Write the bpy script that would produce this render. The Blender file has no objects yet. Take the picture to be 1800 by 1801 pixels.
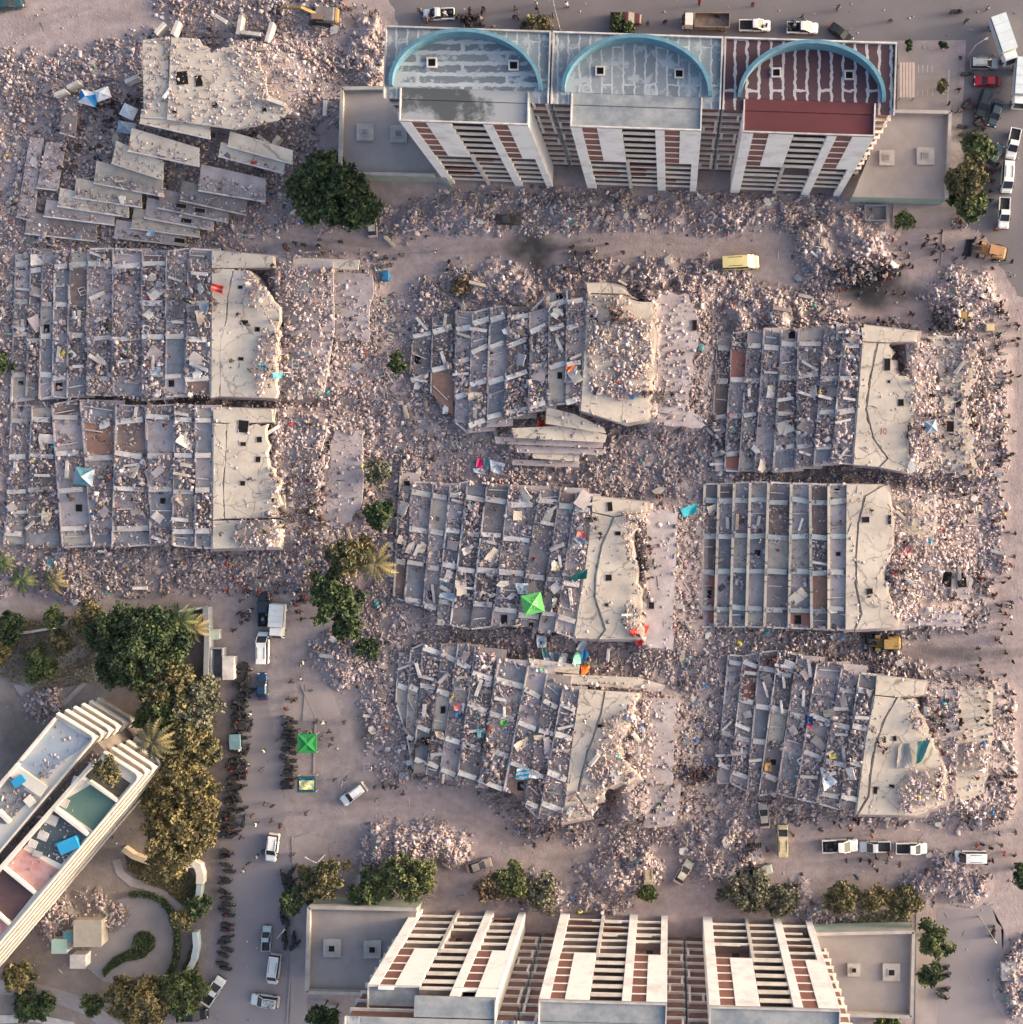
import bpy, bmesh, math, random
import numpy as np
from mathutils import Vector, Matrix
random.seed(7); RNG = np.random.default_rng(11)
SC = bpy.context.scene
COL = SC.collection
# ---------------------------------------------------------------- camera (straight down, cropped sensor -> lens shift)
H = 220.0
cam_d = bpy.data.cameras.new('camera'); cam = bpy.data.objects.new('camera', cam_d); COL.objects.link(cam)
cam.location = (0, 0, H); cam_d.sensor_fit = 'HORIZONTAL'; cam_d.sensor_width = 36.0
cam_d.lens = 36.0 * H / 180.0
cam_d.shift_x = -280.0 / 1800; cam_d.shift_y = -50.5 / 1800
cam_d.clip_start = 1.0; cam_d.clip_end = 6000
SC.camera = cam
# ---------------------------------------------------------------- light
SUN_EL, SUN_AZ = math.radians(9), math.radians(8)      # azimuth counted from +X (east) towards +Y (north)
w = bpy.data.worlds.new('World'); SC.world = w; w.use_nodes = True
wn = w.node_tree.nodes; wl = w.node_tree.links
for n in list(wn): wn.remove(n)
sky = wn.new('ShaderNodeTexSky'); sky.sky_type = 'NISHITA'; sky.sun_disc = False
sky.sun_elevation = SUN_EL; sky.sun_rotation = math.pi / 2 - SUN_AZ; sky.dust_density = 7.0; sky.air_density = 0.7; sky.ozone_density = 0.6
bg = wn.new('ShaderNodeBackground'); bg.inputs['Strength'].default_value = 0.15
wo = wn.new('ShaderNodeOutputWorld'); wl.new(sky.outputs[0], bg.inputs[0]); wl.new(bg.outputs[0], wo.inputs[0])
sd = bpy.data.lights.new('sun', 'SUN'); sd.energy = 1.25; sd.angle = math.radians(10.0); sd.color = (1.0, 0.85, 0.72)
so = bpy.data.objects.new('sun', sd); COL.objects.link(so)
sv = Vector((math.cos(SUN_EL) * math.cos(SUN_AZ), math.cos(SUN_EL) * math.sin(SUN_AZ), math.sin(SUN_EL)))
so.rotation_euler = (-sv).to_track_quat('-Z', 'Y').to_euler(); so.location = sv * 300
SC.view_settings.view_transform = 'Standard'; SC.view_settings.look = 'None'; SC.view_settings.gamma = 1.0
SC.view_settings.exposure = 2.05; SC.view_settings.use_curve_mapping = False
try:
    SC.cycles.max_bounces = 4; SC.cycles.diffuse_bounces = 3; SC.cycles.use_denoising = True; SC.cycles.denoiser = 'OPENIMAGEDENOISE'; SC.cycles.denoising_input_passes = 'RGB_ALBEDO_NORMAL'; SC.cycles.denoising_prefilter = 'ACCURATE'
except Exception: pass

# ---------------------------------------------------------------- helpers
S = 0.1
def P(x, y, z=0.0):                       # survey grid (1 unit = 0.1 m on the ground under the drone) -> metres
    f = S * (1 - z / H)
    return Vector(((x - 1180) * f, (850 - y) * f, z))

def tag(o, label=None, cat=None, group=None, kind=None):
    if label: o['label'] = label
    if cat: o['category'] = cat
    if group: o['group'] = group
    if kind: o['kind'] = kind
    return o
def empty(name, loc=(0, 0, 0), rz=0.0, label=None, cat=None, group=None):
    o = bpy.data.objects.new(name, None); COL.objects.link(o); o.location = loc; o.rotation_euler = (0, 0, rz)
    o.empty_display_size = 0.2
    return tag(o, label, cat, group)
def mesh_obj(name, me, parent=None, mat=None):
    o = bpy.data.objects.new(name, me); COL.objects.link(o)
    if mat is not None and not me.materials: me.materials.append(mat)
    if parent is not None: o.parent = parent
    return o

class MB:
    """collects verts / faces, builds ONE mesh"""
    def __init__(s): s.v = []; s.f = []; s.m = []
    def add(s, vs, fs, mi=0):
        b = len(s.v); s.v += [tuple(q) for q in vs]
        for f in fs: s.f.append(tuple(b + i for i in f)); s.m.append(mi)
    def box(s, x0, x1, y0, y1, z0, z1, mi=0):
        s.add([(x0,y0,z0),(x1,y0,z0),(x1,y1,z0),(x0,y1,z0),(x0,y0,z1),(x1,y0,z1),(x1,y1,z1),(x0,y1,z1)],
              [(0,3,2,1),(4,5,6,7),(0,1,5,4),(1,2,6,5),(2,3,7,6),(3,0,4,7)], mi)
    def hexa(s, b4, t4, mi=0):
        s.add(list(b4) + list(t4), [(0,3,2,1),(4,5,6,7),(0,1,5,4),(1,2,6,5),(2,3,7,6),(3,0,4,7)], mi)
    def prism(s, poly, z0, z1, mi=0):     # poly: list of (x,y) ; z may be callables
        if area(poly) < 0: poly = poly[::-1]
        n = len(poly); fz0 = z0 if callable(z0) else (lambda x, y: z0); fz1 = z1 if callable(z1) else (lambda x, y: z1)
        vs = [(x, y, fz0(x, y)) for x, y in poly] + [(x, y, fz1(x, y)) for x, y in poly]
        fs = [tuple(range(n - 1, -1, -1)), tuple(range(n, 2 * n))] + [(i, (i + 1) % n, n + (i + 1) % n, n + i) for i in range(n)]
        s.add(vs, fs, mi)
    def tube(s, pts, rad, n=6, mi=0):
        pts = [Vector(p) for p in pts]; rs = rad if isinstance(rad, (list, tuple)) else [rad] * len(pts)
        vs = []
        for i, p in enumerate(pts):
            d = (pts[min(i + 1, len(pts) - 1)] - pts[max(i - 1, 0)]).normalized()
            a = d.orthogonal().normalized(); b = d.cross(a)
            for k in range(n):
                t = 2 * math.pi * k / n; vs.append(p + (a * math.cos(t) + b * math.sin(t)) * rs[i])
        fs = [tuple(range(n))[::-1]]
        for i in range(len(pts) - 1):
            for k in range(n): fs.append((i*n+k, i*n+(k+1)%n, (i+1)*n+(k+1)%n, (i+1)*n+k))
        fs.append(tuple(range((len(pts)-1)*n, len(pts)*n)))
        s.add(vs, fs, mi)
    def loft(s, secs, mi=0):              # secs: (x, halfwidth_bottom, halfwidth_top, z0, z1, chamfer)
        vs = []
        for x, hb, ht, z0, z1, c in secs:
            hm = max(hb, ht)
            vs += [(x,-hb+c,z0),(x,hb-c,z0),(x,hb,z0+c),(x,hm if z1-z0>4*c else hb,z0+(z1-z0)*.55),(x,ht-c,z1),(x,-ht+c,z1),(x,-(hm if z1-z0>4*c else hb),z0+(z1-z0)*.55),(x,-hb,z0+c)]
        n = 8; fs = [tuple(range(n))[::-1]]
        for i in range(len(secs) - 1):
            for k in range(n): fs.append((i*n+k, i*n+(k+1)%n, (i+1)*n+(k+1)%n, (i+1)*n+k))
        fs.append(tuple(range((len(secs)-1)*n, len(secs)*n)))
        s.add(vs, fs, mi)
    def mesh(s, name, *mats):
        me = bpy.data.meshes.new(name); me.from_pydata(s.v, [], s.f)
        for m in mats: me.materials.append(m)
        if any(s.m): me.polygons.foreach_set('material_index', s.m)
        me.update(); return me
    def obj(s, name, parent=None, *mats):
        return mesh_obj(name, s.mesh(name, *mats), parent)
def area(p):
    return .5 * sum(p[i][0]*p[(i+1)%len(p)][1] - p[(i+1)%len(p)][0]*p[i][1] for i in range(len(p)))
def ragged(poly, edges, amp, n=7, rnd=random):
    """break the given edges of a polygon (index i = edge i -> i+1) into a rough line"""
    out = []
    for i, p in enumerate(poly):
        q = poly[(i + 1) % len(poly)]; out.append(p)
        if i in edges:
            for k in range(1, n):
                t = (k + rnd.uniform(-.3, .3)) / n
                out.append((p[0]+(q[0]-p[0])*t+rnd.uniform(-amp,amp), p[1]+(q[1]-p[1])*t+rnd.uniform(-amp,amp)))
    return out

# ---------------------------------------------------------------- materials
MATS = {}
def nodes_of(name):
    m = bpy.data.materials.new(name); m.use_nodes = True; nt = m.node_tree
    b = nt.nodes['Principled BSDF']; return m, nt, b
def mat(name, c1, c2=None, scale=.5, rough=.9, metal=0.0, rnd=.0, bump=.0, detail=6, objcol=False, spec=.3, contrast=(.35,.65), crack=0):
    """two-colour noise, optional per-object brightness jitter"""
    if name in MATS: return MATS[name]
    m, nt, b = nodes_of(name); N = nt.nodes; L = nt.links
    b.inputs['Roughness'].default_value = rough; b.inputs['Metallic'].default_value = metal
    b.inputs['Specular IOR Level'].default_value = spec
    if c2 is None: c2 = tuple(v * .75 for v in c1)
    geo = N.new('ShaderNodeNewGeometry')
    noi = N.new('ShaderNodeTexNoise'); noi.inputs['Scale'].default_value = scale; noi.inputs['Detail'].default_value = detail; noi.inputs['Roughness'].default_value = .65
    L.new(geo.outputs['Position'], noi.inputs['Vector'])
    rp = N.new('ShaderNodeValToRGB'); rp.color_ramp.elements[0].position = contrast[0]; rp.color_ramp.elements[1].position = contrast[1]
    rp.color_ramp.elements[0].color = (*c2, 1); rp.color_ramp.elements[1].color = (*c1, 1); L.new(noi.outputs['Fac'], rp.inputs['Fac'])
    out = rp.outputs['Color']
    if objcol or rnd:
        oi = N.new('ShaderNodeObjectInfo')
    if objcol:
        mx = N.new('ShaderNodeMix'); mx.data_type = 'RGBA'; mx.blend_type = 'MULTIPLY'; mx.inputs['Factor'].default_value = 1
        L.new(out, mx.inputs[6]); L.new(oi.outputs['Color'], mx.inputs[7]); out = mx.outputs[2]
    if rnd:
        mr = N.new('ShaderNodeMapRange'); mr.inputs[3].default_value = 1 - rnd; mr.inputs[4].default_value = 1 + rnd
        L.new(oi.outputs['Random'], mr.inputs[0])
        mx = N.new('ShaderNodeMix'); mx.data_type = 'RGBA'; mx.blend_type = 'MULTIPLY'; mx.inputs['Factor'].default_value = 1
        L.new(out, mx.inputs[6]); L.new(mr.outputs[0], mx.inputs[7]); out = mx.outputs[2]
    L.new(out, b.inputs['Base Color'])
    if crack:      # hairline cracks and patched joints in the slab itself
        vo = N.new('ShaderNodeTexVoronoi'); vo.feature = 'DISTANCE_TO_EDGE'; vo.inputs['Scale'].default_value = crack
        nd = N.new('ShaderNodeTexNoise'); nd.inputs['Scale'].default_value = crack*3; nd.inputs['Detail'].default_value = 6; L.new(geo.outputs['Position'], nd.inputs['Vector'])
        va = N.new('ShaderNodeVectorMath'); va.operation = 'MULTIPLY_ADD'; va.inputs[1].default_value = (3, 3, 0); L.new(nd.outputs['Color'], va.inputs[0]); L.new(geo.outputs['Position'], va.inputs[2]); L.new(va.outputs[0], vo.inputs['Vector'])
        cr_ = N.new('ShaderNodeMapRange'); cr_.inputs[1].default_value = .0; cr_.inputs[2].default_value = .018; cr_.inputs[3].default_value = .5; cr_.inputs[4].default_value = 1.0; L.new(vo.outputs['Distance'], cr_.inputs[0])
        mx = N.new('ShaderNodeMix'); mx.data_type = 'RGBA'; mx.blend_type = 'MULTIPLY'; mx.inputs['Factor'].default_value = 1; L.new(out, mx.inputs[6]); L.new(cr_.outputs[0], mx.inputs[7]); L.new(mx.outputs[2], b.inputs['Base Color'])
    if bump:
        n2 = N.new('ShaderNodeTexNoise'); n2.inputs['Scale'].default_value = scale * 6; n2.inputs['Detail'].default_value = 4
        L.new(geo.outputs['Position'], n2.inputs['Vector'])
        bp = N.new('ShaderNodeBump'); bp.inputs['Strength'].default_value = bump; bp.inputs['Distance'].default_value = .1
        L.new(n2.outputs['Fac'], bp.inputs['Height']); L.new(bp.outputs[0], b.inputs['Normal'])
    MATS[name] = m; return m
def attr_mat(name, noise=.35, scale=1.2, rough=.95, transl=0.0, bump=0.0):
    """colour comes from the 'Col' attribute, mottled by noise"""
    m, nt, b = nodes_of(name); N = nt.nodes; L = nt.links
    b.inputs['Roughness'].default_value = rough; b.inputs['Specular IOR Level'].default_value = .2
    at = N.new('ShaderNodeAttribute'); at.attribute_name = 'Col'
    geo = N.new('ShaderNodeNewGeometry'); noi = N.new('ShaderNodeTexNoise'); noi.inputs['Scale'].default_value = scale; noi.inputs['Detail'].default_value = 7; noi.inputs['Roughness'].default_value = .7
    L.new(geo.outputs['Position'], noi.inputs['Vector'])
    mr = N.new('ShaderNodeMapRange'); mr.inputs[1].default_value = .3; mr.inputs[2].default_value = .7; mr.inputs[3].default_value = 1 - noise; mr.inputs[4].default_value = 1 + noise
    L.new(noi.outputs['Fac'], mr.inputs[0])
    mx = N.new('ShaderNodeMix'); mx.data_type = 'RGBA'; mx.blend_type = 'MULTIPLY'; mx.inputs['Factor'].default_value = 1
    L.new(at.outputs['Color'], mx.inputs[6]); L.new(mr.outputs[0], mx.inputs[7]); L.new(mx.outputs[2], b.inputs['Base Color'])
    if bump:
        bp = N.new('ShaderNodeBump'); bp.inputs['Strength'].default_value = bump; bp.inputs['Distance'].default_value = .15
        n2 = N.new('ShaderNodeTexNoise'); n2.inputs['Scale'].default_value = 2.5; n2.inputs['Detail'].default_value = 6
        L.new(geo.outputs['Position'], n2.inputs['Vector']); L.new(n2.outputs['Fac'], bp.inputs['Height']); L.new(bp.outputs[0], b.inputs['Normal'])
    MATS[name] = m; return m
def brick_mat(name, ca, cb, mortar, bw, bh, msize, rot=0.0, scale=1.0, wear=None, wearamt=.5):
    """roofing membrane: rows of sheets with pale seams, partly worn away"""
    m, nt, b = nodes_of(name); N = nt.nodes; L = nt.links; b.inputs['Roughness'].default_value = .85
    tc = N.new('ShaderNodeTexCoord'); mp = N.new('ShaderNodeMapping'); mp.inputs['Rotation'].default_value[2] = rot
    L.new(tc.outputs['Object'], mp.inputs['Vector'])
    nz = N.new('ShaderNodeTexNoise'); nz.inputs['Scale'].default_value = 1.1; nz.inputs['Detail'].default_value = 5; L.new(tc.outputs['Object'], nz.inputs['Vector'])
    vm = N.new('ShaderNodeVectorMath'); vm.operation = 'MULTIPLY_ADD'; vm.inputs[1].default_value = (.8, .8, 0)
    L.new(nz.outputs['Color'], vm.inputs[0]); L.new(mp.outputs[0], vm.inputs[2])
    br = N.new('ShaderNodeTexBrick'); br.inputs['Color1'].default_value = (*ca, 1); br.inputs['Color2'].default_value = (*cb, 1); br.inputs['Mortar'].default_value = (*mortar, 1)
    br.inputs['Scale'].default_value = scale; br.inputs['Mortar Size'].default_value = msize; br.inputs['Mortar Smooth'].default_value = .1
    br.inputs['Brick Width'].default_value = bw; br.inputs['Row Height'].default_value = bh; br.inputs['Bias'].default_value = .2
    L.new(vm.outputs[0], br.inputs['Vector'])
    out = br.outputs['Color']
    if wear:
        nw = N.new('ShaderNodeTexNoise'); nw.inputs['Scale'].default_value = .45; nw.inputs['Detail'].default_value = 8; nw.inputs['Roughness'].default_value = .7
        L.new(tc.outputs['Object'], nw.inputs['Vector'])
        rp = N.new('ShaderNodeValToRGB'); rp.color_ramp.elements[0].position = wearamt; rp.color_ramp.elements[1].position = wearamt + .05
        L.new(nw.outputs['Fac'], rp.inputs['Fac'])
        mx = N.new('ShaderNodeMix'); mx.data_type = 'RGBA'; L.new(rp.outputs['Color'], mx.inputs['Factor'])
        L.new(out, mx.inputs[6]); mx.inputs[7].default_value = (*wear, 1); out = mx.outputs[2]
    L.new(out, b.inputs['Base Color']); MATS[name] = m; return m
CONC   = mat('concrete', (.455,.39,.393), (.305,.262,.268), .35, rnd=.12, bump=.3)
CREAM  = mat('roof_concrete', (.60,.52,.435), (.42,.36,.31), .22, rnd=.05, bump=.3, contrast=(.3,.62), crack=.16)
PLAST  = mat('pale_plaster', (.60,.56,.54), (.38,.355,.35), .6, rnd=.2, bump=.2)
DARKC  = mat('stained_concrete', (.28,.242,.24), (.16,.138,.14), .4, rnd=.15, bump=.3)
WHITE  = mat('white_paint', (.86,.84,.82), (.62,.58,.56), .3, contrast=(.28,.52))
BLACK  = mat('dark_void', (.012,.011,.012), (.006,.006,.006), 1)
FLOORS = [mat('floor_grey', (.25,.25,.27), (.16,.16,.18), .7), mat('floor_blue', (.25,.255,.28), (.18,.18,.20), .7), mat('floor_rust', (.36,.19,.14), (.24,.15,.12), .9),
          mat('floor_brown', (.24,.17,.15), (.15,.11,.10), .8), mat('floor_sand', (.46,.40,.34), (.33,.29,.26), .7), mat('floor_red', (.42,.14,.11), (.30,.16,.13), 1.0)]
ASPH2  = mat('dusty_asphalt', (.285,.25,.26), (.20,.182,.197), .07, bump=.2, contrast=(.3,.7))
ASPH   = mat('asphalt', (.185,.168,.176), (.135,.125,.138), .06, bump=.2, contrast=(.3,.7))
PAVE   = mat('pavement_dust', (.36,.30,.29), (.27,.23,.225), .15, bump=.2)
DARKMETAL = mat('dark_metal', (.05,.05,.055), (.03,.03,.03), 1, rough=.5)
# ---------------------------------------------------------------- planning rasters (survey grid, 2 units per cell)
G0, GR, GN = -60, 2, 960
gx = G0 + GR * (np.arange(GN) + .5); GX, GY = np.meshgrid(gx, gx)      # [row = y, col = x]
def inpoly(poly, X=None, Y=None):
    X = GX if X is None else X; Y = GY if Y is None else Y
    r = np.zeros(X.shape, bool); n = len(poly)
    for i in range(n):
        x0, y0 = poly[i]; x1, y1 = poly[(i + 1) % n]
        if y0 == y1: continue
        c = ((y0 > Y) != (y1 > Y)) & (X < (x1 - x0) * (Y - y0) / (y1 - y0) + x0); r ^= c
    return r
def sub(poly):
    xs = [p[0] for p in poly]; ys = [p[1] for p in poly]
    a = max(0, int((min(xs) - G0) / GR) - 1); b = min(GN, int((max(xs) - G0) / GR) + 2)
    c = max(0, int((min(ys) - G0) / GR) - 1); d = min(GN, int((max(ys) - G0) / GR) + 2)
    sl = (slice(c, d), slice(a, b)); return sl, inpoly(poly, GX[sl], GY[sl])
def blur(a, r, it=2):
    for _ in range(it):
        for ax in (0, 1):
            p = np.pad(a, [(r + 1, r) if k == ax else (0, 0) for k in (0, 1)], mode='edge'); c = np.cumsum(p, axis=ax)
            if ax == 0: a = (c[2*r+1:] - c[:-2*r-1]) / (2*r+1)
            else: a = (c[:, 2*r+1:] - c[:, :-2*r-1]) / (2*r+1)
    return a
def lattice(cells, seed):
    r = np.random.default_rng(seed); g = r.random((cells + 2, cells + 2))
    t = np.linspace(0, cells, GN); i = t.astype(int); f = t - i; f = f * f * (3 - 2 * f)
    a = g[i][:, i]; b = g[i][:, i + 1]; c = g[i + 1][:, i]; d = g[i + 1][:, i + 1]
    fx = f[None, :]; fy = f[:, None]
    return (a*(1-fx)+b*fx)*(1-fy) + (c*(1-fx)+d*fx)*fy
NOISE = .45*lattice(40, 1) + .3*lattice(90, 2) + .25*lattice(200, 3)

estate = [(-60,90),(60,88),(150,82),(262,62),(290,-60),(590,-60),(600,20),(600,155),(604,300),(600,345),(640,400),(760,330),(1520,345),(1560,400),(1660,400),(1760,600),(1765,1110),(1770,1200),(1775,1420),(1720,1480),(1300,1500),(1000,1500),(640,1480),(640,1150),(600,1040),(370,1045),(-60,1042)]
roads = [
 [(560,300),(604,150),(590,60),(612,30),(640,20),(640,150),(604,160),(604,300)],
 [(500,402),(560,395),(700,418),(880,412),(1000,405),(1270,405),(1390,405),(1415,440),(1390,480),(1440,555),(1330,495),(1280,470),(1050,452),(960,468),(800,470),(760,500),(690,525),(640,470),(560,450),(400,438)],
 [(1420,470),(1560,405),(1680,405),(1860,380),(1860,1860),(1640,1860),(1640,1640),(1700,1560),(1740,1500),(1775,1420),(1775,1200),(1700,1180),(1560,1165),(1580,1125),(1700,1095),(1760,1000),(1752,600),(1700,585),(1480,560)],
 [(500,1385),(680,1372),(800,1385),(850,1405),(870,1440),(960,1490),(1060,1478),(1250,1492),(1300,1440),(1500,1450),(1660,1455),(1770,1475),(1740,1560),(1550,1545),(1300,1560),(1000,1525),(860,1515),(830,1478),(700,1455),(640,1470),(600,1545),(500,1545)],
 [(370,1052),(545,1038),(590,1140),(545,1165),(560,1200),(620,1215),(640,1280),(650,1385),(520,1400),(520,1860),(350,1860),(385,1400),(400,1100)],
 [(-60,1042),(370,1046),(370,1070),(-60,1085)],
]
RUB = inpoly(estate).astype(float)
for r in roads: RUB[inpoly(r)] = 0
# loose heaps: cx, cy, rx, ry, height, warm
heaps = [(1485,432,95,55,1.8,.5),(1692,525,62,50,.9,.6),(730,1490,105,44,1.7,.7),(1085,1535,92,38,1.5,.3),(1255,1490,85,62,1.1,.2),(1665,1545,64,52,.9,.2),(1345,540,62,50,1.8,.6),
         (590,1160,42,52,1.2,.2),(820,380,130,36,.8,.5),(1080,375,150,30,.9,.4),(1300,372,120,28,1.0,.5),(1400,1570,30,32,1.2,.5),(890,520,90,60,1.5,.0),(1180,500,120,50,1.8,.5),(100,1015,60,40,.9,.1),(640,100,45,70,1.6,.5),(1795,1720,30,90,.9,.1),(690,1560,80,30,.7,.2),(990,1580,150,28,.6,.2),(1470,1600,60,20,.5,.2),(140,1615,75,60,.6,.4),(70,1235,40,26,.3,.1),(300,1400,45,60,.7,.3)]
HEAP = np.zeros_like(GX)
WARM = np.zeros_like(GX)
for cx, cy, rx, ry, h, wm in heaps:
    d = 1 - ((GX-cx)/rx)**2 - ((GY-cy)/ry)**2 + (NOISE-.5)*1.7; d = np.clip(d, 0, 1)
    HEAP = np.maximum(HEAP, h * (.35+NOISE) * d**.8); RUB = np.maximum(RUB, np.clip(d*4, 0, 1)); WARM = np.maximum(WARM, wm*np.clip(d*2,0,1))
towers_px = [[(670,150),(985,160),(1585,190),(1585,355),(1478,343),(785,322),(690,200)], [(725,1597),(1432,1622),(1640,1860),(600,1860)],
             [(600,156),(780,156),(780,322),(598,318)], [(1500,196),(1672,196),(1668,362),(1480,352)], [(543,1588),(740,1592),(740,1760),(540,1750)], [(1425,1632),(1610,1634),(1606,1800),(1425,1790)]]
for t in towers_px: RUB[inpoly(t)] = 0; HEAP[inpoly(t)] = 0
RUB = np.maximum((blur(RUB, 8)+(NOISE-.48)*1.1 > .5).astype(float), (HEAP > .15)*1.0)
for t in towers_px: RUB[inpoly(t)] = 0
DENS = blur(RUB, 3)
TER = np.clip(blur(RUB, 9) - .15, 0, 1) * (.15 + 1.5 * np.clip(NOISE - .32, 0, 1)) + HEAP
for t in towers_px: TER[inpoly(t)] = 0
DENS = DENS * (.55 + .9 * np.clip((NOISE - .25) * 1.6, 0, 1))
def ramp(xw, xe, yt, yb, zw, ze, skew=0.0):
    # flank of a fallen block: debris slope from roof level down to the street
    f = np.clip((xe-(GX-(GY-yt)*skew))/(xe-xw), 0, 1); m = blur(((GX-(GY-yt)*skew > xw) & (GX-(GY-yt)*skew < xe+10) & (GY > yt) & (GY < yb)).astype(float), 5)
    z = (ze+(zw-ze)*f**1.15)*m*(.88+.3*(NOISE-.4)); np.maximum(TER, z, out=TER); DENS[:] = np.where(m > .3, np.maximum(DENS, .7*np.clip(.5+NOISE, 0, 1)), DENS)
for a_ in ((470,665,447,700,5.5,.8),(472,655,720,960,5.3,.7),(1130,1252,512,750,6.3,1.2),(1585,1758,590,832,6.4,.7),(1118,1240,885,1138,6.2,1.2),(1552,1728,862,1104,6.6,.5),(1085,1222,1222,1445,6.2,.9),(1615,1772,1205,1425,6.2,.7),(400,600,70,225,5.4,.6)): ramp(*a_)
ZM = TER.copy()                # highest surface, slabs included
TINT = np.zeros_like(GX)       # + pale / warm, - dark
TINT += (lattice(14, 5) - .55) * .9 + WARM + np.clip(TER-2.0, 0, 3)*.12
SIZE = np.ones_like(GX)

# ---------------------------------------------------------------- ground sheet
def col_map():
    c = np.zeros((GN, GN, 3)); dirt = np.array([.33,.267,.268]); grey = np.array([.295,.25,.258]); sand = np.array([.365,.30,.28])
    n1 = lattice(24, 8)[..., None]; n2 = .5*lattice(120, 9)[..., None]+.5*lattice(320, 19)[..., None]
    c[:] = dirt * (.85 + .3*n2) ; c = c*(1-.45*n1) + sand*.45*n1
    r = np.clip(blur(RUB, 5), 0, 1)[..., None]; c = c*(1-.75*r) + grey*(.7+.6*n2)*.75*r
    lower = np.clip((GY-1040)/100, 0, 1)*np.clip((660-GX)/60, 0, 1); lower = lower[..., None]; c = c*(1-lower*.5)+np.array([.24,.215,.22])*(.9+.2*n2)*lower*.5
    for cx, cy, rx, ry, a in [(928,436,58,36,.95),(950,468,34,44,.97),(1550,508,62,46,.95),(1510,478,60,32,.85),(1600,515,40,20,.45),(1640,1150,90,20,.55),(1720,1148,90,14,.4),(870,440,60,20,.3),(1010,440,40,14,.35),(640,1290,22,45,.45),(200,30,60,14,.2),(60,45,40,20,.2),(1440,520,60,20,.25),(900,1475,60,16,.25),(1000,1505,40,10,.25),(760,1370,70,14,.2)]:
        d = np.clip(1.1 - ((GX-cx)/rx)**2 - ((GY-cy)/ry)**2 + (NOISE-.5)*1.4, 0, 1)[..., None]*a; c = c*(1-d)+np.array([.04,.042,.048])*d
    rs = np.random.default_rng(4)
    for tr in ([(500,420),(700,445),(900,430),(1100,428),(1280,440),(1420,470),(1560,520)],[(560,430),(760,455),(960,438),(1250,455),(1440,520),(1700,560),(1790,700)],[(1790,420),(1720,600),(1775,800),(1765,1000),(1790,1300),(1740,1480),(1700,1600)],[(1810,500),(1778,900),(1785,1200),(1770,1400)],[(1800,1140),(1690,1138),(1580,1132)],[(1800,1160),(1690,1155),(1560,1140)],[(520,1440),(700,1420),(830,1440),(960,1505),(1200,1510),(1450,1515),(1720,1530)],[(540,1420),(760,1400),(860,1460),(1000,1500)],[(440,1050),(500,1150),(530,1240),(560,1400),(700,1430)],[(0,60),(120,20),(250,30)],[(10,90),(60,40),(160,5)],[(0,1062),(200,1058),(370,1056),(440,1080)],[(1720,1470),(1500,1470),(1320,1480),(1100,1500)]):
        for off in (-7, 7):
            d = np.full(GX.shape, 1e9)
            for (x0, y0), (x1, y1) in zip(tr[:-1], tr[1:]):
                vx, vy = x1-x0, y1-y0; L2 = vx*vx+vy*vy; ll = L2**.5; ox, oy = -vy/ll*off, vx/ll*off; t = np.clip(((GX-x0-ox)*vx+(GY-y0-oy)*vy)/L2, 0, 1); d = np.minimum(d, np.hypot(GX-x0-ox-t*vx, GY-y0-oy-t*vy))
            k = np.clip(1-np.abs(d+(NOISE-.5)*8)/4.5, 0, 1)[..., None]*.28*np.clip(n2*1.6-.2, 0, 1); c = c*(1-k)+np.array([.14,.12,.125])*k
    for _ in range(90):
        cx, cy = rs.uniform(0, 1800), rs.uniform(0, 1800); r0 = rs.uniform(8, 40); a = rs.uniform(.08, .3)
        d = np.clip(1-((GX-cx)/r0)**2-((GY-cy)/(r0*rs.uniform(.4, 1)))**2+(NOISE-.5)*1.5, 0, 1)[..., None]*a; c = c*(1-d)+(np.array([.13,.112,.115]) if rs.random() < .6 else np.array([.42,.35,.33]))*d
    gdn = [(0,1080),(370,1060),(400,1500),(350,1720),(300,1800),(0,1800)]
    g = blur(inpoly(gdn).astype(float), 6)[..., None]; c = c*(1-.7*g)+np.array([.16,.135,.115])*(.6+.8*n1)*.7*g
    return c
CMAP = col_map()
def make_ground():
    st = 2; idx = np.arange(0, GN, st); n = len(idx)
    z = TER[np.ix_(idx, idx)].ravel(); px = GX[np.ix_(idx, idx)].ravel(); py = GY[np.ix_(idx, idx)].ravel()
    f = S * (1 - z / H); co = np.stack([(px-1180)*f, (850-py)*f, z], 1)
    col = CMAP[np.ix_(idx, idx)].reshape(-1, 3)
    ii = np.arange(n*n).reshape(n, n); q = np.stack([ii[1:, :-1], ii[1:, 1:], ii[:-1, 1:], ii[:-1, :-1]], -1).reshape(-1, 4)
    ring = [ii[0, 0], ii[0, -1], ii[-1, -1], ii[-1, 0]]; b = len(co); R = 3000
    co = np.vstack([co, [(-R, R, 0), (R, R, 0), (R, -R, 0), (-R, -R, 0)]]); col = np.vstack([col, np.tile([[.30,.26,.25]], (4, 1))])
    me = bpy.data.meshes.new('ground')
    faces = q.tolist()
    edges = [list(ii[0, :]), list(ii[:, -1]), list(ii[-1, ::-1]), list(ii[::-1, 0])]
    for k in range(4): faces.append([b + k] + [int(v) for v in edges[k]][0:1] + [int(v) for v in edges[k]][1:] + [b + (k + 1) % 4])
    me.from_pydata(co.tolist(), [], faces)
    ca = me.color_attributes.new('Col', 'FLOAT_COLOR', 'POINT'); ca.data.foreach_set('color', np.hstack([col, np.ones((len(col), 1))]).ravel())
    me.materials.append(attr_mat('dust_ground', .2, .55, bump=.5)); me.update()
    o = mesh_obj('ground', me); tag(o, 'bare dusty pinkish ground of the estate', None, kind='structure'); return o
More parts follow.
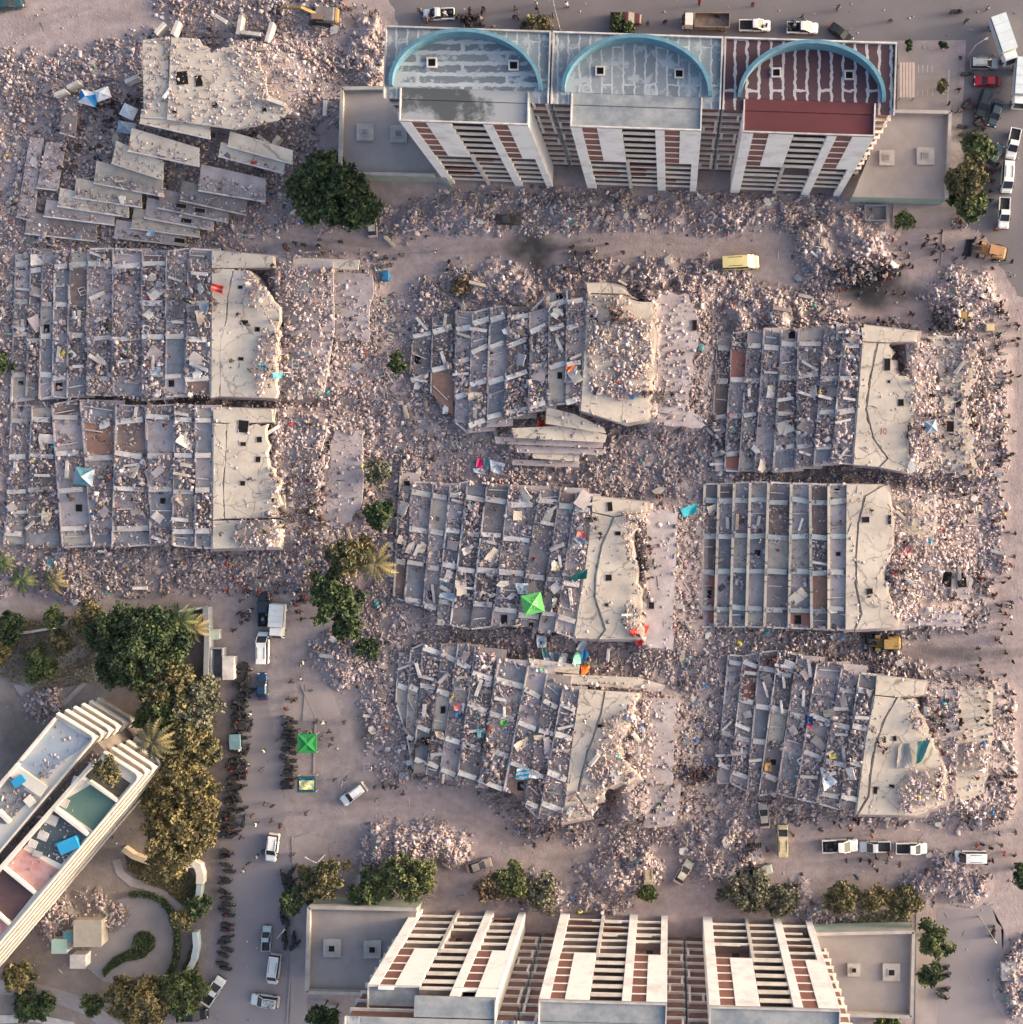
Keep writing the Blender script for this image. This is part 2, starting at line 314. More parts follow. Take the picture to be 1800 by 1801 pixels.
def sheet(name, poly, z, m, label):
    mb = MB(); q = [P(x, y) for x, y in poly]; q = [(v.x, v.y) for v in q]
    mb.prism(q, z - .05, z); o = mb.obj(name, None, m); return tag(o, label, kind='structure')
# streets (asphalt sheets, pavements with kerb steps)
RR = random.Random(5)
sheet('road', ragged([(655,-120),(700,52),(1170,60),(1480,72),(1700,70),(1692,230),(1700,390),(1740,430),(1790,520),(1950,560),(1950,-120)], {0,5,6,7,8}, 5, 14, RR), .012, ASPH, 'grey asphalt street along the north and east side')
sheet('road', ragged([(402,1185),(470,1230),(497,1400),(512,1560),(505,1960),(330,1960),(365,1740),(392,1640),(388,1480),(404,1300)], {0,1,2,7,8,9}, 5, 14, RR), .012, ASPH2, 'grey asphalt street beside the row of motorbikes')
sheet('road', ragged([(1648,1590),(1700,1575),(1745,1590),(1768,1640),(1775,1960),(1650,1960)], {0,1,2,3}, 6, 14, RR), .012, ASPH2, 'grey asphalt street in the lower right')
def kerb(pts, wpx=3, h=.13):
    mb = MB()
    for a, b in zip(pts[:-1], pts[1:]):
        A = P(*a); B = P(*b); d = (B-A).normalized(); n = Vector((-d.y, d.x, 0))*wpx*.05
        mb.hexa([A-n, B-n, B+n, A+n], [A-n+Vector((0,0,h)), B-n+Vector((0,0,h)), B+n+Vector((0,0,h)), A+n+Vector((0,0,h))])
    o = mb.obj('kerb', None, PAVE); return tag(o, 'narrow concrete kerb at the street edge', kind='structure')
kerb([(515,1472),(516,1540),(512,1700),(505,1801)]); kerb([(1646,1660),(1646,1801)]); kerb([(552,1360),(555,1260),(530,1205)]); kerb([(1660,405),(1656,470)])
tag(sheet('pavement', [(517,1474),(540,1466),(575,1476),(580,1530),(517,1545)], .12, PAVE, 'rounded pavement corner beside the west street'))
tag(sheet('pavement', [(518,1550),(543,1550),(541,1801),(510,1801)], .12, PAVE, 'pavement strip between west street and podium'))
tag(sheet('pavement', [(1612,1600),(1645,1640),(1645,1801),(1610,1801)], .12, PAVE, 'pavement strip between podium and lower right street'))
tag(sheet('pavement', [(1580,72),(1690,100),(1672,200),(1672,400),(1570,400),(1578,195)], .12, PAVE, 'dusty paved forecourt beside the red roofed tower'))
tag(sheet('pavement', [(537,1205),(578,1198),(600,1260),(560,1270),(532,1268)], .10, PAVE, 'bare paved rectangle among people near green canopy'))
# ---------------------------------------------------------------- collapsed apartment blocks
def lerp(a, b, t): return (a[0]+(b[0]-a[0])*t, a[1]+(b[1]-a[1])*t)
REGION = []     # (polygon, rubble label)
def pxprism(name, poly, z0, z1, parent, m, tilt=(0, 0)):
    """slab from survey points at height z1 (top)"""
    q = [P(x, y, z1) for x, y in poly]; cx = sum(v.x for v in q)/len(q); cy = sum(v.y for v in q)/len(q)
    mb = MB(); f1 = lambda x, y: z1 + (x-cx)*tilt[0] + (y-cy)*tilt[1]; f0 = lambda x, y: f1(x, y) - (z1 - z0)
    mb.prism([(v.x, v.y) for v in q], f0, f1); return mb.obj(name, parent, m)
def stamp(poly, z, dens=None, tint=None, size=None, mx=True):
    sl, m = sub(poly)
    if z is not None: ZM[sl][m] = np.maximum(ZM[sl][m], z) if mx else z
    if dens is not None: DENS[sl][m] = dens
    if tint is not None: TINT[sl][m] = tint
    if size is not None: SIZE[sl][m] = size
def strip_box(name, a, b, z, wpx, h, parent, m, sink=.05):
    A = P(*a, z); B = P(*b, z); d = (B-A); d.z = 0; d.normalize(); n = Vector((-d.y, d.x, 0))*wpx*.05
    up = Vector((0, 0, h)); dn = Vector((0, 0, -sink)); mb = MB()
    mb.hexa([A-n+dn, B-n+dn, B+n+dn, A+n+dn], [A-n*.9+up, B-n*.9+up, B+n*.9+up, A+n*.9+up]); return mb.obj(name, parent, m)
def opening(x, y, z, w, h, parent, rot=0):
    c = P(x, y, z); mb = MB(); a, b = w*.05, h*.05; t = .07
    o = bpy.data.objects.new('roof_opening', None)
    for (x0, x1, y0, y1) in ((-a-t, a+t, b, b+t), (-a-t, a+t, -b-t, -b), (-a-t, -a, -b, b), (a, a+t, -b, b)): mb.box(x0, x1, y0, y1, -.02, .06, 0)
    mb.box(-a, a, -b, b, -.02, .012, 1)  # black panel instead of a real hole, painting in its dark inside
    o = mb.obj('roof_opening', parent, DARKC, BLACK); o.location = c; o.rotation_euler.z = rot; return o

def collapsed(lines, rows, z0, zr, roofs, extra, label, rub_label, holes=(), patches=(), seed=1, beam_m=None, dens=(.4, 1.0), tint0=0.0, ztop=None, skip_beam=.2, endclear=.6, lip=None, jag=6, clear_p=.14):
    rnd = random.Random(seed)
    cpt = P((lines[0][0][0]+lines[-1][0][0])/2, (lines[0][0][1]+lines[0][1][1])/2)
    B = empty('collapsed_building', (0, 0, 0), label=label, cat='collapsed building', group='pancaked apartment blocks of the estate')
    lines = [((a[0], a[1]+rnd.uniform(-jag, jag)), (b[0], b[1]+rnd.uniform(-jag, jag))) for a, b in lines[:-1]] + [lines[-1]]
    n = len(lines) - 1; dz = (zr - z0) / n
    allp = []
    for k in range(n):
        (a, b), (c, d) = lines[k], lines[k + 1]; z = z0 + dz * k
        jt = rnd.uniform(-2, 2)
        poly = [a, (c[0]+14, a[1]+jt+(c[1]-a[1])*.3), (d[0]+14, b[1]+jt+(d[1]-b[1])*.3), b]
        pxprism('floor_slab', poly, z - .32, z, B, CONC if rnd.random() < .75 else DARKC)
        lipcuts = [0] + sorted(rnd.uniform(.1, .9) for _ in range(4)) + [1]
        for s0, s1 in zip(lipcuts[:-1], lipcuts[1:]):
            if lip or rnd.random() < .8: strip_box('edge_beam', lerp(a, b, s0+.004), lerp(a, b, s1-.004), z, lip or rnd.uniform(2.0, 3.2), .42 if lip else rnd.uniform(.12, .32), B, CREAM if lip else (PLAST if rnd.random() < .3 else CONC))
        if lip or rnd.random() < .45: strip_box('edge_beam', lerp(a, c, .08), lerp(a, c, .98), z, 3, .22, B, PLAST)
        if lip or rnd.random() < .55: strip_box('edge_beam', lerp(b, d, .08), lerp(b, d, .98), z, 3, .22, B, PLAST)
        face = [a, (c[0]+1, c[1]), (d[0]+1, d[1]), b]; stamp(face, z, mx=False); allp.append(face)
        # where do the cross walls hit this storey
        ys = []
        for (r1, r2) in rows:
            ta = None
            for it in range(3):
                xm = (lerp(a, b, .5)[0] + lerp(c, d, .5)[0]) / 2 if ta is None else (lerp(a, b, ta)[0] + lerp(c, d, ta)[0]) / 2
                y = r1[1] + (r2[1]-r1[1]) * (xm-r1[0]) / (r2[0]-r1[0]); ta = (y-a[1]) / (b[1]-a[1])
            sl = (r2[1]-r1[1]) / (r2[0]-r1[0])
            if 0.03 < ta < .97: ys.append((ta, sl))
        for ta, sl in ys:
            if rnd.random() < skip_beam: continue
            j = rnd.uniform(-2.5, 2.5)/max(60, b[1]-a[1]); pa = lerp(a, b, ta+j); pc = lerp(c, d, ta+j)
            ymid = (pa[1]+pc[1])/2; wx = pc[0]-pa[0]; tw = rnd.gauss(0, .06)
            A = (pa[0]+1.5, ymid-(sl+tw)*wx/2); Cc = (pa[0]+wx*rnd.uniform(.82, .99), ymid+(sl+tw)*wx*.42)
            strip_box('cross_wall', A, Cc, z, rnd.uniform(8, 10.5), min(dz-.1, rnd.uniform(.4, .6)), B, beam_m or PLAST)
            if rnd.random() < .25: stamp([(A[0], A[1]-4), (Cc[0], Cc[1]-4), (Cc[0], Cc[1]+4), (A[0], A[1]+4)], z+.4, dens=.25)
            else: stamp([(A[0], A[1]-4), (Cc[0], Cc[1]-4), (Cc[0], Cc[1]+4), (A[0], A[1]+4)], z+.45, dens=.04)
        ts = [0] + [t for t, _ in ys] + [1]
        for i in range(len(ts)-1):
            u, v = ts[i]+.02, ts[i+1]-.02
            if v-u < .05: continue
            cell = [lerp(a, b, u), lerp(c, d, u), lerp(c, d, v), lerp(a, b, v)]; end = i in (0, len(ts)-2)
            dn = rnd.uniform(*dens); tn = tint0 + rnd.uniform(-.45, .4)
            if end and rnd.random() < endclear: dn = rnd.uniform(.02, .12)
            elif rnd.random() < clear_p: dn = rnd.uniform(.05, .25)
            stamp(cell, None, dens=dn, tint=tn, size=rnd.uniform(.75, 1.35))
            # rubble inside the bay piles up, more so on its east side under the next storey
            if dn > .35:
                sl_, m_ = sub(cell); ZM[sl_][m_] += .5 * np.clip(NOISE[sl_][m_]-.3, 0, 1)*2
            if (dn < .3 and rnd.random() < .55) or rnd.random() < .12:
                q = [lerp(cell[0], cell[1], .08), lerp(cell[0], cell[1], .92), lerp(cell[3], cell[2], .92), lerp(cell[3], cell[2], .08)]
                pxprism('floor_panel', q, z-.01, z+.025, B, FLOORS[rnd.choices(range(6), (5, 2, 1, 3, 6, 1))[0]])
            if dn > .25 and rnd.random() < .55:
                t = rnd.uniform(u+.15*(v-u), v-.15*(v-u)); p1 = lerp(lerp(a, b, t), lerp(c, d, t), rnd.uniform(.3, .7)); an = rnd.choice([0, 0, math.pi/2, rnd.uniform(0, 3.1)])+rnd.gauss(0, .2); l_ = rnd.uniform(9, 17)
                strip_box('fallen_beam', (p1[0]-l_*math.cos(an), p1[1]-l_*math.sin(an)), (p1[0]+l_*math.cos(an), p1[1]+l_*math.sin(an)), z+.35, rnd.uniform(4, 7), .35, B, PLAST, sink=.3)
            if dn > .2 and rnd.random() < .34:
                t = rnd.uniform(u+.2*(v-u), v-.2*(v-u)); p1 = lerp(lerp(a, b, t), lerp(c, d, t), rnd.uniform(.3, .7)); mb = MB(); w2, h2 = rnd.uniform(.6, 1.5), rnd.uniform(.5, 1.1)
                mb.prism(ragged([(-w2, -h2), (w2, -h2), (w2, h2), (-w2, h2)], {0, 1, 2, 3}, .12, 3, rnd), -.09, .09); o = mb.obj('broken_slab', B, rnd.choice([CONC, PLAST, CREAM, DARKC])); o.location = P(p1[0], p1[1], z+.55); o.rotation_euler = (rnd.gauss(0, .2), rnd.gauss(0, .2), rnd.uniform(0, 3.1))
            # thin partition walls left standing on the storey
            if rnd.random() < .4:
                t = rnd.uniform(u+.2*(v-u), v-.2*(v-u)); p1 = lerp(a, b, t); p2 = lerp(c, d, t)
                strip_box('partition', lerp(p1, p2, .1), lerp(p1, p2, rnd.uniform(.6, .95)), z, 1.8, rnd.uniform(.2, .45), B, PLAST)
            if rnd.random() < .10 and dn < .5:
                t = rnd.uniform(u+.15*(v-u), v-.15*(v-u)); p1 = lerp(lerp(a, b, t), lerp(c, d, t), rnd.uniform(.3, .7)); s_ = rnd.uniform(7, 13)
                opening(p1[0], p1[1], z+.03, s_, s_*rnd.uniform(.8, 1.5), B)
    for poly, z, m in roofs:
        pxprism('roof_slab', poly, z-.38, z, B, m); stamp(poly, z, dens=.07, tint=.5, size=.6, mx=False); allp.append(poly)
        mx_, my_ = sum(p[0] for p in poly)/len(poly), sum(p[1] for p in poly)/len(poly)
        pxprism('floor_slab', [(x+math.copysign(3.2, x-mx_)*(1 if x > mx_ or poly is not roofs[0][0] else .2), y+(y-my_)*.004) for x, y in poly], z-.62, z-.385, B, CREAM)
        # storeys squeezed under the roof, seen as edges below it
        for j in (1, 2, 3):
            q = [(x + rnd.uniform(-2, 2) + (2.5*j if x > (min(p[0] for p in poly)+max(p[0] for p in poly))/2 else -.5*j), y + (1.6*j if y > (min(p[1] for p in poly)+max(p[1] for p in poly))/2 else -.6*j)) for x, y in poly]
            pxprism('floor_slab', q, z-.35-j*.95, z-j*.95, B, CONC)
    for poly, z, m, dn in extra:
        pxprism('floor_slab', poly, z-.35, z, B, m); stamp(poly, z, dens=dn, tint=.1, mx=True); allp.append(poly)
    for poly, dn, tn, hz in patches:
        sl, mk = sub(poly); e = blur(np.pad(mk.astype(float), 4), 3)[4:-4, 4:-4]*mk
        e = np.clip(e*1.3 + (NOISE[sl]-.5)*.8, 0, 1)*mk
        DENS[sl] = np.where(mk, np.maximum(DENS[sl], dn*np.clip(e*2, 0, 1)), DENS[sl]); ZM[sl] += hz*e*(.5+NOISE[sl]); TINT[sl] = np.where(mk, tn, TINT[sl]); SIZE[sl] = np.where(mk, 1.0, SIZE[sl])
    for hx, hy, w_, h_, z in holes: opening(hx, hy, z+.03, w_, h_, B, rnd.uniform(-.1, .1))
    xs = [p[0] for q in allp for p in q]; ys_ = [p[1] for q in allp for p in q]
    REGION.append(([(min(xs)-8, min(ys_)-8), (max(xs)+8, min(ys_)-8), (max(xs)+8, max(ys_)+8), (min(xs)-8, max(ys_)+8)], rub_label))
    return B
def LN(top, bot): return list(zip(top, bot))
R = random.Random(3)
BRIGHTB = mat('bright_beam', (.72,.68,.65), (.48,.45,.43), .7, rnd=.15)
# B: upper left block
zB = 6.2
LB = LN([(29,442),(56,441),(76,440),(97,438),(123,437),(156,437),(200,438),(251,438),(294,437),(333,438),(373,440)],
        [(21,703),(47,702),(70,700),(93,699),(119,699),(152,698),(198,697),(249,699),(290,698),(325,697),(371,699)])
bB = collapsed(LB, [((20,470),(373,464)), ((20,537),(373,533)), ((20,595),(373,593)), ((20,664),(373,663))], .7, zB,
  [([(373,440),(480,450),(482,470),(410,471),(373,471)], zB-.03, CREAM), (ragged([(373,473),(410,473),(400,520),(398,560),(388,600),(386,697),(372,699)], {1,2,3,4}, 1.5), zB, CREAM),
   (ragged([(412,474),(440,476),(492,540),(490,620),(484,700),(388,697),(388,600),(400,560),(402,520)], {0,1,2,3}, 5), zB+.02, CREAM)],
  [(ragged([(490,470),(586,460),(588,580),(570,690),(505,700),(488,640)], {3,4,5}, 6), 4.1, CONC, .6), (ragged([(588,478),(655,482),(648,600),(640,600),(590,600)], {1,2,3}, 5), 2.5, CONC, .25), ([(516,453),(632,457),(630,474),(516,471)], 3.9, CREAM, .08)],
  'collapsed block in upper left, ten storey edges stepping west from a cream roof', 'loose rubble and furniture heaped over the upper left collapsed block',
  [(423,505,7,5,zB),(430,567,13,7,zB),(453,579,8,7,zB),(424,631,8,5,zB),(495,573,9,12,4.15),(571,490,7,7,4.15)],
  [([(430,470),(492,475),(492,660),(455,700),(440,640),(470,560),(425,530)], .75, .35, .5), ([(500,470),(570,470),(570,700),(500,700)], .8, .2, .6)], seed=2)
# C: lower left block
zC = 6.0
LC = LN([(22,712),(58,710),(92,709),(142,708),(205,707),(257,710),(309,712),(344,712),(375,716)], [(8,955),(45,958),(110,958),(162,960),(198,961),(266,962),(304,962),(344,962),(374,964)])
collapsed(LC, [((20,738),(375,736)), ((20,802),(375,800)), ((20,863),(375,862)), ((20,934),(375,932))], .6, zC,
  [(ragged([(375,716),(478,720),(480,742),(398,744),(376,742)], {2,3}, 1), zC-.03, CREAM), (ragged([(376,744),(398,746),(396,800),(392,860),(394,912),(375,914)], {1,2,3}, 1.5), zC, CREAM),
   (ragged([(400,746),(470,746),(472,820),(495,850),(490,910),(396,912),(394,860),(398,800)], {0,1,2,3}, 5), zC+.02, CREAM), ([(375,916),(492,914),(494,948),(490,962),(374,965)], zC-.02, CREAM)],
  [(ragged([(500,732),(575,735),(570,800),(560,880),(510,900),(480,830)], {0,1,2,3,4}, 6), 3.9, CONC, .7), (ragged([(590,757),(640,757),(632,900),(600,930),(566,930),(575,830)], {1,2,3,4,5}, 5), 2.4, CONC, .15)],
  'collapsed block at the left edge with a crowd beside its cream roof', 'loose rubble heaped over the lower left collapsed block',
  [(428,750,17,20,zC),(456,773,9,9,zC),(428,781,9,6,zC),(454,808,8,9,zC),(427,850,8,7,zC),(577,783,6,14,2.45)],
  [([(470,735),(500,735),(520,900),(500,965),(400,960),(420,915),(480,900)], .7, .3, .4)], seed=5, dens=(.45, 1.0))
# D: centre upper block, turned
zD = 7.0
LD = LN([(728,573),(762,561),(803,551),(832,544),(863,540),(893,538),(933,552),(967,520),(998,510),(1032,500)], [(722,652),(758,690),(800,745),(824,765),(856,752),(888,738),(930,722),(965,716),(995,712),(1024,722)])
collapsed(LD, [((803,577),(1032,525)), ((730,650),(1032,568)), ((800,690),(1030,633)), ((800,758),(1030,695))], .8, zD,
  [(ragged([(1032,498),(1066,498),(1096,508),(1108,520),(1098,516),(1034,515)], {1,2}, 1.5), zD+.15, CREAM), (ragged([(1034,517),(1090,520),(1146,532),(1152,600),(1148,690),(1136,738),(1096,745),(1022,722),(1030,600)], {1,2,3,4}, 5, 6), zD, CREAM)],
  [(ragged([(1156,515),(1212,518),(1228,560),(1220,660),(1205,730),(1158,725),(1156,600)], {0,1,2,3}, 4), 4.5, CONC, .2), (ragged([(1150,700),(1210,715),(1245,738),(1235,753),(1120,742)], {1,2,3}, 3), 3.2, CONC, .2),
   ([(962,716),(1010,728),(1062,752),(1066,762),(960,745)], 5.4, CREAM, .06), ([(900,753),(1010,748),(1068,765),(1064,778),(905,770)], 4.5, CREAM, .1), ([(870,768),(1062,776),(1060,788),(872,780)], 3.7, CONC, .12), ([(905,783),(1064,790),(1060,800),(908,796)], 2.9, CONC, .12), ([(936,795),(1020,798),(1018,812),(938,806)], 2.6, CREAM, .05), ([(900,808),(1020,812),(1018,822),(902,818)], 1.9, CONC, .2)],
  'twisted collapsed block in the upper centre with slanting beams and rubble strewn cream roof', 'loose rubble over the twisted centre block', [(1045,560,14,12,zD),(1222,572,8,18,4.55)],
  [([(1032,545),(1080,550),(1146,560),(1146,690),(1095,705),(1036,690)], .9, .75, .12), ([(1034,517),(1100,520),(1130,560),(1040,560)], .5, .2, .4)], seed=8, tint0=.05, dens=(.3, 1.0), skip_beam=.08, beam_m=BRIGHTB)
# E: right upper block
zE = 7.0
LE = LN([(1263,583),(1288,582),(1317,581),(1345,580),(1375,579),(1405,582),(1452,573),(1485,570),(1515,571)], [(1250,826),(1275,828),(1300,828),(1328,828),(1360,828),(1400,827),(1432,816),(1463,818),(1502,817)])
collapsed(LE, [((1260,612),(1515,606)), ((1255,672),(1510,662)), ((1255,735),(1510,722)), ((1250,800),(1505,783))], .8, zE,
  [([(1515,571),(1613,584),(1608,600),(1560,602),(1518,600)], zE-.02, CREAM), (ragged([(1518,602),(1542,603),(1530,660),(1522,720),(1534,770),(1560,806),(1545,821),(1502,817)], {1,2,3,4}, 1.5), zE, CREAM),
   (ragged([(1546,604),(1566,604),(1572,650),(1612,680),(1606,730),(1590,760),(1602,832),(1549,822),(1564,806),(1538,770),(1526,720),(1534,660)], {1,2,3,4,5}, 4), zE+.03, CREAM)],
  [(ragged([(1630,587),(1720,596),(1726,640),(1700,700),(1660,720),(1644,640)], {1,2,3,4}, 5), 3.8, CREAM, .5), (ragged([(1656,700),(1700,690),(1712,760),(1726,842),(1640,828),(1650,760)], {0,1,2,3}, 5), 3.6, CREAM, .3)],
  'collapsed block in upper right whose cream roof carries red painted number 10', 'loose rubble over the upper right collapsed block',
  [(1561,641,10,20,zE),(1585,708,9,11,zE),(1564,671,4,4,zE),(1686,710,9,12,3.65),(1672,750,12,18,3.65)],
  [([(1566,610),(1620,620),(1650,690),(1600,760),(1620,830),(1600,830),(1600,690)], .8, .3, .4), ([(1600,600),(1640,600),(1660,830),(1600,830)], .8, .2, 1.2), ([(1690,600),(1755,610),(1745,840),(1700,840)], .8, .15, .4)], seed=11)
# F: centre middle block
zF = 6.8
LF = LN([(705,832),(725,846),(763,852),(793,850),(823,850),(857,852),(897,857),(952,857),(987,860),(1015,864),(1043,872)], [(693,1047),(712,1052),(745,1070),(768,1093),(793,1097),(827,1103),(865,1105),(907,1103),(948,1110),(977,1115),(1010,1122)])
collapsed(LF, [((705,862),(1043,893)), ((700,924),(1030,960)), ((695,983),(1025,1022)), ((693,1046),(1015,1088))], .8, zF,
  [([(1043,872),(1136,884),(1137,900),(1080,908),(1042,900)], zF-.02, CREAM), (ragged([(1042,902),(1078,910),(1056,960),(1046,1010),(1044,1050),(1063,1108),(1050,1124),(1010,1122),(1030,1000)], {1,2,3,4}, 1.2), zF-.1, CREAM),
   (ragged([(1082,910),(1134,902),(1112,940),(1118,990),(1128,1060),(1130,1124),(1054,1124),(1067,1108),(1048,1050),(1050,1010),(1060,960)], {1,2,3,4}, 4), zF+.12, CREAM)],
  [(ragged([(1140,897),(1193,900),(1188,1000),(1184,1143),(1130,1137),(1136,1000)], {1,2}, 3), 4.8, CONC, .08)],
  'collapsed block in the centre carrying a green tent, its cream roof cracked in a curve', 'loose rubble over the centre collapsed block',
  [(1073,891,8,15,zF),(1087,938,9,6,zF+.12),(1071,1016,10,10,zF+.12),(1068,1064,7,5,zF+.12),(1146,1065,9,11,4.85)],
  [([(1090,900),(1135,900),(1138,1000),(1130,1000),(1105,990)], .9, .3, .4), ([(1105,1000),(1135,1000),(1133,1130),(1100,1110)], .7, .2, .3)], seed=14, dens=(.4, 1.0), skip_beam=.12)
# G: right middle block (egg-crate bays swept clear)
zG = 7.2
LG = LN([(1240,851),(1265,850),(1292,849),(1320,848),(1352,849),(1392,850),(1425,851),(1458,852),(1490,852)], [(1232,1102),(1258,1102),(1285,1102),(1313,1103),(1345,1103),(1388,1105),(1428,1106),(1458,1107),(1488,1107)])
collapsed(LG, [((1240,880),(1490,882)), ((1235,941),(1490,944)), ((1233,1004),(1490,1008)), ((1232,1068),(1490,1073))], .7, zG,
  [(ragged([(1490,852),(1552,853),(1520,872),(1508,920),(1504,980),(1504,1030),(1514,1080),(1502,1107),(1488,1107)], {1,2,3,4,5,6}, 1.2), zG, CREAM), (ragged([(1556,854),(1564,870),(1571,920),(1570,953),(1553,1007),(1570,1073),(1580,1087),(1578,1103),(1506,1107),(1518,1080),(1508,1030),(1508,980),(1512,920),(1524,873)], {3,4,5,6}, 3), zG+.03, CREAM)],
  [(ragged([(1575,880),(1640,880),(1650,960),(1600,960),(1578,940)], {0,1,2,3}, 6), 5.0, CREAM, .6), (ragged([(1600,1070),(1690,1075),(1700,1100),(1580,1105),(1575,1080)], {0,1,2}, 4), 3.8, CONC, .3), (ragged([(1655,1000),(1712,1010),(1708,1050),(1655,1050)], {0,1,2,3}, 3), 2.7, CONC, .2)],
  'collapsed block on the right with open square bays and smooth cream roof', 'loose rubble over the grid bays and east flank of the right middle block',
  [(1565,914,5,15,zG+.03),(1523,914,12,9,zG+.03),(1530,1040,10,9,zG+.03),(1666,1019,16,26,2.75),(1692,1020,16,26,2.75)],
  [([(1562,870),(1660,880),(1660,1080),(1570,1090),(1556,1010),(1572,950)], .9, .45, .8), ([(1640,880),(1720,890),(1700,1010),(1640,1000)], .8, .35, .5)], seed=17, dens=(.02, .55), skip_beam=.06, beam_m=mat('pale_beam', (.46,.48,.46), (.33,.34,.33), .7, rnd=.12), endclear=.95, lip=5, jag=1)
# H: centre lower block
zH = 6.8
LH = LN([(702,1152),(723,1140),(745,1136),(778,1128),(807,1132),(837,1143),(878,1157),(930,1167),(963,1188),(992,1200),(1020,1213)], [(697,1233),(715,1290),(728,1350),(750,1363),(773,1373),(803,1383),(840,1390),(887,1393),(923,1420),(948,1437),(990,1447)])
collapsed(LH, [((783,1155),(1000,1237)), ((783,1218),(1000,1292)), ((740,1275),(1000,1365)), ((740,1333),(1000,1425))], .8, zH,
  [(ragged([(1020,1213),(1062,1216),(1054,1260),(1030,1330),(1014,1400),(1036,1436),(990,1447),(1004,1330)], {1,2,3,4}, 1.3), zH-.05, CREAM), (ragged([(1066,1216),(1122,1220),(1112,1260),(1092,1300),(1100,1340),(1130,1372),(1072,1383),(1046,1430),(1040,1434),(1018,1400),(1034,1330),(1058,1260)], {1,2,3,4,5,6}, 4), zH+.05, CREAM)],
  [(ragged([(1133,1227),(1190,1230),(1186,1290),(1183,1380),(1130,1376),(1126,1300)], {1,2,3,5}, 3), 4.0, CONC, .15), (ragged([(1142,1382),(1198,1380),(1190,1450),(1134,1455)], {1,2}, 3), 3.3, CONC, .25),
   ([(930,1158),(1020,1170),(1018,1186),(935,1176)], 4.6, CREAM, .05), ([(990,1186),(1120,1192),(1170,1206),(1120,1212),(1000,1202)], 5.4, CREAM, .1), ([(1090,1200),(1170,1208),(1165,1216),(1092,1212)], 4.4, CONC, .1)],
  'collapsed block in lower centre with storeys fanned towards the street and cracked cream roof', 'loose rubble over the lower centre collapsed block',
  [(1055,1277,7,5,zH+.05),(1150,1427,7,7,3.35),(1160,1415,6,6,3.35)],
  [([(1060,1270),(1115,1240),(1135,1300),(1130,1370),(1060,1400),(1030,1360)], .8, .4, .5), ([(1110,1225),(1140,1225),(1150,1380),(1110,1370)], .8, .3, .5), ([(1010,1380),(1060,1380),(1050,1440),(990,1445)], .6, .4, .3)], seed=21, dens=(.4, 1.0), skip_beam=.1, beam_m=BRIGHTB)
# I: right lower block
zI = 6.8
LI = LN([(1282,1153),(1308,1150),(1337,1143),(1370,1150),(1403,1155),(1438,1165),(1483,1172),(1513,1180),(1543,1188)], [(1260,1373),(1285,1380),(1315,1390),(1335,1393),(1367,1397),(1400,1403),(1437,1410),(1475,1423),(1507,1430)])
collapsed(LI, [((1285,1163),(1540,1217)), ((1280,1227),(1530,1280)), ((1275,1288),(1520,1345)), ((1265,1345),(1510,1405))], .8, zI,
  [([(1543,1188),(1627,1200),(1622,1222),(1580,1226),(1540,1222)], zI-.03, CREAM), (ragged([(1540,1224),(1576,1228),(1556,1262),(1538,1310),(1530,1360),(1526,1400),(1507,1432),(1524,1300)], {1,2,3,4}, 1.4), zI, CREAM),
   (ragged([(1580,1228),(1610,1232),(1626,1270),(1640,1310),(1664,1355),(1662,1410),(1612,1434),(1512,1432),(1530,1402),(1534,1360),(1542,1310),(1560,1262)], {0,1,2,3,4,5}, 4), zI+.04, CREAM)],
  [(ragged([(1690,1208),(1747,1210),(1747,1300),(1733,1393),(1680,1417),(1684,1300)], {1,2,3}, 3), 3.5, CREAM, .12), (ragged([(1640,1215),(1688,1215),(1682,1400),(1670,1400),(1650,1300)], {0,2,3,4}, 5), 4.4, CONC, .75)],
  'collapsed block in lower right with clean pale bays along its north edge', 'loose rubble over the lower right collapsed block',
  [(1569,1383,8,5,zI+.04),(1574,1299,6,8,zI+.04),(1540,1390,6,12,zI),(1690,1270,6,14,3.55)],
  [([(1610,1235),(1650,1230),(1660,1300),(1640,1310),(1600,1270)], .8, .3, .4), ([(1600,1355),(1660,1350),(1665,1410),(1590,1430),(1580,1390)], .9, .75, .7), ([(1695,1310),(1745,1305),(1735,1355),(1690,1358)], .95, .9, .5)], seed=25, dens=(.35, 1.0), tint0=.05)
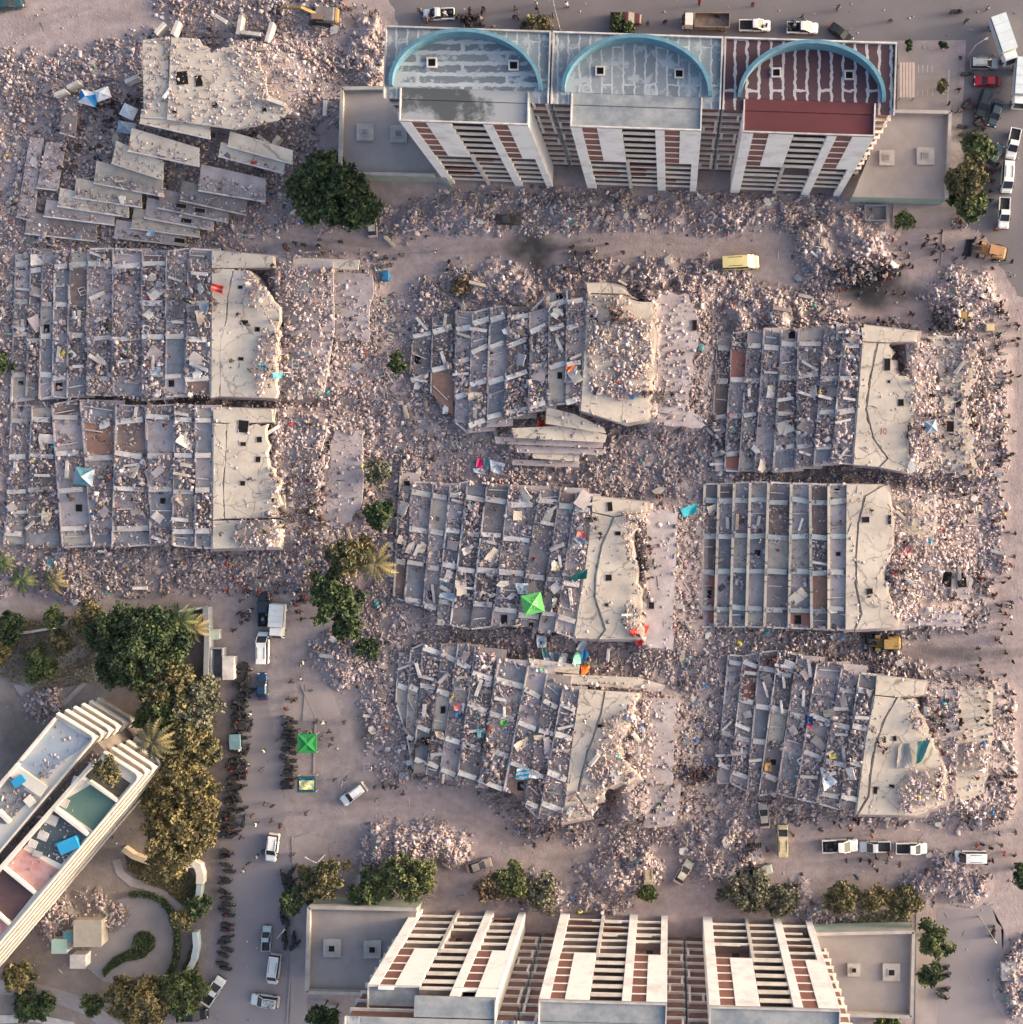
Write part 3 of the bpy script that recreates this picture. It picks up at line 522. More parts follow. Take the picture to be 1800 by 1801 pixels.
# A: top left block, storeys slid south
rnd = random.Random(31)
A_ = empty('collapsed_building', label='collapsed block in the top left corner with long storey slabs sliding south', cat='collapsed building', group='pancaked apartment blocks of the estate')
k_ = .389; allp = []
stack = [([(640,180),(770,165),(760,535),(650,530)],5.6,CREAM,.12),
 ([(635,535),(955,605),(950,628),(632,556)],5.6,CREAM,.05),([(590,620),(905,712),(900,752),(578,682)],4.9,CREAM,.12),([(520,678),(745,775),(737,812),(505,738)],4.3,CREAM,.08),
 ([(1035,635),(1328,722),(1324,742),(1028,660)],5.0,CREAM,.02),([(995,685),(1292,765),(1286,785),(988,706)],4.3,CREAM,.05),([(905,785),(1205,850),(1200,912),(898,862)],3.6,CONC,.25),([(820,858),(1120,932),(1112,972),(812,906)],3.1,DARKC,.12),
 ([(720,895),(1035,968),(1030,1006),(714,940)],2.7,DARKC,.12),([(660,935),(970,1008),(965,1042),(654,986)],2.2,CONC,.12),([(600,980),(905,1038),(900,1072),(592,1032)],1.7,FLOORS[4],.08),([(520,1035),(845,1080),(840,1112),(515,1075)],1.2,CONC,.12),
 ([(430,768),(740,850),(735,888),(424,828)],3.2,FLOORS[4],.35),([(340,848),(645,902),(640,938),(333,892)],2.7,FLOORS[4],.3),([(268,893),(585,953),(580,982),(260,932)],2.2,CREAM,.25),([(205,945),(520,988),(515,1018),(198,978)],1.8,CONC,.25),([(120,1000),(440,1045),(435,1092),(114,1056)],1.3,DARKC,.3),
 ([(130,620),(200,625),(150,1000),(75,980)],1.2,CONC,.35),([(205,640),(300,650),(260,860),(165,850)],1.7,CONC,.5),([(280,440),(360,430),(340,620),(270,600)],2.2,DARKC,.4)]
for poly, z, m, dn in stack:
    q = [(x*k_, y*k_) for x, y in poly]; ext = 17 if poly[1][0]-poly[0][0] > 200 else 0; pxprism('floor_slab', ragged([(q[0][0]+2, q[0][1]-ext), (q[1][0]-2, q[1][1]-ext), q[2], q[3]], {1}, .8, 4, rnd), z-.32, z, A_, m, tilt=(rnd.uniform(-.01, .01), 0)); stamp(q, z, dens=min(.6, dn*2.2+.1), tint=.0, size=.8); allp.append(q)
    strip_box('edge_beam', q[3], q[2], z, 2.6, .22, A_, PLAST)
q = ragged([(x*k_, y*k_) for x, y in [(775,165),(900,175),(960,240),(1060,200),(1180,260),(1210,420),(1320,500),(1250,545),(1060,585),(755,540)]], {1,2,3,4,5,6,7}, 4, 6, rnd)
pxprism('roof_slab', q, 5.7, 6.1, A_, CREAM); stamp(q, 6.1, dens=.3, tint=.6, size=.7)
for hx, hy, ww, hh in ((320,137,20,22),(350,142,12,18),(378,185,9,9),(307,196,8,6),(465,193,7,6)): opening(hx, hy, 6.105, ww, hh, A_, .1)
for hx, hy in ((319,362),(352,370),(328,388),(316,423)): opening(hx, hy, 3.2 if hy < 375 else 2.3, 18, 7, A_, -.15)
sl, mk = sub([(400,90),(520,90),(560,130),(520,205),(470,190),(420,190)]); DENS[sl] = np.where(mk, .8, DENS[sl]); ZM[sl] = np.where(mk, np.maximum(ZM[sl], 4.5+NOISE[sl]*2), ZM[sl]); TINT[sl] = np.where(mk, .55, TINT[sl])
for r in range(5):
    y0 = 470+r*62; x0 = 290-r*0
for (x0, y0, x1, y1) in ((120,155,140,145),(98,168,118,160),(222,145,245,135),(250,130,268,118),(262,150,278,140),(275,60,292,42),(305,62,315,38),(380,28,400,40),(420,62,425,28),(425,58,460,62),(470,75,480,40),(455,240,475,255),(480,258,492,240),(258,205,270,192)):
    strip_box('fallen_beam', (x0, y0), (x1, y1), 2.5, 7, .6, A_, PLAST, sink=1.2)
REGION.append(([(-60,-60),(600,-60),(600,432),(-60,432)], 'loose rubble over the top left collapsed block'))
# extra fallen beams along the slanting rows of the twisted block, and big single planks elsewhere are loose things (below)
make_ground()
# ---------------------------------------------------------------- loose rubble (uncountable): one object per area
ZONES = REGION + [
 ([(640,330),(1280,330),(1280,452),(640,452)], 'low rubble strewn in front of the north tower'), ([(1280,330),(1620,330),(1620,500),(1280,500)], 'loose rubble heap beside the yellow bus'),
 ([(1600,440),(1800,440),(1800,600),(1600,600)], 'loose rubble heap beside the orange wheel loader'), ([(620,1420),(880,1420),(880,1600),(620,1600)], 'oval rubble heap by the shrubs at the lower street'),
 ([(880,1450),(1340,1450),(1340,1640),(880,1640)], 'rubble strewn in front of the south tower'), ([(1340,1450),(1800,1450),(1800,1860),(1340,1860)], 'rubble on the lower right roadside'),
 ([(0,960),(640,960),(640,1420),(0,1420)], 'scattered rubble around the west street and its trees'), ([(0,1420),(500,1420),(500,1860),(0,1860)], 'rubble fallen around the white banded building'), ([(560,0),(700,0),(700,330),(560,330)], 'rubble heap at the west end of the north tower'),
 ([(640,440),(1300,440),(1300,1500),(640,1500)], 'rubble filling the gaps between the central blocks'), ([(-60,-60),(1860,-60),(1860,1860),(-60,1860)], 'scattered rubble over the rest of the estate')]
CLEAR = []
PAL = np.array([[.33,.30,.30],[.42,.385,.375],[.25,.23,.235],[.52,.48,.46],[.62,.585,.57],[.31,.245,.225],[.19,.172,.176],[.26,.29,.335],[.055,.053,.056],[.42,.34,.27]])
def scatter_rubble():
    global DENS
    DENS = np.maximum(DENS, blur(DENS, 2)*.35)*(.35+.9*np.clip((.5*lattice(60, 41)+.5*lattice(150, 42)-.22)*2.2, 0, 1))
    for q in CLEAR: DENS[inpoly(q)] = np.minimum(DENS[inpoly(q)], .02)
    N0 = 470000
    px = RNG.uniform(-50, 1850, N0); py = RNG.uniform(-50, 1850, N0)
    ix = ((px-G0)/GR).astype(int); iy = ((py-G0)/GR).astype(int)
    acc = RNG.random(N0) < DENS[iy, ix]*.82 + .008
    for t in towers_px:
        acc &= ~inpoly(t, px, py)
    px, py, ix, iy = px[acc], py[acc], ix[acc], iy[acc]; n = len(px)
    d = DENS[iy, ix]; tint = TINT[iy, ix]; sc = SIZE[iy, ix]
    u = RNG.random(n); a = (.13 + .55*u**3.2) * sc * np.where(d < .06, .55, 1.0); big = RNG.random(n) < .06*np.clip(d*2, 0, 1); a = np.where(big, np.minimum(a*RNG.uniform(1.6, 3.0, n), .95), a)
    L = a*RNG.uniform(.8, 1.5, n); W = a*RNG.uniform(.45, 1.0, n); T = a*RNG.uniform(.18, .65, n)
    T = np.where(big, T*.4, T); rod = RNG.random(n) < .07; L = np.where(rod, RNG.uniform(.7, 1.9, n), L); W = np.where(rod, RNG.uniform(.06, .16, n), W); T = np.where(rod, .06, T)
    z = ZM[iy, ix] + T*.25 + RNG.random(n)**2*.45*np.clip(d*1.5-.2, 0, 1)
    f = S*(1-z/H); cen = np.stack([(px-1180)*f, (850-py)*f, z], 1)
    yaw = RNG.uniform(0, 2*np.pi, n); ord_ = RNG.random(n) < .3; yaw = np.where(ord_, np.round(yaw/(np.pi/2))*(np.pi/2)+RNG.normal(0, .15, n), yaw)
    tx = RNG.normal(0, .33, n); ty = RNG.normal(0, .33, n); tx = np.where(d < .1, tx*.2, tx); ty = np.where(d < .1, ty*.2, ty)
    corners = np.array([[-1,-1,-1],[1,-1,-1],[1,1,-1],[-1,1,-1],[-1,-1,1],[1,-1,1],[1,1,1],[-1,1,1]], float)*.5
    v = corners[None]*np.stack([L, W, T], 1)[:, None, :]*(1+RNG.normal(0, .15, (n, 8, 3)))
    v[:, 4:, :2] *= RNG.uniform(.75, 1.0, (n, 1, 1))
    cx, sx = np.cos(tx), np.sin(tx); y1 = v[..., 1]*cx[:, None]-v[..., 2]*sx[:, None]; z1 = v[..., 1]*sx[:, None]+v[..., 2]*cx[:, None]; v[..., 1] = y1; v[..., 2] = z1
    cy, sy = np.cos(ty), np.sin(ty); x1 = v[..., 0]*cy[:, None]+v[..., 2]*sy[:, None]; z1 = -v[..., 0]*sy[:, None]+v[..., 2]*cy[:, None]; v[..., 0] = x1; v[..., 2] = z1
    c, s_ = np.cos(yaw), np.sin(yaw); x1 = v[..., 0]*c[:, None]-v[..., 1]*s_[:, None]; y1 = v[..., 0]*s_[:, None]+v[..., 1]*c[:, None]; v[..., 0] = x1; v[..., 1] = y1
    v += cen[:, None, :]
    # colour
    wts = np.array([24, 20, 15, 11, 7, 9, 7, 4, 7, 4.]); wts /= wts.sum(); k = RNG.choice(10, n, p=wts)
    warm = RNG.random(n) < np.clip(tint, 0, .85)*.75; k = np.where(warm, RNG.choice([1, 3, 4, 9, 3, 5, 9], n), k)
    dark = RNG.random(n) < np.clip(-tint, 0, .8)*.5; k = np.where(dark, RNG.choice([2, 6, 7, 8, 0], n), k)  # clusters of darker pieces stand in for shaded voids in the rubble
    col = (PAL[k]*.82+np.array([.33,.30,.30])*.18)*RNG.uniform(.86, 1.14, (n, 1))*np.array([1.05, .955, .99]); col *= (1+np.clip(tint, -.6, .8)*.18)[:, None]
    hot = RNG.random(n) < .009; hp = np.array([[.5,.06,.05],[.05,.2,.5],[.06,.42,.45],[.6,.5,.1],[.55,.25,.2],[.1,.3,.2]]); col[hot] = hp[RNG.integers(0, 6, hot.sum())]
    col = np.clip(col, .02, .9)
    zone = np.full(n, len(ZONES)-1)
    for i in range(len(ZONES)-2, -1, -1): zone[inpoly(ZONES[i][0], px, py)] = i
    quad = np.array([[0,3,2,1],[4,5,6,7],[0,1,5,4],[1,2,6,5],[2,3,7,6],[3,0,4,7]])
    m = attr_mat('rubble', .3, 2.2)
    for i, (_, lab) in enumerate(ZONES):
        s = np.nonzero(zone == i)[0]; c_ = len(s)
        if not c_: continue
        me = bpy.data.meshes.new('rubble'); me.vertices.add(c_*8); me.vertices.foreach_set('co', v[s].reshape(-1).astype(np.float32))
        fi = (quad[None]+8*np.arange(c_)[:, None, None]).reshape(-1)
        me.loops.add(len(fi)); me.loops.foreach_set('vertex_index', fi.astype(np.int32)); me.polygons.add(c_*6); me.polygons.foreach_set('loop_start', np.arange(0, c_*24, 4, dtype=np.int32))
        me.update(calc_edges=True)
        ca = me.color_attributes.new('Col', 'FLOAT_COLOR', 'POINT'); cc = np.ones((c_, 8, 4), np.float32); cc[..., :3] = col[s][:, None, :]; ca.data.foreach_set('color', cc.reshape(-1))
        me.materials.append(m); tag(mesh_obj('rubble', me), lab, 'rubble', kind='stuff')
    print('rubble pieces', n)
def zat(x, y):
    return float(ZM[min(GN-1, max(0, int((y-G0)/GR))), min(GN-1, max(0, int((x-G0)/GR)))])
# ---------------------------------------------------------------- standing apartment towers
BROWN = mat('brown_render', (.20,.105,.09), (.13,.075,.068), .6, rnd=.15)
BRICKRED = mat('red_brown_panel', (.26,.115,.09), (.19,.09,.075), .8, rnd=.2)
BANDM = mat('cream_band', (.72,.66,.60), (.54,.49,.45), .5, rnd=.08)
BLUEP = mat('blue_parapet_paint', (.045,.19,.28), (.14,.25,.31), .9, contrast=(.4,.75))
GLASSD = mat('dark_glass', (.02,.022,.026), (.03,.03,.034), 1, rough=.2, spec=.5)
RED1 = mat('dark_red_roof', (.125,.036,.042), (.10,.032,.037), .15)
BLUEROOF = mat('worn_blue_roof', (.19,.215,.24), (.32,.325,.33), .3, contrast=(.4,.6))
DARKROOF = mat('stained_roof', (.29,.30,.32), (.075,.085,.09), .11, contrast=(.50,.58))
MEMB1 = brick_mat('membrane_blue_rows', (.12,.145,.17), (.17,.20,.225), (.40,.425,.44), 13, 1.55, .30, 0, 1, (.34,.37,.39), .53)
MEMB2 = brick_mat('membrane_blue_columns', (.14,.165,.19), (.22,.245,.27), (.42,.44,.45), 11, 1.6, .13, math.pi/2, 1, (.33,.36,.385), .52)
MEMB3 = brick_mat('membrane_maroon_columns', (.062,.028,.040), (.075,.036,.047), (.42,.39,.40), 15, 1.75, .2, math.pi/2, 1)
SHADEFL = mat('shaded_brown_floor', (.22,.155,.135), (.15,.11,.10), .7, rnd=.15)  # balcony floors coloured darker to paint in the shade behind the bright edges
class Frame:
    def __init__(s, o, ang, out): s.o = Vector(o); s.ex = Vector((math.cos(ang), math.sin(ang), 0)); n = Vector((-s.ex.y, s.ex.x, 0)); s.en = n*out
    def p(s, u, v, z): return s.o + s.ex*u + s.en*v + Vector((0, 0, z))
def fbox(F, u0, u1, v0, v1, z0, z1, name, parent, m):
    mb = MB(); q = [F.p(u0, v0, z0), F.p(u1, v0, z0), F.p(u1, v1, z0), F.p(u0, v1, z0)]
    if area([(a.x, a.y) for a in q]) < 0: q = q[::-1]
    mb.hexa(q, [a+Vector((0, 0, z1-z0)) for a in q]); return mb.obj(name, parent, m)
NF = 12
def tower(F, u0, u1, m0, m1, h, label, roof_m, front_m, arc_m, arcpar, seed, lowL=0.0, tall_cut=6, hatch=()):
    rnd = random.Random(seed); T = empty('apartment_tower', F.p((u0+u1)/2, -6, 0), label=label, cat='apartment tower', group='standing tower blocks')
    T_inv = Matrix.Translation(-T.location)
    W = u1-u0; sh = h/NF; kids = []
    def fb(*a):
        o = fbox(F, *a[:6], a[6], T, a[7]); o.matrix_parent_inverse = T_inv; kids.append(o); return o
    fr = lambda f: u0+f*W
    # main body with floor plates, recessed between the fronts
    fb(m0+.35, m1-.35, -13.4, -3.75, 0, h-.3, 'core_wall', BROWN)
    for i in range(1, NF+1):
        z = i*sh-.35
        fb(m0, m1, -13.7, -3.38, z, z+.34 if i < NF else h-.02, 'floor_slab', BANDM)
        if i < NF:
            for c in (m0+.45, u0-.5, u1+.5, m1-.45):
                if rnd.random() < .35: fb(c-.18, c+.18, -3.74, -3.4, z+.36, z+sh-.02, 'mullion', BANDM)
    # projecting front
    fb(u0+.3, u1-.3, -3.7, -1.6, .05, h-.36-lowL, 'front_core', BROWN)
    for a, b in ((u0, u0+.28), (u1-.28, u1)): fb(a, b, -3.7, -.02, 0, h-.36-(lowL if a == u0 else 0), 'side_wall', WHITE)
    for i in range(1, NF+1):
        z = i*sh-.32; top = h-.36
        low = i <= tall_cut
        if not low and lowL and i == NF: continue
        if low:
            for fa, fbn in ((.07, .385), (.415, .645), (.715, .94)):
                if rnd.random() < .97: fb(fr(fa), fr(fbn), -1.62, -.40, z, z+.22, 'balcony_slab', SHADEFL); fb(fr(fa), fr(fbn), -.39, -.06-rnd.random()*.08, z-.1, z+.32, 'edge_beam', BANDM)
                if rnd.random() < .35: fb(fr(fa)+.1, fr(fbn)-rnd.uniform(.1, 2.5), -.28, -.16, z+.33, z+.33+rnd.uniform(.3, .9), 'balcony_parapet', BANDM if rnd.random() < .5 else BRICKRED)
                if rnd.random() < .7:
                    c = rnd.uniform(fr(fa)+.8, fr(fbn)-1.2); fb(c, c+1.1, -1.7, -1.585, z-sh+.4, z-sh+2.5, 'doorway', GLASSD)
        else:
            zt = min(z+.32, top)
            fb(fr(.395), fr(.645), -1.62, -.38, z, zt-.08, 'balcony_slab', SHADEFL); fb(fr(.395), fr(.645), -.37, -.10, z, zt, 'edge_beam', BANDM)
            fb(fr(.395), fr(.645), -.24, -.11, z-sh+.33, z-sh+1.25, 'balcony_parapet', BANDM)
            for a, b in ((.085, .2), (.72, .835)):
                fb(fr(a), fr(b), -.5, -.14, z-sh+.34, z-.02, 'window_panel', BRICKRED)
                fb(fr(a)-.02, fr(b)+.02, -.5, -.07, z, zt, 'window_band', WHITE)
    zc = tall_cut*sh
    fb(fr(0)+.285, fr(.085)-.03, -.5, -.02, 0, h-.36-lowL, 'pilaster', WHITE); fb(fr(.645)+.03, fr(.72)-.03, -1.5, -.02, 0, h-.36, 'pilaster', WHITE)
    fb(fr(.385)+.02, fr(.415)-.02, -1.5, -.06, 0, zc, 'pilaster', PLAST); fb(fr(.94)+.02, u1-.285, -.5, -.03, 0, zc, 'pilaster', WHITE)
    fb(fr(.2)+.03, fr(.39), -.5, -.03, zc+.02, h-.36-lowL, 'wall_panel', WHITE); fb(fr(.835)+.03, u1-.285, -.5, -.03, zc+.02, h-.36, 'wall_panel', WHITE)
    fb(fr(.085), fr(.2), -.5, -.13, h-.7-lowL, h-.36-lowL, 'window_band', WHITE)
    # roofs
    def sheet_(poly, z0, z1, name, m):
        me = MB(); q = [F.p(u, v, 0)-T.location for u, v in poly]; me.prism([(a.x, a.y) for a in q], z0, z1); o = me.obj(name, T, m); return o
    if lowL:
        sheet_([(u0+.02, -3.1), (fr(.39), -3.1), (fr(.39), -.04), (u0+.02, -.04)], h-.355-lowL, h-.2-lowL, 'front_roof', front_m)
        sheet_([(fr(.39)+.02, -3.1), (u1-.02, -3.1), (u1-.02, -.04), (fr(.39)+.02, -.04)], h-.355, h-.05, 'front_roof', front_m)
    else: sheet_([(u0+.02, -4.85), (u1-.02, -4.85), (u1-.02, -.04), (u0+.02, -.04)], h-.05 if False else h-.015, h+.02, 'front_roof', front_m) if False else sheet_([(u0+.02, -3.18), (u1-.02, -3.18), (u1-.02, -.04), (u0+.02, -.04)], h-.355, h-.03, 'front_roof', front_m)
    sheet_([(m0+.25, -13.5), (m1-.25, -13.5), (m1-.25, -3.25), (m0+.25, -3.25)], h-.015, h+.03, 'roof_sheet', roof_m)
    sheet_([(u0+.05, -4.9), (u1-.05, -4.9), (u1-.05, -3.24), (u0+.05, -3.24)], h+.032, h+.06, 'front_roof', front_m)
    for a, b, c, d in ((m0, m1, -13.75, -13.52), (m0, m0+.22, -13.5, -3.2), (m1-.22, m1, -13.5, -3.2)):
        fb(a, b, c, d, h-.03, h+.45, 'roof_parapet', PLAST)
    for a, b, c, d in ((u0, u0+.2, -4.8, -.25), (u1-.2, u1, -4.8, -.25), (u0, u1, -.22, 0)):
        fb(a, b, c, d, h-.03 if not (lowL and a == u0) else h-.2-lowL, h+.35 if not (lowL and a == u0) else h-lowL, 'roof_parapet', PLAST)
    if arcpar:
        cu, a_, cv, b_ = arcpar; n = 40; inn = []; out = []
        for k in range(n+1):
            t = math.pi*(k/n); ca, sa = math.cos(t), math.sin(t); inn.append((cu-a_*ca, cv-b_*sa)); out.append((cu-(a_+.55)*ca, cv-(b_+.55)*sa))
        sheet_(inn, h+.062, h+.085, 'arc_roof', arc_m)
        mb = MB(); vs = []; 
        for k in range(n+1):
            e = math.sin(math.pi*k/n); hh = .7+2.0*e**.6
            for (u, v), z in ((inn[k], h), (out[k], h), (out[k], h+hh), (inn[k], h+hh)): vs.append(F.p(u, v, z)-T.location)
        fs = [(3, 2, 1, 0), (4*n, 4*n+1, 4*n+2, 4*n+3)]
        for k in range(n):
            for j in range(4): fs.append((4*k+j, 4*k+(j+1) % 4, 4*k+4+(j+1) % 4, 4*k+4+j))
        mb.add(vs, fs); mb.obj('curved_parapet', T, BLUEP)
    for (u, v, s_) in hatch:
        mb = MB(); 
        for (x0, x1, y0, y1) in ((-s_-.2, s_+.2, s_, s_+.2), (-s_-.2, s_+.2, -s_-.2, -s_), (-s_-.2, -s_, -s_, s_), (s_, s_+.2, -s_, s_)): mb.box(x0, x1, y0, y1, 0, .35, 0)
        mb.box(-s_, s_, -s_, s_, 0, .03, 1)  # black panel painted in for the dark inside of the hatch
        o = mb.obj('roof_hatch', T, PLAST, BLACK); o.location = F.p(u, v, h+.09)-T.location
    return T
FN = Frame(P(785, 323), math.radians(-1.9), -1)       # front faces south
hN = 38.0
tower(FN, 0, 18.8, -2.4, 21.7, hN, 'west tower of the north row, grey-blue worn roof with blue curved parapet', MEMB2, DARKROOF, MEMB1, (9.6, 10.6, -5.0, 7.4), 1, hatch=((4.5, -8.6, .55), (16.4, -8.6, .55)))
tower(FN, 24.9, 44.0, 21.95, 46.7, hN, 'middle tower of the north row, patchy pale blue roof with blue curved parapet', MEMB2, BLUEROOF, MEMB2, (34.4, 10.4, -5.0, 7.4), 2, hatch=((29.0, -8.2, .5), (40.5, -8.2, .5)))
tower(FN, 50.0, 69.2, 46.95, 72.0, hN, 'east tower of the north row with dark red roof and striped maroon crown', MEMB3, RED1, MEMB3, (59.8, 10.2, -5.0, 7.4), 3, hatch=((54.6, -8.8, .5), (65.2, -8.8, .5)))
FS = Frame(P(728, 1598), math.radians(-1.6), 1)      # front faces north
tower(FS, 0, 19.7, -2.4, 22.6, 37.0, 'west tower of the south row with blue-grey roofs at two levels', MEMB2, BLUEROOF, MEMB2, None, 4, lowL=3.4)
tower(FS, 25.9, 44.7, 22.85, 47.6, 37.0, 'middle tower of the south row with one long blue-grey front roof', MEMB2, BLUEROOF, MEMB2, None, 5)
tower(FS, 50.9, 70.0, 47.85, 72.4, 37.6, 'east tower of the south row beside the podium with a broken terrace', MEMB2, BLUEROOF, MEMB2, None, 6)
# ---------------------------------------------------------------- podium terraces at the tower ends
DECK = mat('podium_deck', (.31,.275,.265), (.23,.205,.20), .12, bump=.15); PARA = mat('podium_parapet', (.40,.37,.35), (.29,.27,.255), .4); GREENW = mat('pale_green_wall', (.36,.42,.37), (.28,.33,.29), .5)
def podium(poly, z, edges, plinths, label):
    T = empty('podium', P(*poly[0], 0), label=label, cat='podium', group='single storey podiums at the tower ends'); inv = Matrix.Translation(-T.location)
    q = [P(x, y, z) for x, y in poly]
    mb = MB(); mb.prism([(a.x-T.location.x, a.y-T.location.y) for a in q], 0, z-.12); mb.obj('wall', T, GREENW)
    mb = MB(); mb.prism([(a.x-T.location.x, a.y-T.location.y) for a in q], z-.118, z); mb.obj('deck', T, DECK)
    for i in edges:
        a, b = q[i], q[(i+1) % len(q)]; d = (b-a).normalized(); n = Vector((-d.y, d.x, 0))*.28
        mb = MB(); lo = Vector((0, 0, -.1)); up = Vector((0, 0, 1.0)); mb.hexa([x-T.location+lo for x in (a-n, b-n, b+n, a+n)], [x-T.location+up for x in (a-n, b-n, b+n, a+n)]); mb.obj('parapet', T, PARA)
    for (x, y, s_) in plinths:
        c = P(x, y, z)-T.location; pl = MB(); pl.box(-s_, s_, -s_, s_, -.05, .4); pl.box(-s_*.45, s_*.45, -s_*.45, s_*.45, .402, .52)
        o = pl.obj('skylight_plinth', T, PARA); o.location = c
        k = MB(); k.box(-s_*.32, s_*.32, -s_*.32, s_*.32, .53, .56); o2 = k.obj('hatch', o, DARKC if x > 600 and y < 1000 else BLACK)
    return T
podium([(604,158),(700,157),(790,322),(766,310),(600,306)], 4.4, (0, 3, 4), ((643,233,1.45),(702,236,1.45)), 'podium terrace west of the north tower with square plinths')
podium([(1560,198),(1670,200),(1664,350),(1500,346)], 4.4, (0, 1), ((1628,275,1.5),(1560,278,1.3)), 'sunlit podium terrace east of the red roofed tower')
podium([(546,1593),(735,1597),(700,1745),(542,1742)], 4.4, (0, 2, 3), ((585,1667,1.5),(656,1669,1.5)), 'podium terrace west of the south tower with two skylight plinths')
podium([(1432,1640),(1606,1636),(1602,1785),(1432,1780)], 4.4, (0, 1, 2), ((1568,1709,1.5),(1502,1705,1.1)), 'podium terrace east of the south tower, littered with debris')
# ---------------------------------------------------------------- white banded building, lower left
BW = mat('band_white', (.66,.60,.52), (.48,.43,.38), .3, contrast=(.25,.5)); TAN = mat('tan_wall', (.34,.27,.22), (.24,.19,.16), .5)
def along(a, L, d=(-.645, .765)): return (a[0]+d[0]*L, a[1]+d[1]*L)
DSW = (-.645, .765)
def wing(Ncor, Ecor, L, zt, label, nst=6, se=True):
    o0 = P(*Ecor, 0); T = empty('apartment_building', o0, label=label, cat='apartment building', group='white banded wings'); off = Vector((o0.x, o0.y, 0))
    W_ = lambda p, z: P(p[0], p[1], zt) * 1.0
    A = P(*Ncor, zt); Bc = P(*Ecor, zt); D = Vector((DSW[0], -DSW[1], 0)); C1 = Bc+D*L; D1 = A+D*L
    vn = (A-Bc).normalized(); vn.z = 0
    def poly(ins):   # inset from NE and SE edges
        a = A+D*ins; b = Bc+D*ins+vn*ins; return [(q.x-off.x, q.y-off.y) for q in (a, b, C1+vn*ins, D1)]
    mb = MB(); mb.prism(poly(1.3), 0, zt-1.4); mb.obj('core_wall', T, TAN)
    sh = (zt-1.2)/nst
    for j in range(nst):
        z = zt-1.0-j*sh
        mb = MB(); mb.prism(poly(.02), z-.3, z-.02); mb.obj('floor_slab', T, BW)
        # parapet band round the NE and SE sides
        r = 1.0; t = .22
        out = [A+vn*.0, Bc+vn*r, Bc+vn*(r*.3)+D*(r*.3), Bc+D*r, C1]
        inn = [A+D*t, Bc+vn*r+D*t, Bc+vn*(r*.3+t*.7)+D*(r*.3+t*.7), Bc+D*r+vn*t, C1+vn*t]
        mb = MB(); vs = []
        for o_, i_ in zip(out, inn):
            for q, zz in ((o_, z-.3), (i_, z-.3), (i_, z+.7), (o_, z+.7)): vs.append((q.x-off.x, q.y-off.y, zz))
        fs = [(0, 1, 2, 3), (19, 18, 17, 16)]
        for k in range(4):
            for e in range(4): fs.append((4*k+(e+1) % 4, 4*k+e, 4*k+4+e, 4*k+4+(e+1) % 4))
        mb.add(vs, fs); mb.obj('parapet_band', T, BW)
        if j < nst-1:
            for s_ in range(1, 9):
                c = Bc+D*(s_*L/9)+vn*1.28; mb = MB(); mb.box(-.35, .35, -.35, .35, z-sh+.02, z-.32); o = mb.obj('pier', T, BW); o.location = (c.x-off.x, c.y-off.y, 0); o.rotation_euler.z = math.atan2(D.y, D.x)
    def floor(px_poly, m, dz=0.0, name='roof_floor'):
        q = [P(x, y, zt-1.0) for x, y in px_poly]; mb = MB(); mb.prism([(v.x-off.x, v.y-off.y) for v in q], zt-1.02, zt-.98+dz); return mb.obj(name, T, m)
    def wall(a, b, wpx, h, m=BW, name='roof_wall'):
        A_ = P(*a, zt-.9); B_ = P(*b, zt-.9); d = (B_-A_); d.z = 0; d.normalize(); n = Vector((-d.y, d.x, 0))*wpx*.05
        mb = MB(); q = [A_-n, B_-n, B_+n, A_+n]; mb.hexa([(v.x-off.x, v.y-off.y, zt-1.0) for v in q], [(v.x-off.x, v.y-off.y, zt-1.0+h) for v in q]); return mb.obj(name, T, m)
    return T, floor, wall
GREENF = mat('green_court', (.10,.18,.155), (.085,.15,.13), .3); BLUEF = mat('blue_grey_court', (.26,.32,.40), (.33,.36,.40), .25, contrast=(.4,.6)); MAROON = mat('maroon_floor', (.10,.06,.065), (.075,.05,.055), .4)
PINKF = mat('pink_floor', (.42,.18,.17), (.48,.30,.28), .5, contrast=(.4,.62)); TEALF = mat('dark_teal_floor', (.055,.085,.10), (.09,.11,.12), .4); BLUETARP = mat('blue_tarp', (.02,.25,.48), (.03,.30,.52), .4)
zt = 18.4
T2, fl, wa = wing((181,1323), (247,1366), 50, zt, 'white banded building wing with green, blue and red rooftop courts')
fl([(176,1340),(190,1350),(230,1378),(208,1404),(163,1376),(150,1365)], mat('planter_soil', (.05,.05,.045), (.09,.085,.075), .8))
fl([(163,1378),(207,1406),(165,1462),(104,1418),(112,1408),(140,1392)], GREENF, .012); wa((160,1373),(209,1407),4,.9)
fl([(100,1424),(156,1467),(108,1520),(92,1512),(40,1482)], TEALF, .012); wa((100,1421),(158,1466),5,1.0)
fl([(38,1492),(104,1530),(67,1568),(12,1522)], PINKF, .012); fl([(7,1526),(62,1570),(22,1620),(-30,1586)], MAROON, .012); wa((9,1524),(64,1569),4,.8)
fl([(-30,1590),(22,1622),(-30,1680),(-70,1650)], PINKF, .014); wa((-10,1598),(20,1624),4,.8); wa((170,1337),(-20,1553),6,1.0)
for (x, y, a, b) in ((138,1375,20,14),(113,1412,14,14),(92,1442,18,16),(76,1470,16,14),(58,1484,14,12),(66,1502,16,9)):
    wa((x-a/2, y-b/4), (x+a/2, y+b/4), b, .25, PLAST, 'broken_panel')
o = wa((107,1492), (140,1478), 20, .9, BLUETARP, 'tarp_shelter'); 
T1, fl, wa = wing((98,1255), (168,1298), 48, zt, 'white banded building wing with pale blue rooftop beside a dark corridor')
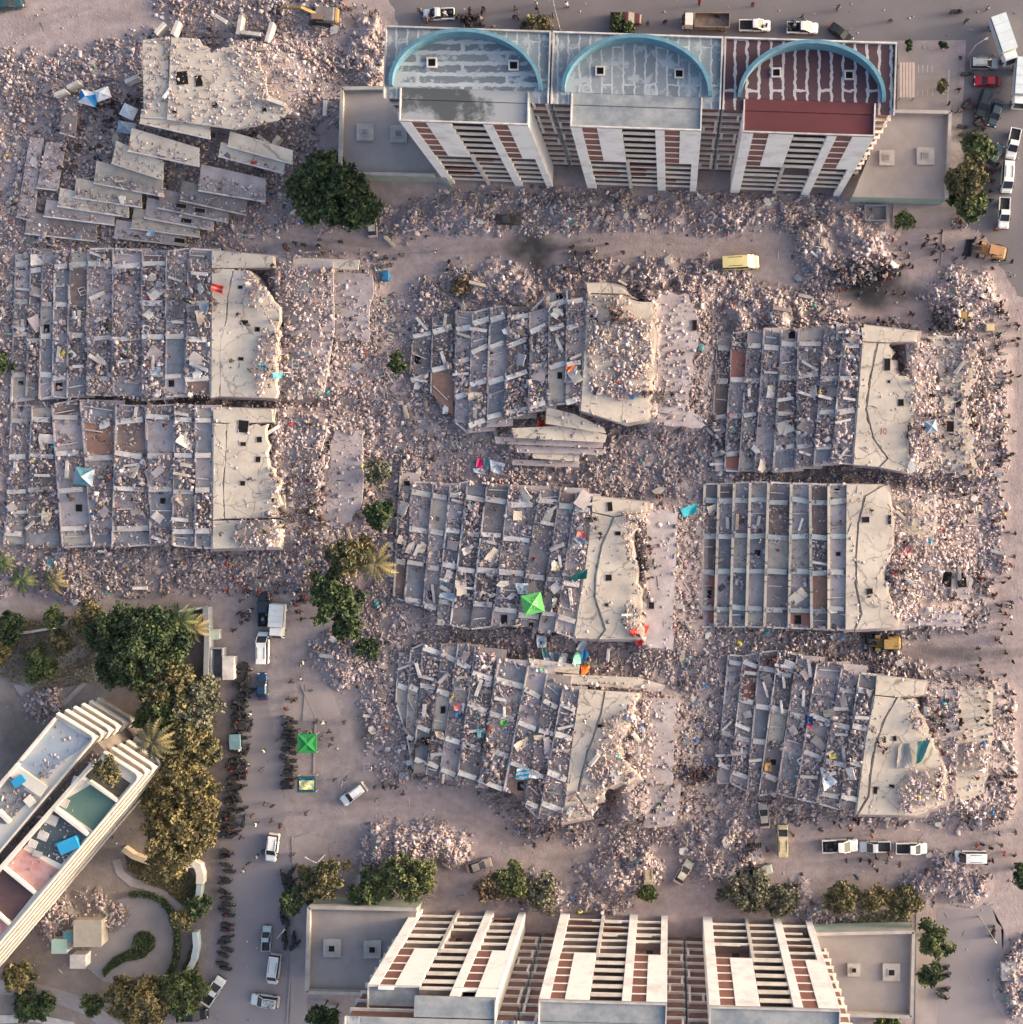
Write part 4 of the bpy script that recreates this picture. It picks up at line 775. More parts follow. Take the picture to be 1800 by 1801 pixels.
fl([(102,1266),(158,1301),(139,1320),(110,1338),(70,1370),(20,1400),(-20,1440),(-60,1450),(36,1341),(56,1313)], BLUEF, .012); wa((100,1263),(40,1335),4,.9); wa((35,1343),(-20,1405),5,1.0); wa((22,1352),(80,1392),20,.6,BW,'slanted_slab'); wa((28,1378),(46,1366),13,1.0,BLUETARP,'tarp_shelter')
fl([(15,1372),(60,1400),(10,1450),(-40,1440)], mat('grey_court', (.25,.26,.28), (.18,.19,.2), .4), .016)
wa((0,1425),(20,1445),6,.8); wa((48,1402),(60,1415),14,.5)
stamp([(90,1310),(140,1320),(100,1352),(60,1390),(40,1370)], 17.3, dens=.55, tint=.2, size=.8)
stamp([(60,1330),(100,1270),(160,1300),(139,1320)], 17.45, dens=.09, size=.8)
stamp([(100,1424),(156,1467),(108,1520),(40,1482)], 17.45, dens=.16, tint=-.1, size=.8)
stamp([(15,1372),(60,1400),(10,1450),(-40,1440)], 17.45, dens=.25, size=.8)
stamp([(38,1492),(104,1530),(67,1568),(12,1522)], 17.45, dens=.07, size=.7)
stamp([(163,1378),(207,1406),(165,1462),(104,1418)], 17.45, dens=.03, size=.7)
# corridor roof between the two wings
q = [P(172,1306,15.5), P(186,1322,15.5), P(-40,1590,15.5), P(-60,1575,15.5)]
mb = MB(); mb.prism([(v.x, v.y) for v in q], 0, 15.5); tag(mb.obj('corridor_block', None, mat('corridor_roof', (.20,.17,.15), (.11,.095,.09), .35, contrast=(.4,.6))), 'dark debris covered corridor roof between the two banded wings', 'building')
stamp([(165,1310),(180,1320),(0,1540),(-30,1530)], 15.5, dens=.35, tint=-.2, size=.8)
stamp([(165,1380),(178,1372),(70,1500),(55,1490)], 17.5, dens=.05, tint=.3, size=.8)
# ---------------------------------------------------------------- garden of the banded building
def wall_line(pts, wpx, h, m, label, name='garden_wall', cat='wall'):
    mb = MB(); up = Vector((0, 0, h)); L_ = []
    for i, p in enumerate(pts):
        A = P(*p); d = (P(*pts[min(i+1, len(pts)-1)])-P(*pts[max(i-1, 0)])).normalized(); n = Vector((-d.y, d.x, 0))*wpx*.05; L_ += [A-n, A+n, A+n+up, A-n+up]
    fs = [(3, 2, 1, 0), tuple(range(len(L_)-4, len(L_)))]
    for k in range(len(pts)-1):
        for e in range(4): fs.append((4*k+e, 4*k+(e+1) % 4, 4*k+4+(e+1) % 4, 4*k+4+e))
    mb.add(L_, fs); return tag(mb.obj(name, None, m), label, cat, kind='thing')
BGW = mat('blue_grey_wall', (.30,.32,.36), (.24,.25,.28), .6)
wall_line([(369,1066),(372,1120),(370,1203)], 9, 2.2, BGW, 'blue-grey garden wall along the west street')
wall_line([(318,1074),(366,1067)], 3, 2.0, PLAST, 'thin pale wall end north of the garden trees'); wall_line([(0,1117),(60,1110),(100,1103)], 4, 1.6, PLAST, 'thin pale wall under the left edge trees')
PBL = mat('pale_blue_wall', (.35,.46,.52), (.44,.48,.48), .5)
wall_line([(332,1517),(345,1514),(354,1520),(358,1535),(357,1550)], 13, 1.6, BW, 'bright curved end of the garden wall')
wall_line([(356,1551),(354,1570),(347,1592),(344,1605)], 9, 1.5, PBL, 'pale blue curved garden wall beside the street, upper piece'); wall_line([(348,1635),(350,1660),(345,1685),(332,1712)], 9, 1.5, PBL, 'pale blue curved garden wall beside the street, lower piece')
wall_line([(222,1490),(240,1503),(268,1513),(310,1520),(331,1518)], 9, 1.4, mat('sandy_wall', (.52,.42,.30), (.40,.33,.25), .5), 'sandy low wall under the yellow tree')
PATHM = mat('pale_path', (.34,.31,.31), (.26,.235,.24), .25); TERR = mat('terrace_paving', (.30,.265,.255), (.24,.215,.21), .25, bump=.2)
def ribbon(name, pts, wpx, z, m, label):
    q1 = []; q2 = []
    for i, p in enumerate(pts):
        d = Vector((pts[min(i+1, len(pts)-1)][0]-pts[max(i-1, 0)][0], pts[min(i+1, len(pts)-1)][1]-pts[max(i-1, 0)][1])).normalized(); q1.append((p[0]-d.y*wpx/2, p[1]+d.x*wpx/2)); q2.append((p[0]+d.y*wpx/2, p[1]-d.x*wpx/2))
    return sheet(name, q1+q2[::-1], z, m, label)
sheet('terrace', [(140,1650),(200,1585),(236,1574),(272,1578),(298,1598),(310,1630),(311,1670),(300,1715),(255,1745),(180,1725),(150,1700)], .06, TERR, 'paved terrace inside the curved hedge')
ribbon('path', [(205,1512),(212,1535),(232,1552),(265,1560),(295,1575),(318,1602)], 15, .10, PATHM, 'pale curved garden path')
ribbon('path', [(-40,1735),(40,1738),(110,1755),(160,1775),(200,1810)], 26, .08, PATHM, 'pale path along the bottom left edge'); ribbon('path', [(-40,1795),(60,1790),(130,1805)], 14, .10, PLAST, 'pale strip in the bottom left corner')
ribbon('path', [(30,1215),(90,1175),(150,1140)], 22, .08, PATHM, 'pale path between the trees left of the garden'); ribbon('path', [(110,1240),(150,1200)], 8, .09, PATHM, 'short pale path near the banded building')
# ---------------------------------------------------------------- foliage
LEAFM = attr_mat('foliage', .3, .8, rough=.7); BARK = mat('bark', (.14,.10,.075), (.09,.065,.05), 2)
def leaf_mesh(name, cen, size, col, up=.35, rng=RNG):
    n = len(cen); a = rng.normal(0, 1, (n, 3)); nrm = rng.normal(0, 1, (n, 3)); nrm[:, 2] = np.abs(nrm[:, 2])+up; nrm /= np.linalg.norm(nrm, axis=1)[:, None]
    a -= (a*nrm).sum(1)[:, None]*nrm; a /= np.linalg.norm(a, axis=1)[:, None]; b = np.cross(nrm, a)
    s = size[:, None]; v = np.stack([cen-a*s, cen-b*s*.55, cen+a*s, cen+b*s*.55+nrm*s*.25], 1)
    me = bpy.data.meshes.new(name); me.vertices.add(n*4); me.vertices.foreach_set('co', v.reshape(-1).astype(np.float32)); me.loops.add(n*4); me.loops.foreach_set('vertex_index', np.arange(n*4, dtype=np.int32))
    me.polygons.add(n); me.polygons.foreach_set('loop_start', np.arange(0, n*4, 4, dtype=np.int32)); me.update(calc_edges=True)
    ca = me.color_attributes.new('Col', 'FLOAT_COLOR', 'POINT'); cc = np.ones((n, 4, 4), np.float32); cc[..., :3] = col[:, None, :]; ca.data.foreach_set('color', cc.reshape(-1)); me.materials.append(LEAFM); return me
GREENS = {k: (tuple(c*1.15 for c in a), tuple(c*1.3 for c in b)) for k, (a, b) in {'dark': ((.026,.044,.024), (.062,.082,.036)), 'mid': ((.04,.062,.03), (.10,.115,.045)), 'yellow': ((.075,.068,.036), (.18,.145,.068)), 'olive': ((.055,.06,.034), (.15,.125,.06)), 'bright': ((.05,.068,.032), (.12,.13,.055)), 'brown': ((.12,.09,.06), (.20,.15,.10)), 'grey': ((.08,.085,.06), (.15,.14,.10))}.items()}
def tree(px, py, rpx, h, kind, label, group, dens=1.0, ry=1.0, name='tree', base=0.0, leaf=.36, squash=.42):
    r = rpx*.1; z0 = base; g = P(px, py, base+h*.6); T = empty(name, (g.x, g.y, z0), label=label, cat='tree' if name == 'tree' else name.split('_')[-1], group=group)
    rng = np.random.default_rng(int(px*7+py)); rr = random.Random(int(px*3+py))
    c1, c2 = map(np.array, GREENS[kind]); nb = int(8+9*r**1.35); ph = [rr.uniform(0, 6.28) for _ in range(3)]
    cz = h-r*squash*1.2; blobs = []; leaves = []; cols = []; sizes = []
    for b in range(nb):
        th = rr.uniform(0, 6.283); lob = .80+.13*math.sin(2*th+ph[0])+.11*math.sin(3*th+ph[1])+.08*math.sin(5*th+ph[2]); q = math.sqrt(rr.random())*lob; br = min(r*.42, rr.uniform(.38, .85)*(.6+.12*r))
        c = np.array([math.cos(th)*q*r, math.sin(th)*q*r*ry, cz+(1-q*q)*r*squash*rr.uniform(.2, 1.1)+r*.32*rr.uniform(-.7, .6)]); c[2] = max(c[2], br*.75)
        blobs.append(c); m = int(dens*62*br*br)+14
        d = rng.normal(0, 1, (m, 3)); d /= np.linalg.norm(d, axis=1)[:, None]; d[:, 2] = np.abs(d[:, 2])*.9-.25; rad = br*rng.uniform(.4, 1.4, m)[:, None]
        leaves.append(c+d*rad*np.array([1, 1, .8])); t = np.clip(rng.normal(rr.uniform(-.1, 1.1), .2, m), 0, 1.2)[:, None]; cols.append((c1*(1-t)+c2*t)*rng.uniform(.75, 1.25, (m, 1))); sizes.append(rng.uniform(.6, 1.4, m)*leaf)
    cen = np.vstack(leaves); cen[:, 2] = np.maximum(cen[:, 2], .08)
    o = mesh_obj('crown', leaf_mesh('crown', cen, np.concatenate(sizes), np.vstack(cols), rng=rng), T); o['kind'] = 'stuff'
    mb = MB(); mb.tube([(0, 0, -.05), (r*.02, 0, cz*.5), (0, r*.03, cz)], [r*.075+.05, r*.06+.04, r*.04+.02], 7); mb.obj('trunk', T, BARK)
    for b in blobs[:6]:
        mb = MB(); mb.tube([(0, 0, cz*.55), (b[0]*.5, b[1]*.5, (cz*.6+b[2]*.4)), tuple(b)], [r*.03+.03, r*.02+.02, .02], 5); mb.obj('limb', T, BARK)
    return T
def palm(px, py, rpx, h, kind, label, group):
    r = rpx*.1; g = P(px, py, h); T = empty('palm_tree', (g.x, g.y, 0), label=label, cat='palm', group=group); rr = random.Random(int(px+py)); c1, c2 = GREENS[kind]
    mb = MB(); mb.tube([(0, 0, -.05), (.1, 0, h*.5), (0, 0, h)], [.22, .17, .14], 7); mb.obj('trunk', T, BARK)
    fm = [mat('frond_'+kind+str(i), tuple(a*(1-t)+b*t for a, b in zip(c1, c2)), None, 2) for i, t in enumerate((.1, .6, 1.1))]
    for k in range(15):
        th = k*2.4+rr.uniform(-.2, .2); L = r*rr.uniform(.75, 1.05); el = rr.uniform(.1, .75); mb = MB(); n = 9; prev = None
        for i in range(n+1):
            t = i/n; x = L*t; z = h+L*(el*t-1.05*el*t*t-.45*t*t); w_ = .34*L*math.sin(math.pi*min(1, t*.92+.06))**.7*.5+.02
            cur = (Vector((x, 0, z)), w_)
            if prev and i > 1:      # leaflets either side of the rib
                for s_ in (-1, 1):
                    a = prev[0]; b = cur[0]; tip = a+Vector((w_*.9, s_*w_, -w_*.35)); mb.add([a, b, tip], [(0, 1, 2)])
                    tip2 = (a+b)/2+Vector((w_*.7, s_*w_*.85, -w_*.2)); mb.add([(a+b)/2, b, tip2], [(0, 1, 2)])
            prev = cur
        pts = [(L*t, 0, h+L*(el*t-1.05*el*t*t-.45*t*t)) for t in (0, .35, .7, 1)]; mb.tube(pts, [.04, .035, .02, .01], 4)
        o = mb.obj('frond', T, rr.choice(fm)); o.rotation_euler.z = th
    return T
GA = 'trees around the banded building'; GB = 'shrubs along the lower street'; GC = 'trees between the fallen blocks'
tree(585,340,84,9,'dark','big dark green tree at the west podium of the north tower',None,dens=1.6,ry=.78,leaf=.42)
tree(1718,268,30,7,'mid','upper tree of the row beside the east street',GC,1.5); tree(1700,318,36,8,'olive','middle tree of the row beside the east street',GC,1.5); tree(1706,366,26,6,'mid','lowest tree of the row beside the east street',GC,1.5); tree(1680,345,18,4,'dark','small dark shrub left of the east street trees',GC,1.4)
for a in ((262,1135,88,11,'dark','large dark tree crown at the top of the garden grove'),(215,1160,45,8,'dark','dark tree at the west side of the garden grove'),(300,1195,60,10,'olive','olive tree in the upper middle of the garden grove'),(352,1240,46,9,'grey','greyish tree by the parked motorbikes'),(300,1255,60,9,'dark','dark tree between the banded wings and the street'),
          (350,1300,50,10,'olive','olive tree right beside the blue three-wheeler'),(330,1360,58,10,'yellow','yellow-green tree above the autumn coloured one'),(372,1210,26,6,'grey','slender grey tree at the end of the blue-grey wall'),(300,1410,45,8,'olive','olive tree leaning over the banded building'),(318,1465,72,10,'yellow','golden yellow tree beside the sandy wall'),(365,1400,36,8,'yellow','yellow tree overhanging the motorbike row'),
          (105,1085,20,6,'mid','slim tree with round top at the left path'),(112,1130,22,5,'olive','thin tree below the round topped one'),(160,1085,30,7,'yellow','yellow tree on the left path'),(75,1170,32,5,'mid','spreading tree near the left edge'),(20,1105,30,3.5,'dark','dark bushes under the left path'),(5,1150,18,4,'yellow','yellow bush cut by the left edge'),(190,1115,40,7,'dark','dark tree left of the large crown'),
          (252,1757,56,8,'yellow','brownish yellow tree at the bottom left'),(322,1745,46,7,'mid','green tree beside the white pickup at the bottom left'),(165,1765,22,4,'mid','small green tree on the bottom left path'),(326,1618,22,4,'olive','olive shrub over the blue garden wall'),(352,1590,22,4,'dark','dark shrub next to the blue garden wall'),(35,1715,32,4,'olive','olive bush at the foot of the banded building'),(55,1768,34,2.5,'dark','dark clipped hedge in the bottom left corner')):
    tree(*a, GA, 1.5, leaf=.32)
tree(190,1353,24,3,'olive','plants growing in the rooftop planter of the banded wing',GA,1.5,base=17.4,name='rooftop_plant',leaf=.22)
palm(318,1092,34,8,'mid','palm at the top of the garden grove',GA); palm(268,1306,38,19,'olive','palm rising beside the banded building corner',GA); palm(340,1105,30,7,'yellow','pale palm beside the blue-grey wall',GA)
palm(38,1020,32,4,'mid','short palm at the left edge below the collapsed block',GC); palm(92,1022,28,4,'olive','second short palm below the collapsed block',GC); palm(3,990,24,4,'dark','palm cut by the left edge',GC); palm(660,992,42,7,'yellow','yellowed palm beside a green tree between the blocks',GC)
tree(620,975,40,8,'olive','yellow-green tree between the left and central blocks',GC,1.6); tree(588,1052,46,7,'dark','dark green tree above the rubble mound by the street',GC,1.5,ry=1.3); tree(612,1100,30,5,'dark','small dark tree next to the rubble mound',GC,1.4); tree(668,832,24,5,'grey','dusty tree between left and central blocks',GC,1.3); tree(665,905,28,4,'dark','dark bare bush in the gap between the blocks',GC,.7); tree(3,640,24,5,'dark','dark tree at the left edge',GC,1.4); tree(700,640,16,3,'dark','small dark shrub at the west end of the twisted block',GC,.8); tree(650,1140,20,3,'dark','dark shrub right of the rubble mound',GC,.8)
for a in ((570,1545,42,6,'olive','round shrub at the street corner, leftmost of the row'),(655,1562,40,5,'mid','spiky green shrub, second of the row'),(722,1540,46,6,'bright','bright green shrub, third of the row'),(515,1582,24,5,'dark','dark tree over the motorbikes at the corner'),(902,1548,30,4,'bright','bright bush between brown ones'),(866,1560,30,3.5,'brown','brown dry bush above the south tower'),(955,1572,34,3,'grey','dusty bush in front of the south tower'),(1140,1570,16,2.5,'mid','small bush below the beige van'),(1315,1570,44,4,'grey','dusty grey-green shrub over the white car wreck'),(1375,1580,34,3.5,'grey','dusty shrub right of the white car wreck'),(1485,1575,32,4,'olive','olive shrub north of the east podium'),(1538,1578,24,4,'yellow','golden shrub north of the east podium'),(1590,1585,32,4,'olive','right shrub north of the east podium'),
          (1645,1652,34,5,'mid','round green tree beside the lower right street'),(1636,1712,22,4,'dark','dark leaved tree beside the lower right street'),(1795,1535,22,5,'dark','dark tree at the right edge'),(565,1778,18,7,'dark','left of two slim cypresses at the bottom'),(584,1785,20,7,'dark','right of two slim cypresses at the bottom'),(1560,1798,26,3,'mid','green shrub cut by the bottom edge')):
    tree(*a, GB, 1.5, leaf=.30)
for a in ((948,46,26,2,'olive','dry roadside bush behind the north tower'),(1095,50,26,2.5,'dark','green bush beside the maroon pickup'),(1598,80,7,1.6,'dark','left clipped bush in a square planter'),(1658,82,7,1.6,'dark','right clipped bush in a square planter'),(1655,152,12,3,'olive','thin small tree on the forecourt'),(1590,389,18,2.5,'mid','bush beside the broken wall under the podium'),(810,505,20,2,'brown','dry brown bush on the rubble edge')):
    tree(*a, 'small bushes beside the north tower', 1.6, leaf=.28)
def leafy(name, pts, wpx, h, kind, label, cat, n, kindprop=None):
    rng = np.random.default_rng(n); c1, c2 = map(np.array, GREENS[kind]); seg = rng.integers(0, len(pts)-1, n); t = rng.random(n); A = np.array([P(*p) for p in pts]); q = A[seg]*(1-t)[:, None]+A[seg+1]*t[:, None]
    q[:, :2] += rng.normal(0, wpx*.03, (n, 2)); q[:, 2] = rng.random(n)**.6*h; tt = rng.random(n)[:, None]
    o = mesh_obj(name, leaf_mesh(name, q, rng.uniform(.12, .26, n), c1*(1-tt)+c2*tt, rng=rng)); return tag(o, label, cat, kind=kindprop)
leafy('hedge', [(232,1571),(262,1571),(287,1581),(303,1602),(312,1630),(314,1662),(309,1692),(299,1716)], 8, 1.0, 'dark', 'dark clipped hedge curving round the terrace', 'hedge', 5000, 'stuff')
def ground_cover(poly, kind, h, n, label):
    rng = np.random.default_rng(n); xs = [p[0] for p in poly]; ys = [p[1] for p in poly]; x = rng.uniform(min(xs), max(xs), n*3); y = rng.uniform(min(ys), max(ys), n*3); k = inpoly(poly, x, y); x, y = x[k][:n], y[k][:n]
    q = np.stack([(x-1180)*S, (850-y)*S, rng.random(len(x))*h+.05], 1); c1, c2 = map(np.array, GREENS[kind]); tt = rng.random(len(x))[:, None]
    tag(mesh_obj('ground_cover', leaf_mesh('ground_cover', q, rng.uniform(.12, .24, len(x)), c1*(1-tt)+c2*tt, rng=rng)), label, 'planting', kind='stuff')
ground_cover([(238,1645),(248,1637),(262,1638),(274,1650),(273,1666),(255,1683),(222,1690),(195,1706),(185,1718),(182,1705),(200,1684),(232,1668)], 'dark', .5, 5000, 'kidney shaped green bed in the paved terrace')
ground_cover([(222,1500),(270,1520),(330,1525),(350,1560),(345,1600),(320,1590),(290,1565),(250,1550),(225,1530)], 'olive', .4, 3500, 'scrubby planting inside the sandy garden wall')
ground_cover([(520,1585),(545,1582),(720,1590),(700,1600),(545,1592)], 'mid', .4, 1500, 'strip of grass along the west podium of the south tower')
ground_cover([(1440,1600),(1600,1600),(1605,1632),(1440,1630)], 'grey', .4, 2500, 'dusty grass strip along the east podium of the south tower')
ground_cover([(0,1085),(180,1100),(170,1200),(60,1215),(0,1190)], 'olive', .3, 3000, 'undergrowth under the left edge trees')
ground_cover([(316,1720),(345,1640),(350,1700),(335,1740)], 'olive', .4, 900, 'undergrowth between terrace hedge and blue wall')
# ---------------------------------------------------------------- vehicles
PAINT = mat('car_paint', (1,1,1), (.86,.85,.84), .8, rough=.35, spec=.5, objcol=True, contrast=(.3,.6)); DUSTY = mat('dusty_paint', (1,1,1), (.6,.56,.52), .9, rough=.9, objcol=True)
TYRE = mat('tyre', (.02,.02,.02), (.03,.03,.03), 3); HUB = mat('hub', (.35,.35,.36), (.25,.25,.25), 3, rough=.4); LAMP = mat('lamp_lens', (.75,.75,.72), (.6,.6,.6), 3, rough=.2); TAIL = mat('tail_lens', (.35,.02,.02), (.25,.02,.02), 3, rough=.3); TRIM = mat('black_trim', (.025,.025,.027), (.04,.04,.042), 2, rough=.6); LINER = mat('bed_liner', (.03,.03,.032), (.05,.05,.05), 1.5)
MC = {}
def wheel_mesh(r, wd):
    k = ('w', r, wd)
    if k not in MC:
        mb = MB(); n = 12
        ring = lambda rr, y: [(rr*math.cos(2*math.pi*i/n), y, rr*math.sin(2*math.pi*i/n)) for i in range(n)]
        vs = ring(r*.6, -wd/2)+ring(r, -wd/2)+ring(r, wd/2)+ring(r*.6, wd/2); fs = []
        for a in range(3):
            for i in range(n): fs.append((a*n+i, a*n+(i+1) % n, (a+1)*n+(i+1) % n, (a+1)*n+i))
        mb.add(vs, fs, 0); mb.add(ring(r*.6, -wd/2), [tuple(range(n))], 1); mb.add(ring(r*.6, wd/2), [tuple(range(n))[::-1]], 1); MC[k] = mb.mesh('wheel', TYRE, HUB)
    return MC[k]
def part(T, name, key, build, mats, color=None):
    if key not in MC:
        mb = MB(); build(mb); MC[key] = mb.mesh(name, *mats)
    o = mesh_obj(name, MC[key], T)
    if color: o.color = (*color, 1)
    return o
def wheels(T, xs, hw, r=.38, wd=.26):
    for x in xs:
        for s_ in (-1, 1): o = mesh_obj('wheel', wheel_mesh(r, wd), T); o.location = (x, s_*hw, r)
# specs: length, width, list of body sections etc.
def car_body(kind):
    # returns (L, W, body secs, glass secs, roof secs, bed)
    if kind == 'pickup':
        return 5.3, 1.9, [(-.35,.94,.94,.38,1.02,.06),(.0,.95,.95,.34,1.04,.06),(1.25,.95,.93,.34,1.02,.08),(2.35,.93,.82,.36,.92,.08),(2.62,.80,.70,.42,.74,.06)], [(-.42,.86,.70,1.0,1.62,.04),(-.3,.90,.74,1.0,1.74,.04),(.45,.90,.74,1.0,1.74,.04),(1.45,.86,.80,.98,1.06,.02)], [(-.36,.72,.70,1.72,1.79,.02),(.1,.74,.71,1.73,1.81,.02),(.50,.73,.70,1.72,1.78,.02)], (-2.62,-.42)
    if kind == 'suv':
        return 4.8, 1.9, [(-2.38,.86,.82,.42,1.0,.06),(-2.2,.95,.94,.36,1.05,.06),(.8,.95,.94,.34,1.05,.06),(2.1,.93,.84,.36,.95,.08),(2.38,.80,.70,.42,.76,.06)], [(-2.25,.86,.72,1.0,1.62,.04),(-2.1,.90,.76,1.0,1.76,.04),(.2,.90,.76,1.0,1.76,.04),(1.2,.88,.80,1.0,1.08,.02)], [(-2.12,.72,.70,1.74,1.80,.02),(-.8,.77,.75,1.745,1.83,.02),(.25,.75,.72,1.74,1.79,.02)], None
    if kind == 'sedan':
        return 4.5, 1.75, [(-2.25,.76,.72,.40,.86,.06),(-1.9,.87,.84,.32,.92,.06),(.7,.88,.86,.30,.92,.06),(1.9,.85,.78,.32,.82,.08),(2.22,.70,.62,.38,.64,.06)], [(-1.75,.78,.70,.88,.95,.02),(-1.05,.80,.64,.88,1.38,.04),(.2,.80,.65,.88,1.38,.04),(1.05,.78,.72,.88,.93,.02)], [(-1.1,.62,.60,1.36,1.41,.02),(-.4,.65,.63,1.365,1.44,.02),(.12,.63,.60,1.36,1.41,.02)], None
    if kind == 'van':
        return 5.2, 1.95, [(-2.6,.92,.90,.42,1.15,.06),(-2.4,.97,.97,.34,1.2,.06),(1.3,.97,.97,.34,1.2,.06),(2.3,.94,.84,.36,1.02,.08),(2.58,.80,.70,.42,.8,.06)], [(-2.55,.90,.80,1.15,2.0,.04),(.9,.92,.82,1.15,2.05,.04),(1.9,.88,.80,1.1,1.2,.02)], [(-2.56,.82,.79,2.0,2.09,.03),(-.8,.84,.81,2.04,2.14,.03),(.95,.82,.78,2.03,2.10,.03)], None
def vehicle(kind, px, py, deg, color, label, cat, group='vehicles in the streets', dusty=False, z=None, roll=0.0, cargo=None, scale=1.0):
    L, W, body, glass, roof, bed = car_body(kind); zz = 0 if z is None else z; g = P(px, py, zz+.9); names = {'pickup': 'pickup_truck', 'suv': 'off_road_car', 'sedan': 'car', 'van': 'van'}
    T = empty(names[kind], (g.x, g.y, zz+.02), math.radians(deg), label, cat, group); T.rotation_euler.x = roll; T.scale = (scale*1.04,)*3
    pm = DUSTY if dusty else PAINT; K = kind+str(dusty)
    part(T, 'body', 'body'+K, lambda b: b.loft(body), (pm,), color); part(T, 'windows', 'win'+kind, lambda b: b.loft(glass), (GLASSD,)); part(T, 'roof', 'roof'+K, lambda b: b.loft(roof), (pm,), color)
    hx = body[-1][0]
    part(T, 'bonnet', 'bonnet'+K, lambda b: b.hexa([(glass[-1][0]-.02,-.72,body[-2][4]+.06),(hx-.35,-.62,body[-2][4]-.04),(hx-.35,.62,body[-2][4]-.04),(glass[-1][0]-.02,.72,body[-2][4]+.06)], [(glass[-1][0]-.02,-.70,body[-2][4]+.12),(hx-.4,-.60,body[-2][4]+.015),(hx-.4,.60,body[-2][4]+.015),(glass[-1][0]-.02,.70,body[-2][4]+.12)]), (pm,), color)
    for s_ in (-1, 1):
        part(T, 'headlight', 'hl%s%d' % (kind, s_), lambda b: b.box(hx-.12, hx+.03, s_*.62-.14, s_*.62+.14, .62, .76), (LAMP,)); part(T, 'mirror', 'mi%s%d' % (kind, s_), lambda b: b.box(glass[-1][0]-.5, glass[-1][0]-.3, s_*(W/2+.08)-.09, s_*(W/2+.08)+.09, 1.0, 1.15), (TRIM,))
        part(T, 'pillar', 'pl%s%d' % (K, s_), lambda b: b.tube([(glass[-2][0], s_*(glass[-2][2]), glass[-2][4]+.03), (glass[-1][0]+.02, s_*(glass[-1][1]-.02), glass[-1][4]+.02)], .06, 4), (pm,), color)
    part(T, 'bumper', 'bu'+kind, lambda b: b.box(hx-.1, hx+.1, -.82, .82, .36, .56), (TRIM,))
    if bed:
        a, c = bed
        def mk(b):
            b.box(a, c, -.93, .93, .42, .60, 0)
            for s_ in (-1, 1): b.box(a, c, s_*.88-.07, s_*.88+.07, .60, 1.03, 0)
            b.box(a, a+.08, -.80, .80, .60, 1.02, 0)
        part(T, 'load_bed', 'bed'+K, mk, (pm,), color); part(T, 'bed_liner', 'liner'+kind, lambda b: b.box(a+.1, c-.02, -.80, .80, .601, .66), (LINER,))
    else:
        part(T, 'rear_light', 'rl'+kind, lambda b: b.box(-L/2-.02, -L/2+.06, -.75, .75, .8, .92), (TAIL,))
        if kind in ('suv', 'van'):
            for s_ in (-1, 1): part(T, 'roof_rail', 'rr%s%d' % (kind, s_), lambda b: b.box(-1.7, .2, s_*.6-.03, s_*.6+.03, roof[1][4]-.01, roof[1][4]+.05), (TRIM,))
    wheels(T, (-L/2+.95, L/2-.95), W/2-.13, .40 if kind != 'sedan' else .33)
    if cargo:
        x0, x1, z0 = (bed[0]+.25, bed[1]-.2, .66) if bed else (-1.8, -.2, roof[1][4])
        rr = random.Random(int(px))
        for k in range(6):
            o = part(T, 'cargo', 'cargo%d' % (k % 3), lambda b: b.hexa([(-.35,-.3,0),(.35,-.25,0),(.3,.3,0),(-.3,.26,0)], [(-.25,-.2,.5),(.28,-.2,.42),(.2,.24,.5),(-.22,.2,.4)]), (mat('cargo', (1,1,1), (.7,.7,.7), 2, objcol=True),), rr.choice(cargo)); o.location = (rr.uniform(x0, x1), rr.uniform(-.5, .5), z0); o.rotation_euler.z = rr.uniform(0, 3)
    return T
Wt = (.78,.78,.77)
vehicle('pickup',772,24,182,Wt,'white pickup with loaded bed behind the west tower','pickup',cargo=[(.05,.05,.06),(.6,.6,.6),(.1,.1,.12)])
vehicle('pickup',1101,32,-2,(.10,.025,.03),'dark maroon pickup on the north street','pickup'); vehicle('pickup',1328,44,0,Wt,'clean white pickup with empty black bed on the north street','pickup'); vehicle('pickup',1412,48,-1,Wt,'white pickup with dark load next to the black car','pickup',cargo=[(.03,.03,.03),(.08,.08,.08),(.5,.5,.5)])
vehicle('sedan',1480,58,-38,(.02,.02,.022),'black car parked at an angle behind the red roofed tower','car'); vehicle('suv',1732,111,0,(.30,.33,.36),'silver-grey off-road car at the top right','car'); vehicle('sedan',1738,142,178,(.42,.015,.035),'red car at the top right','car')
vehicle('suv',1731,182,-106,(.025,.04,.045),'black off-road car right of the forecourt','car'); vehicle('sedan',1752,199,-107,(.06,.09,.105),'dark grey saloon beside the black off-road car','car')
vehicle('pickup',1783,252,-102,Wt,'white pickup heading down, highest of the three on the right edge','pickup'); vehicle('van',1772,312,-93,Wt,'white off-road van between two white pickups on the right edge','van'); vehicle('pickup',1767,374,-93,Wt,'white pickup with black bed above the orange loader','pickup'); vehicle('sedan',1750,274,60,(.07,.10,.10),'dark green car half hidden by the east street trees','car')
vehicle('sedan',14,6,10,(.03,.07,.085),'dark teal car cut by the top left corner','car',scale=1.15)
vehicle('pickup',1478,1488,2,Wt,'white pickup with dark covered bed, leftmost of the lower right row','pickup',cargo=[(.05,.045,.04),(.09,.08,.07)],scale=1.15); vehicle('pickup',1540,1490,181,(.60,.62,.66),'silver pickup facing left in the lower right row','pickup'); vehicle('pickup',1604,1493,0,Wt,'white pickup facing right in the lower right row','pickup'); vehicle('van',1707,1507,180,Wt,'white off-road car standing alone at the lower right','van')
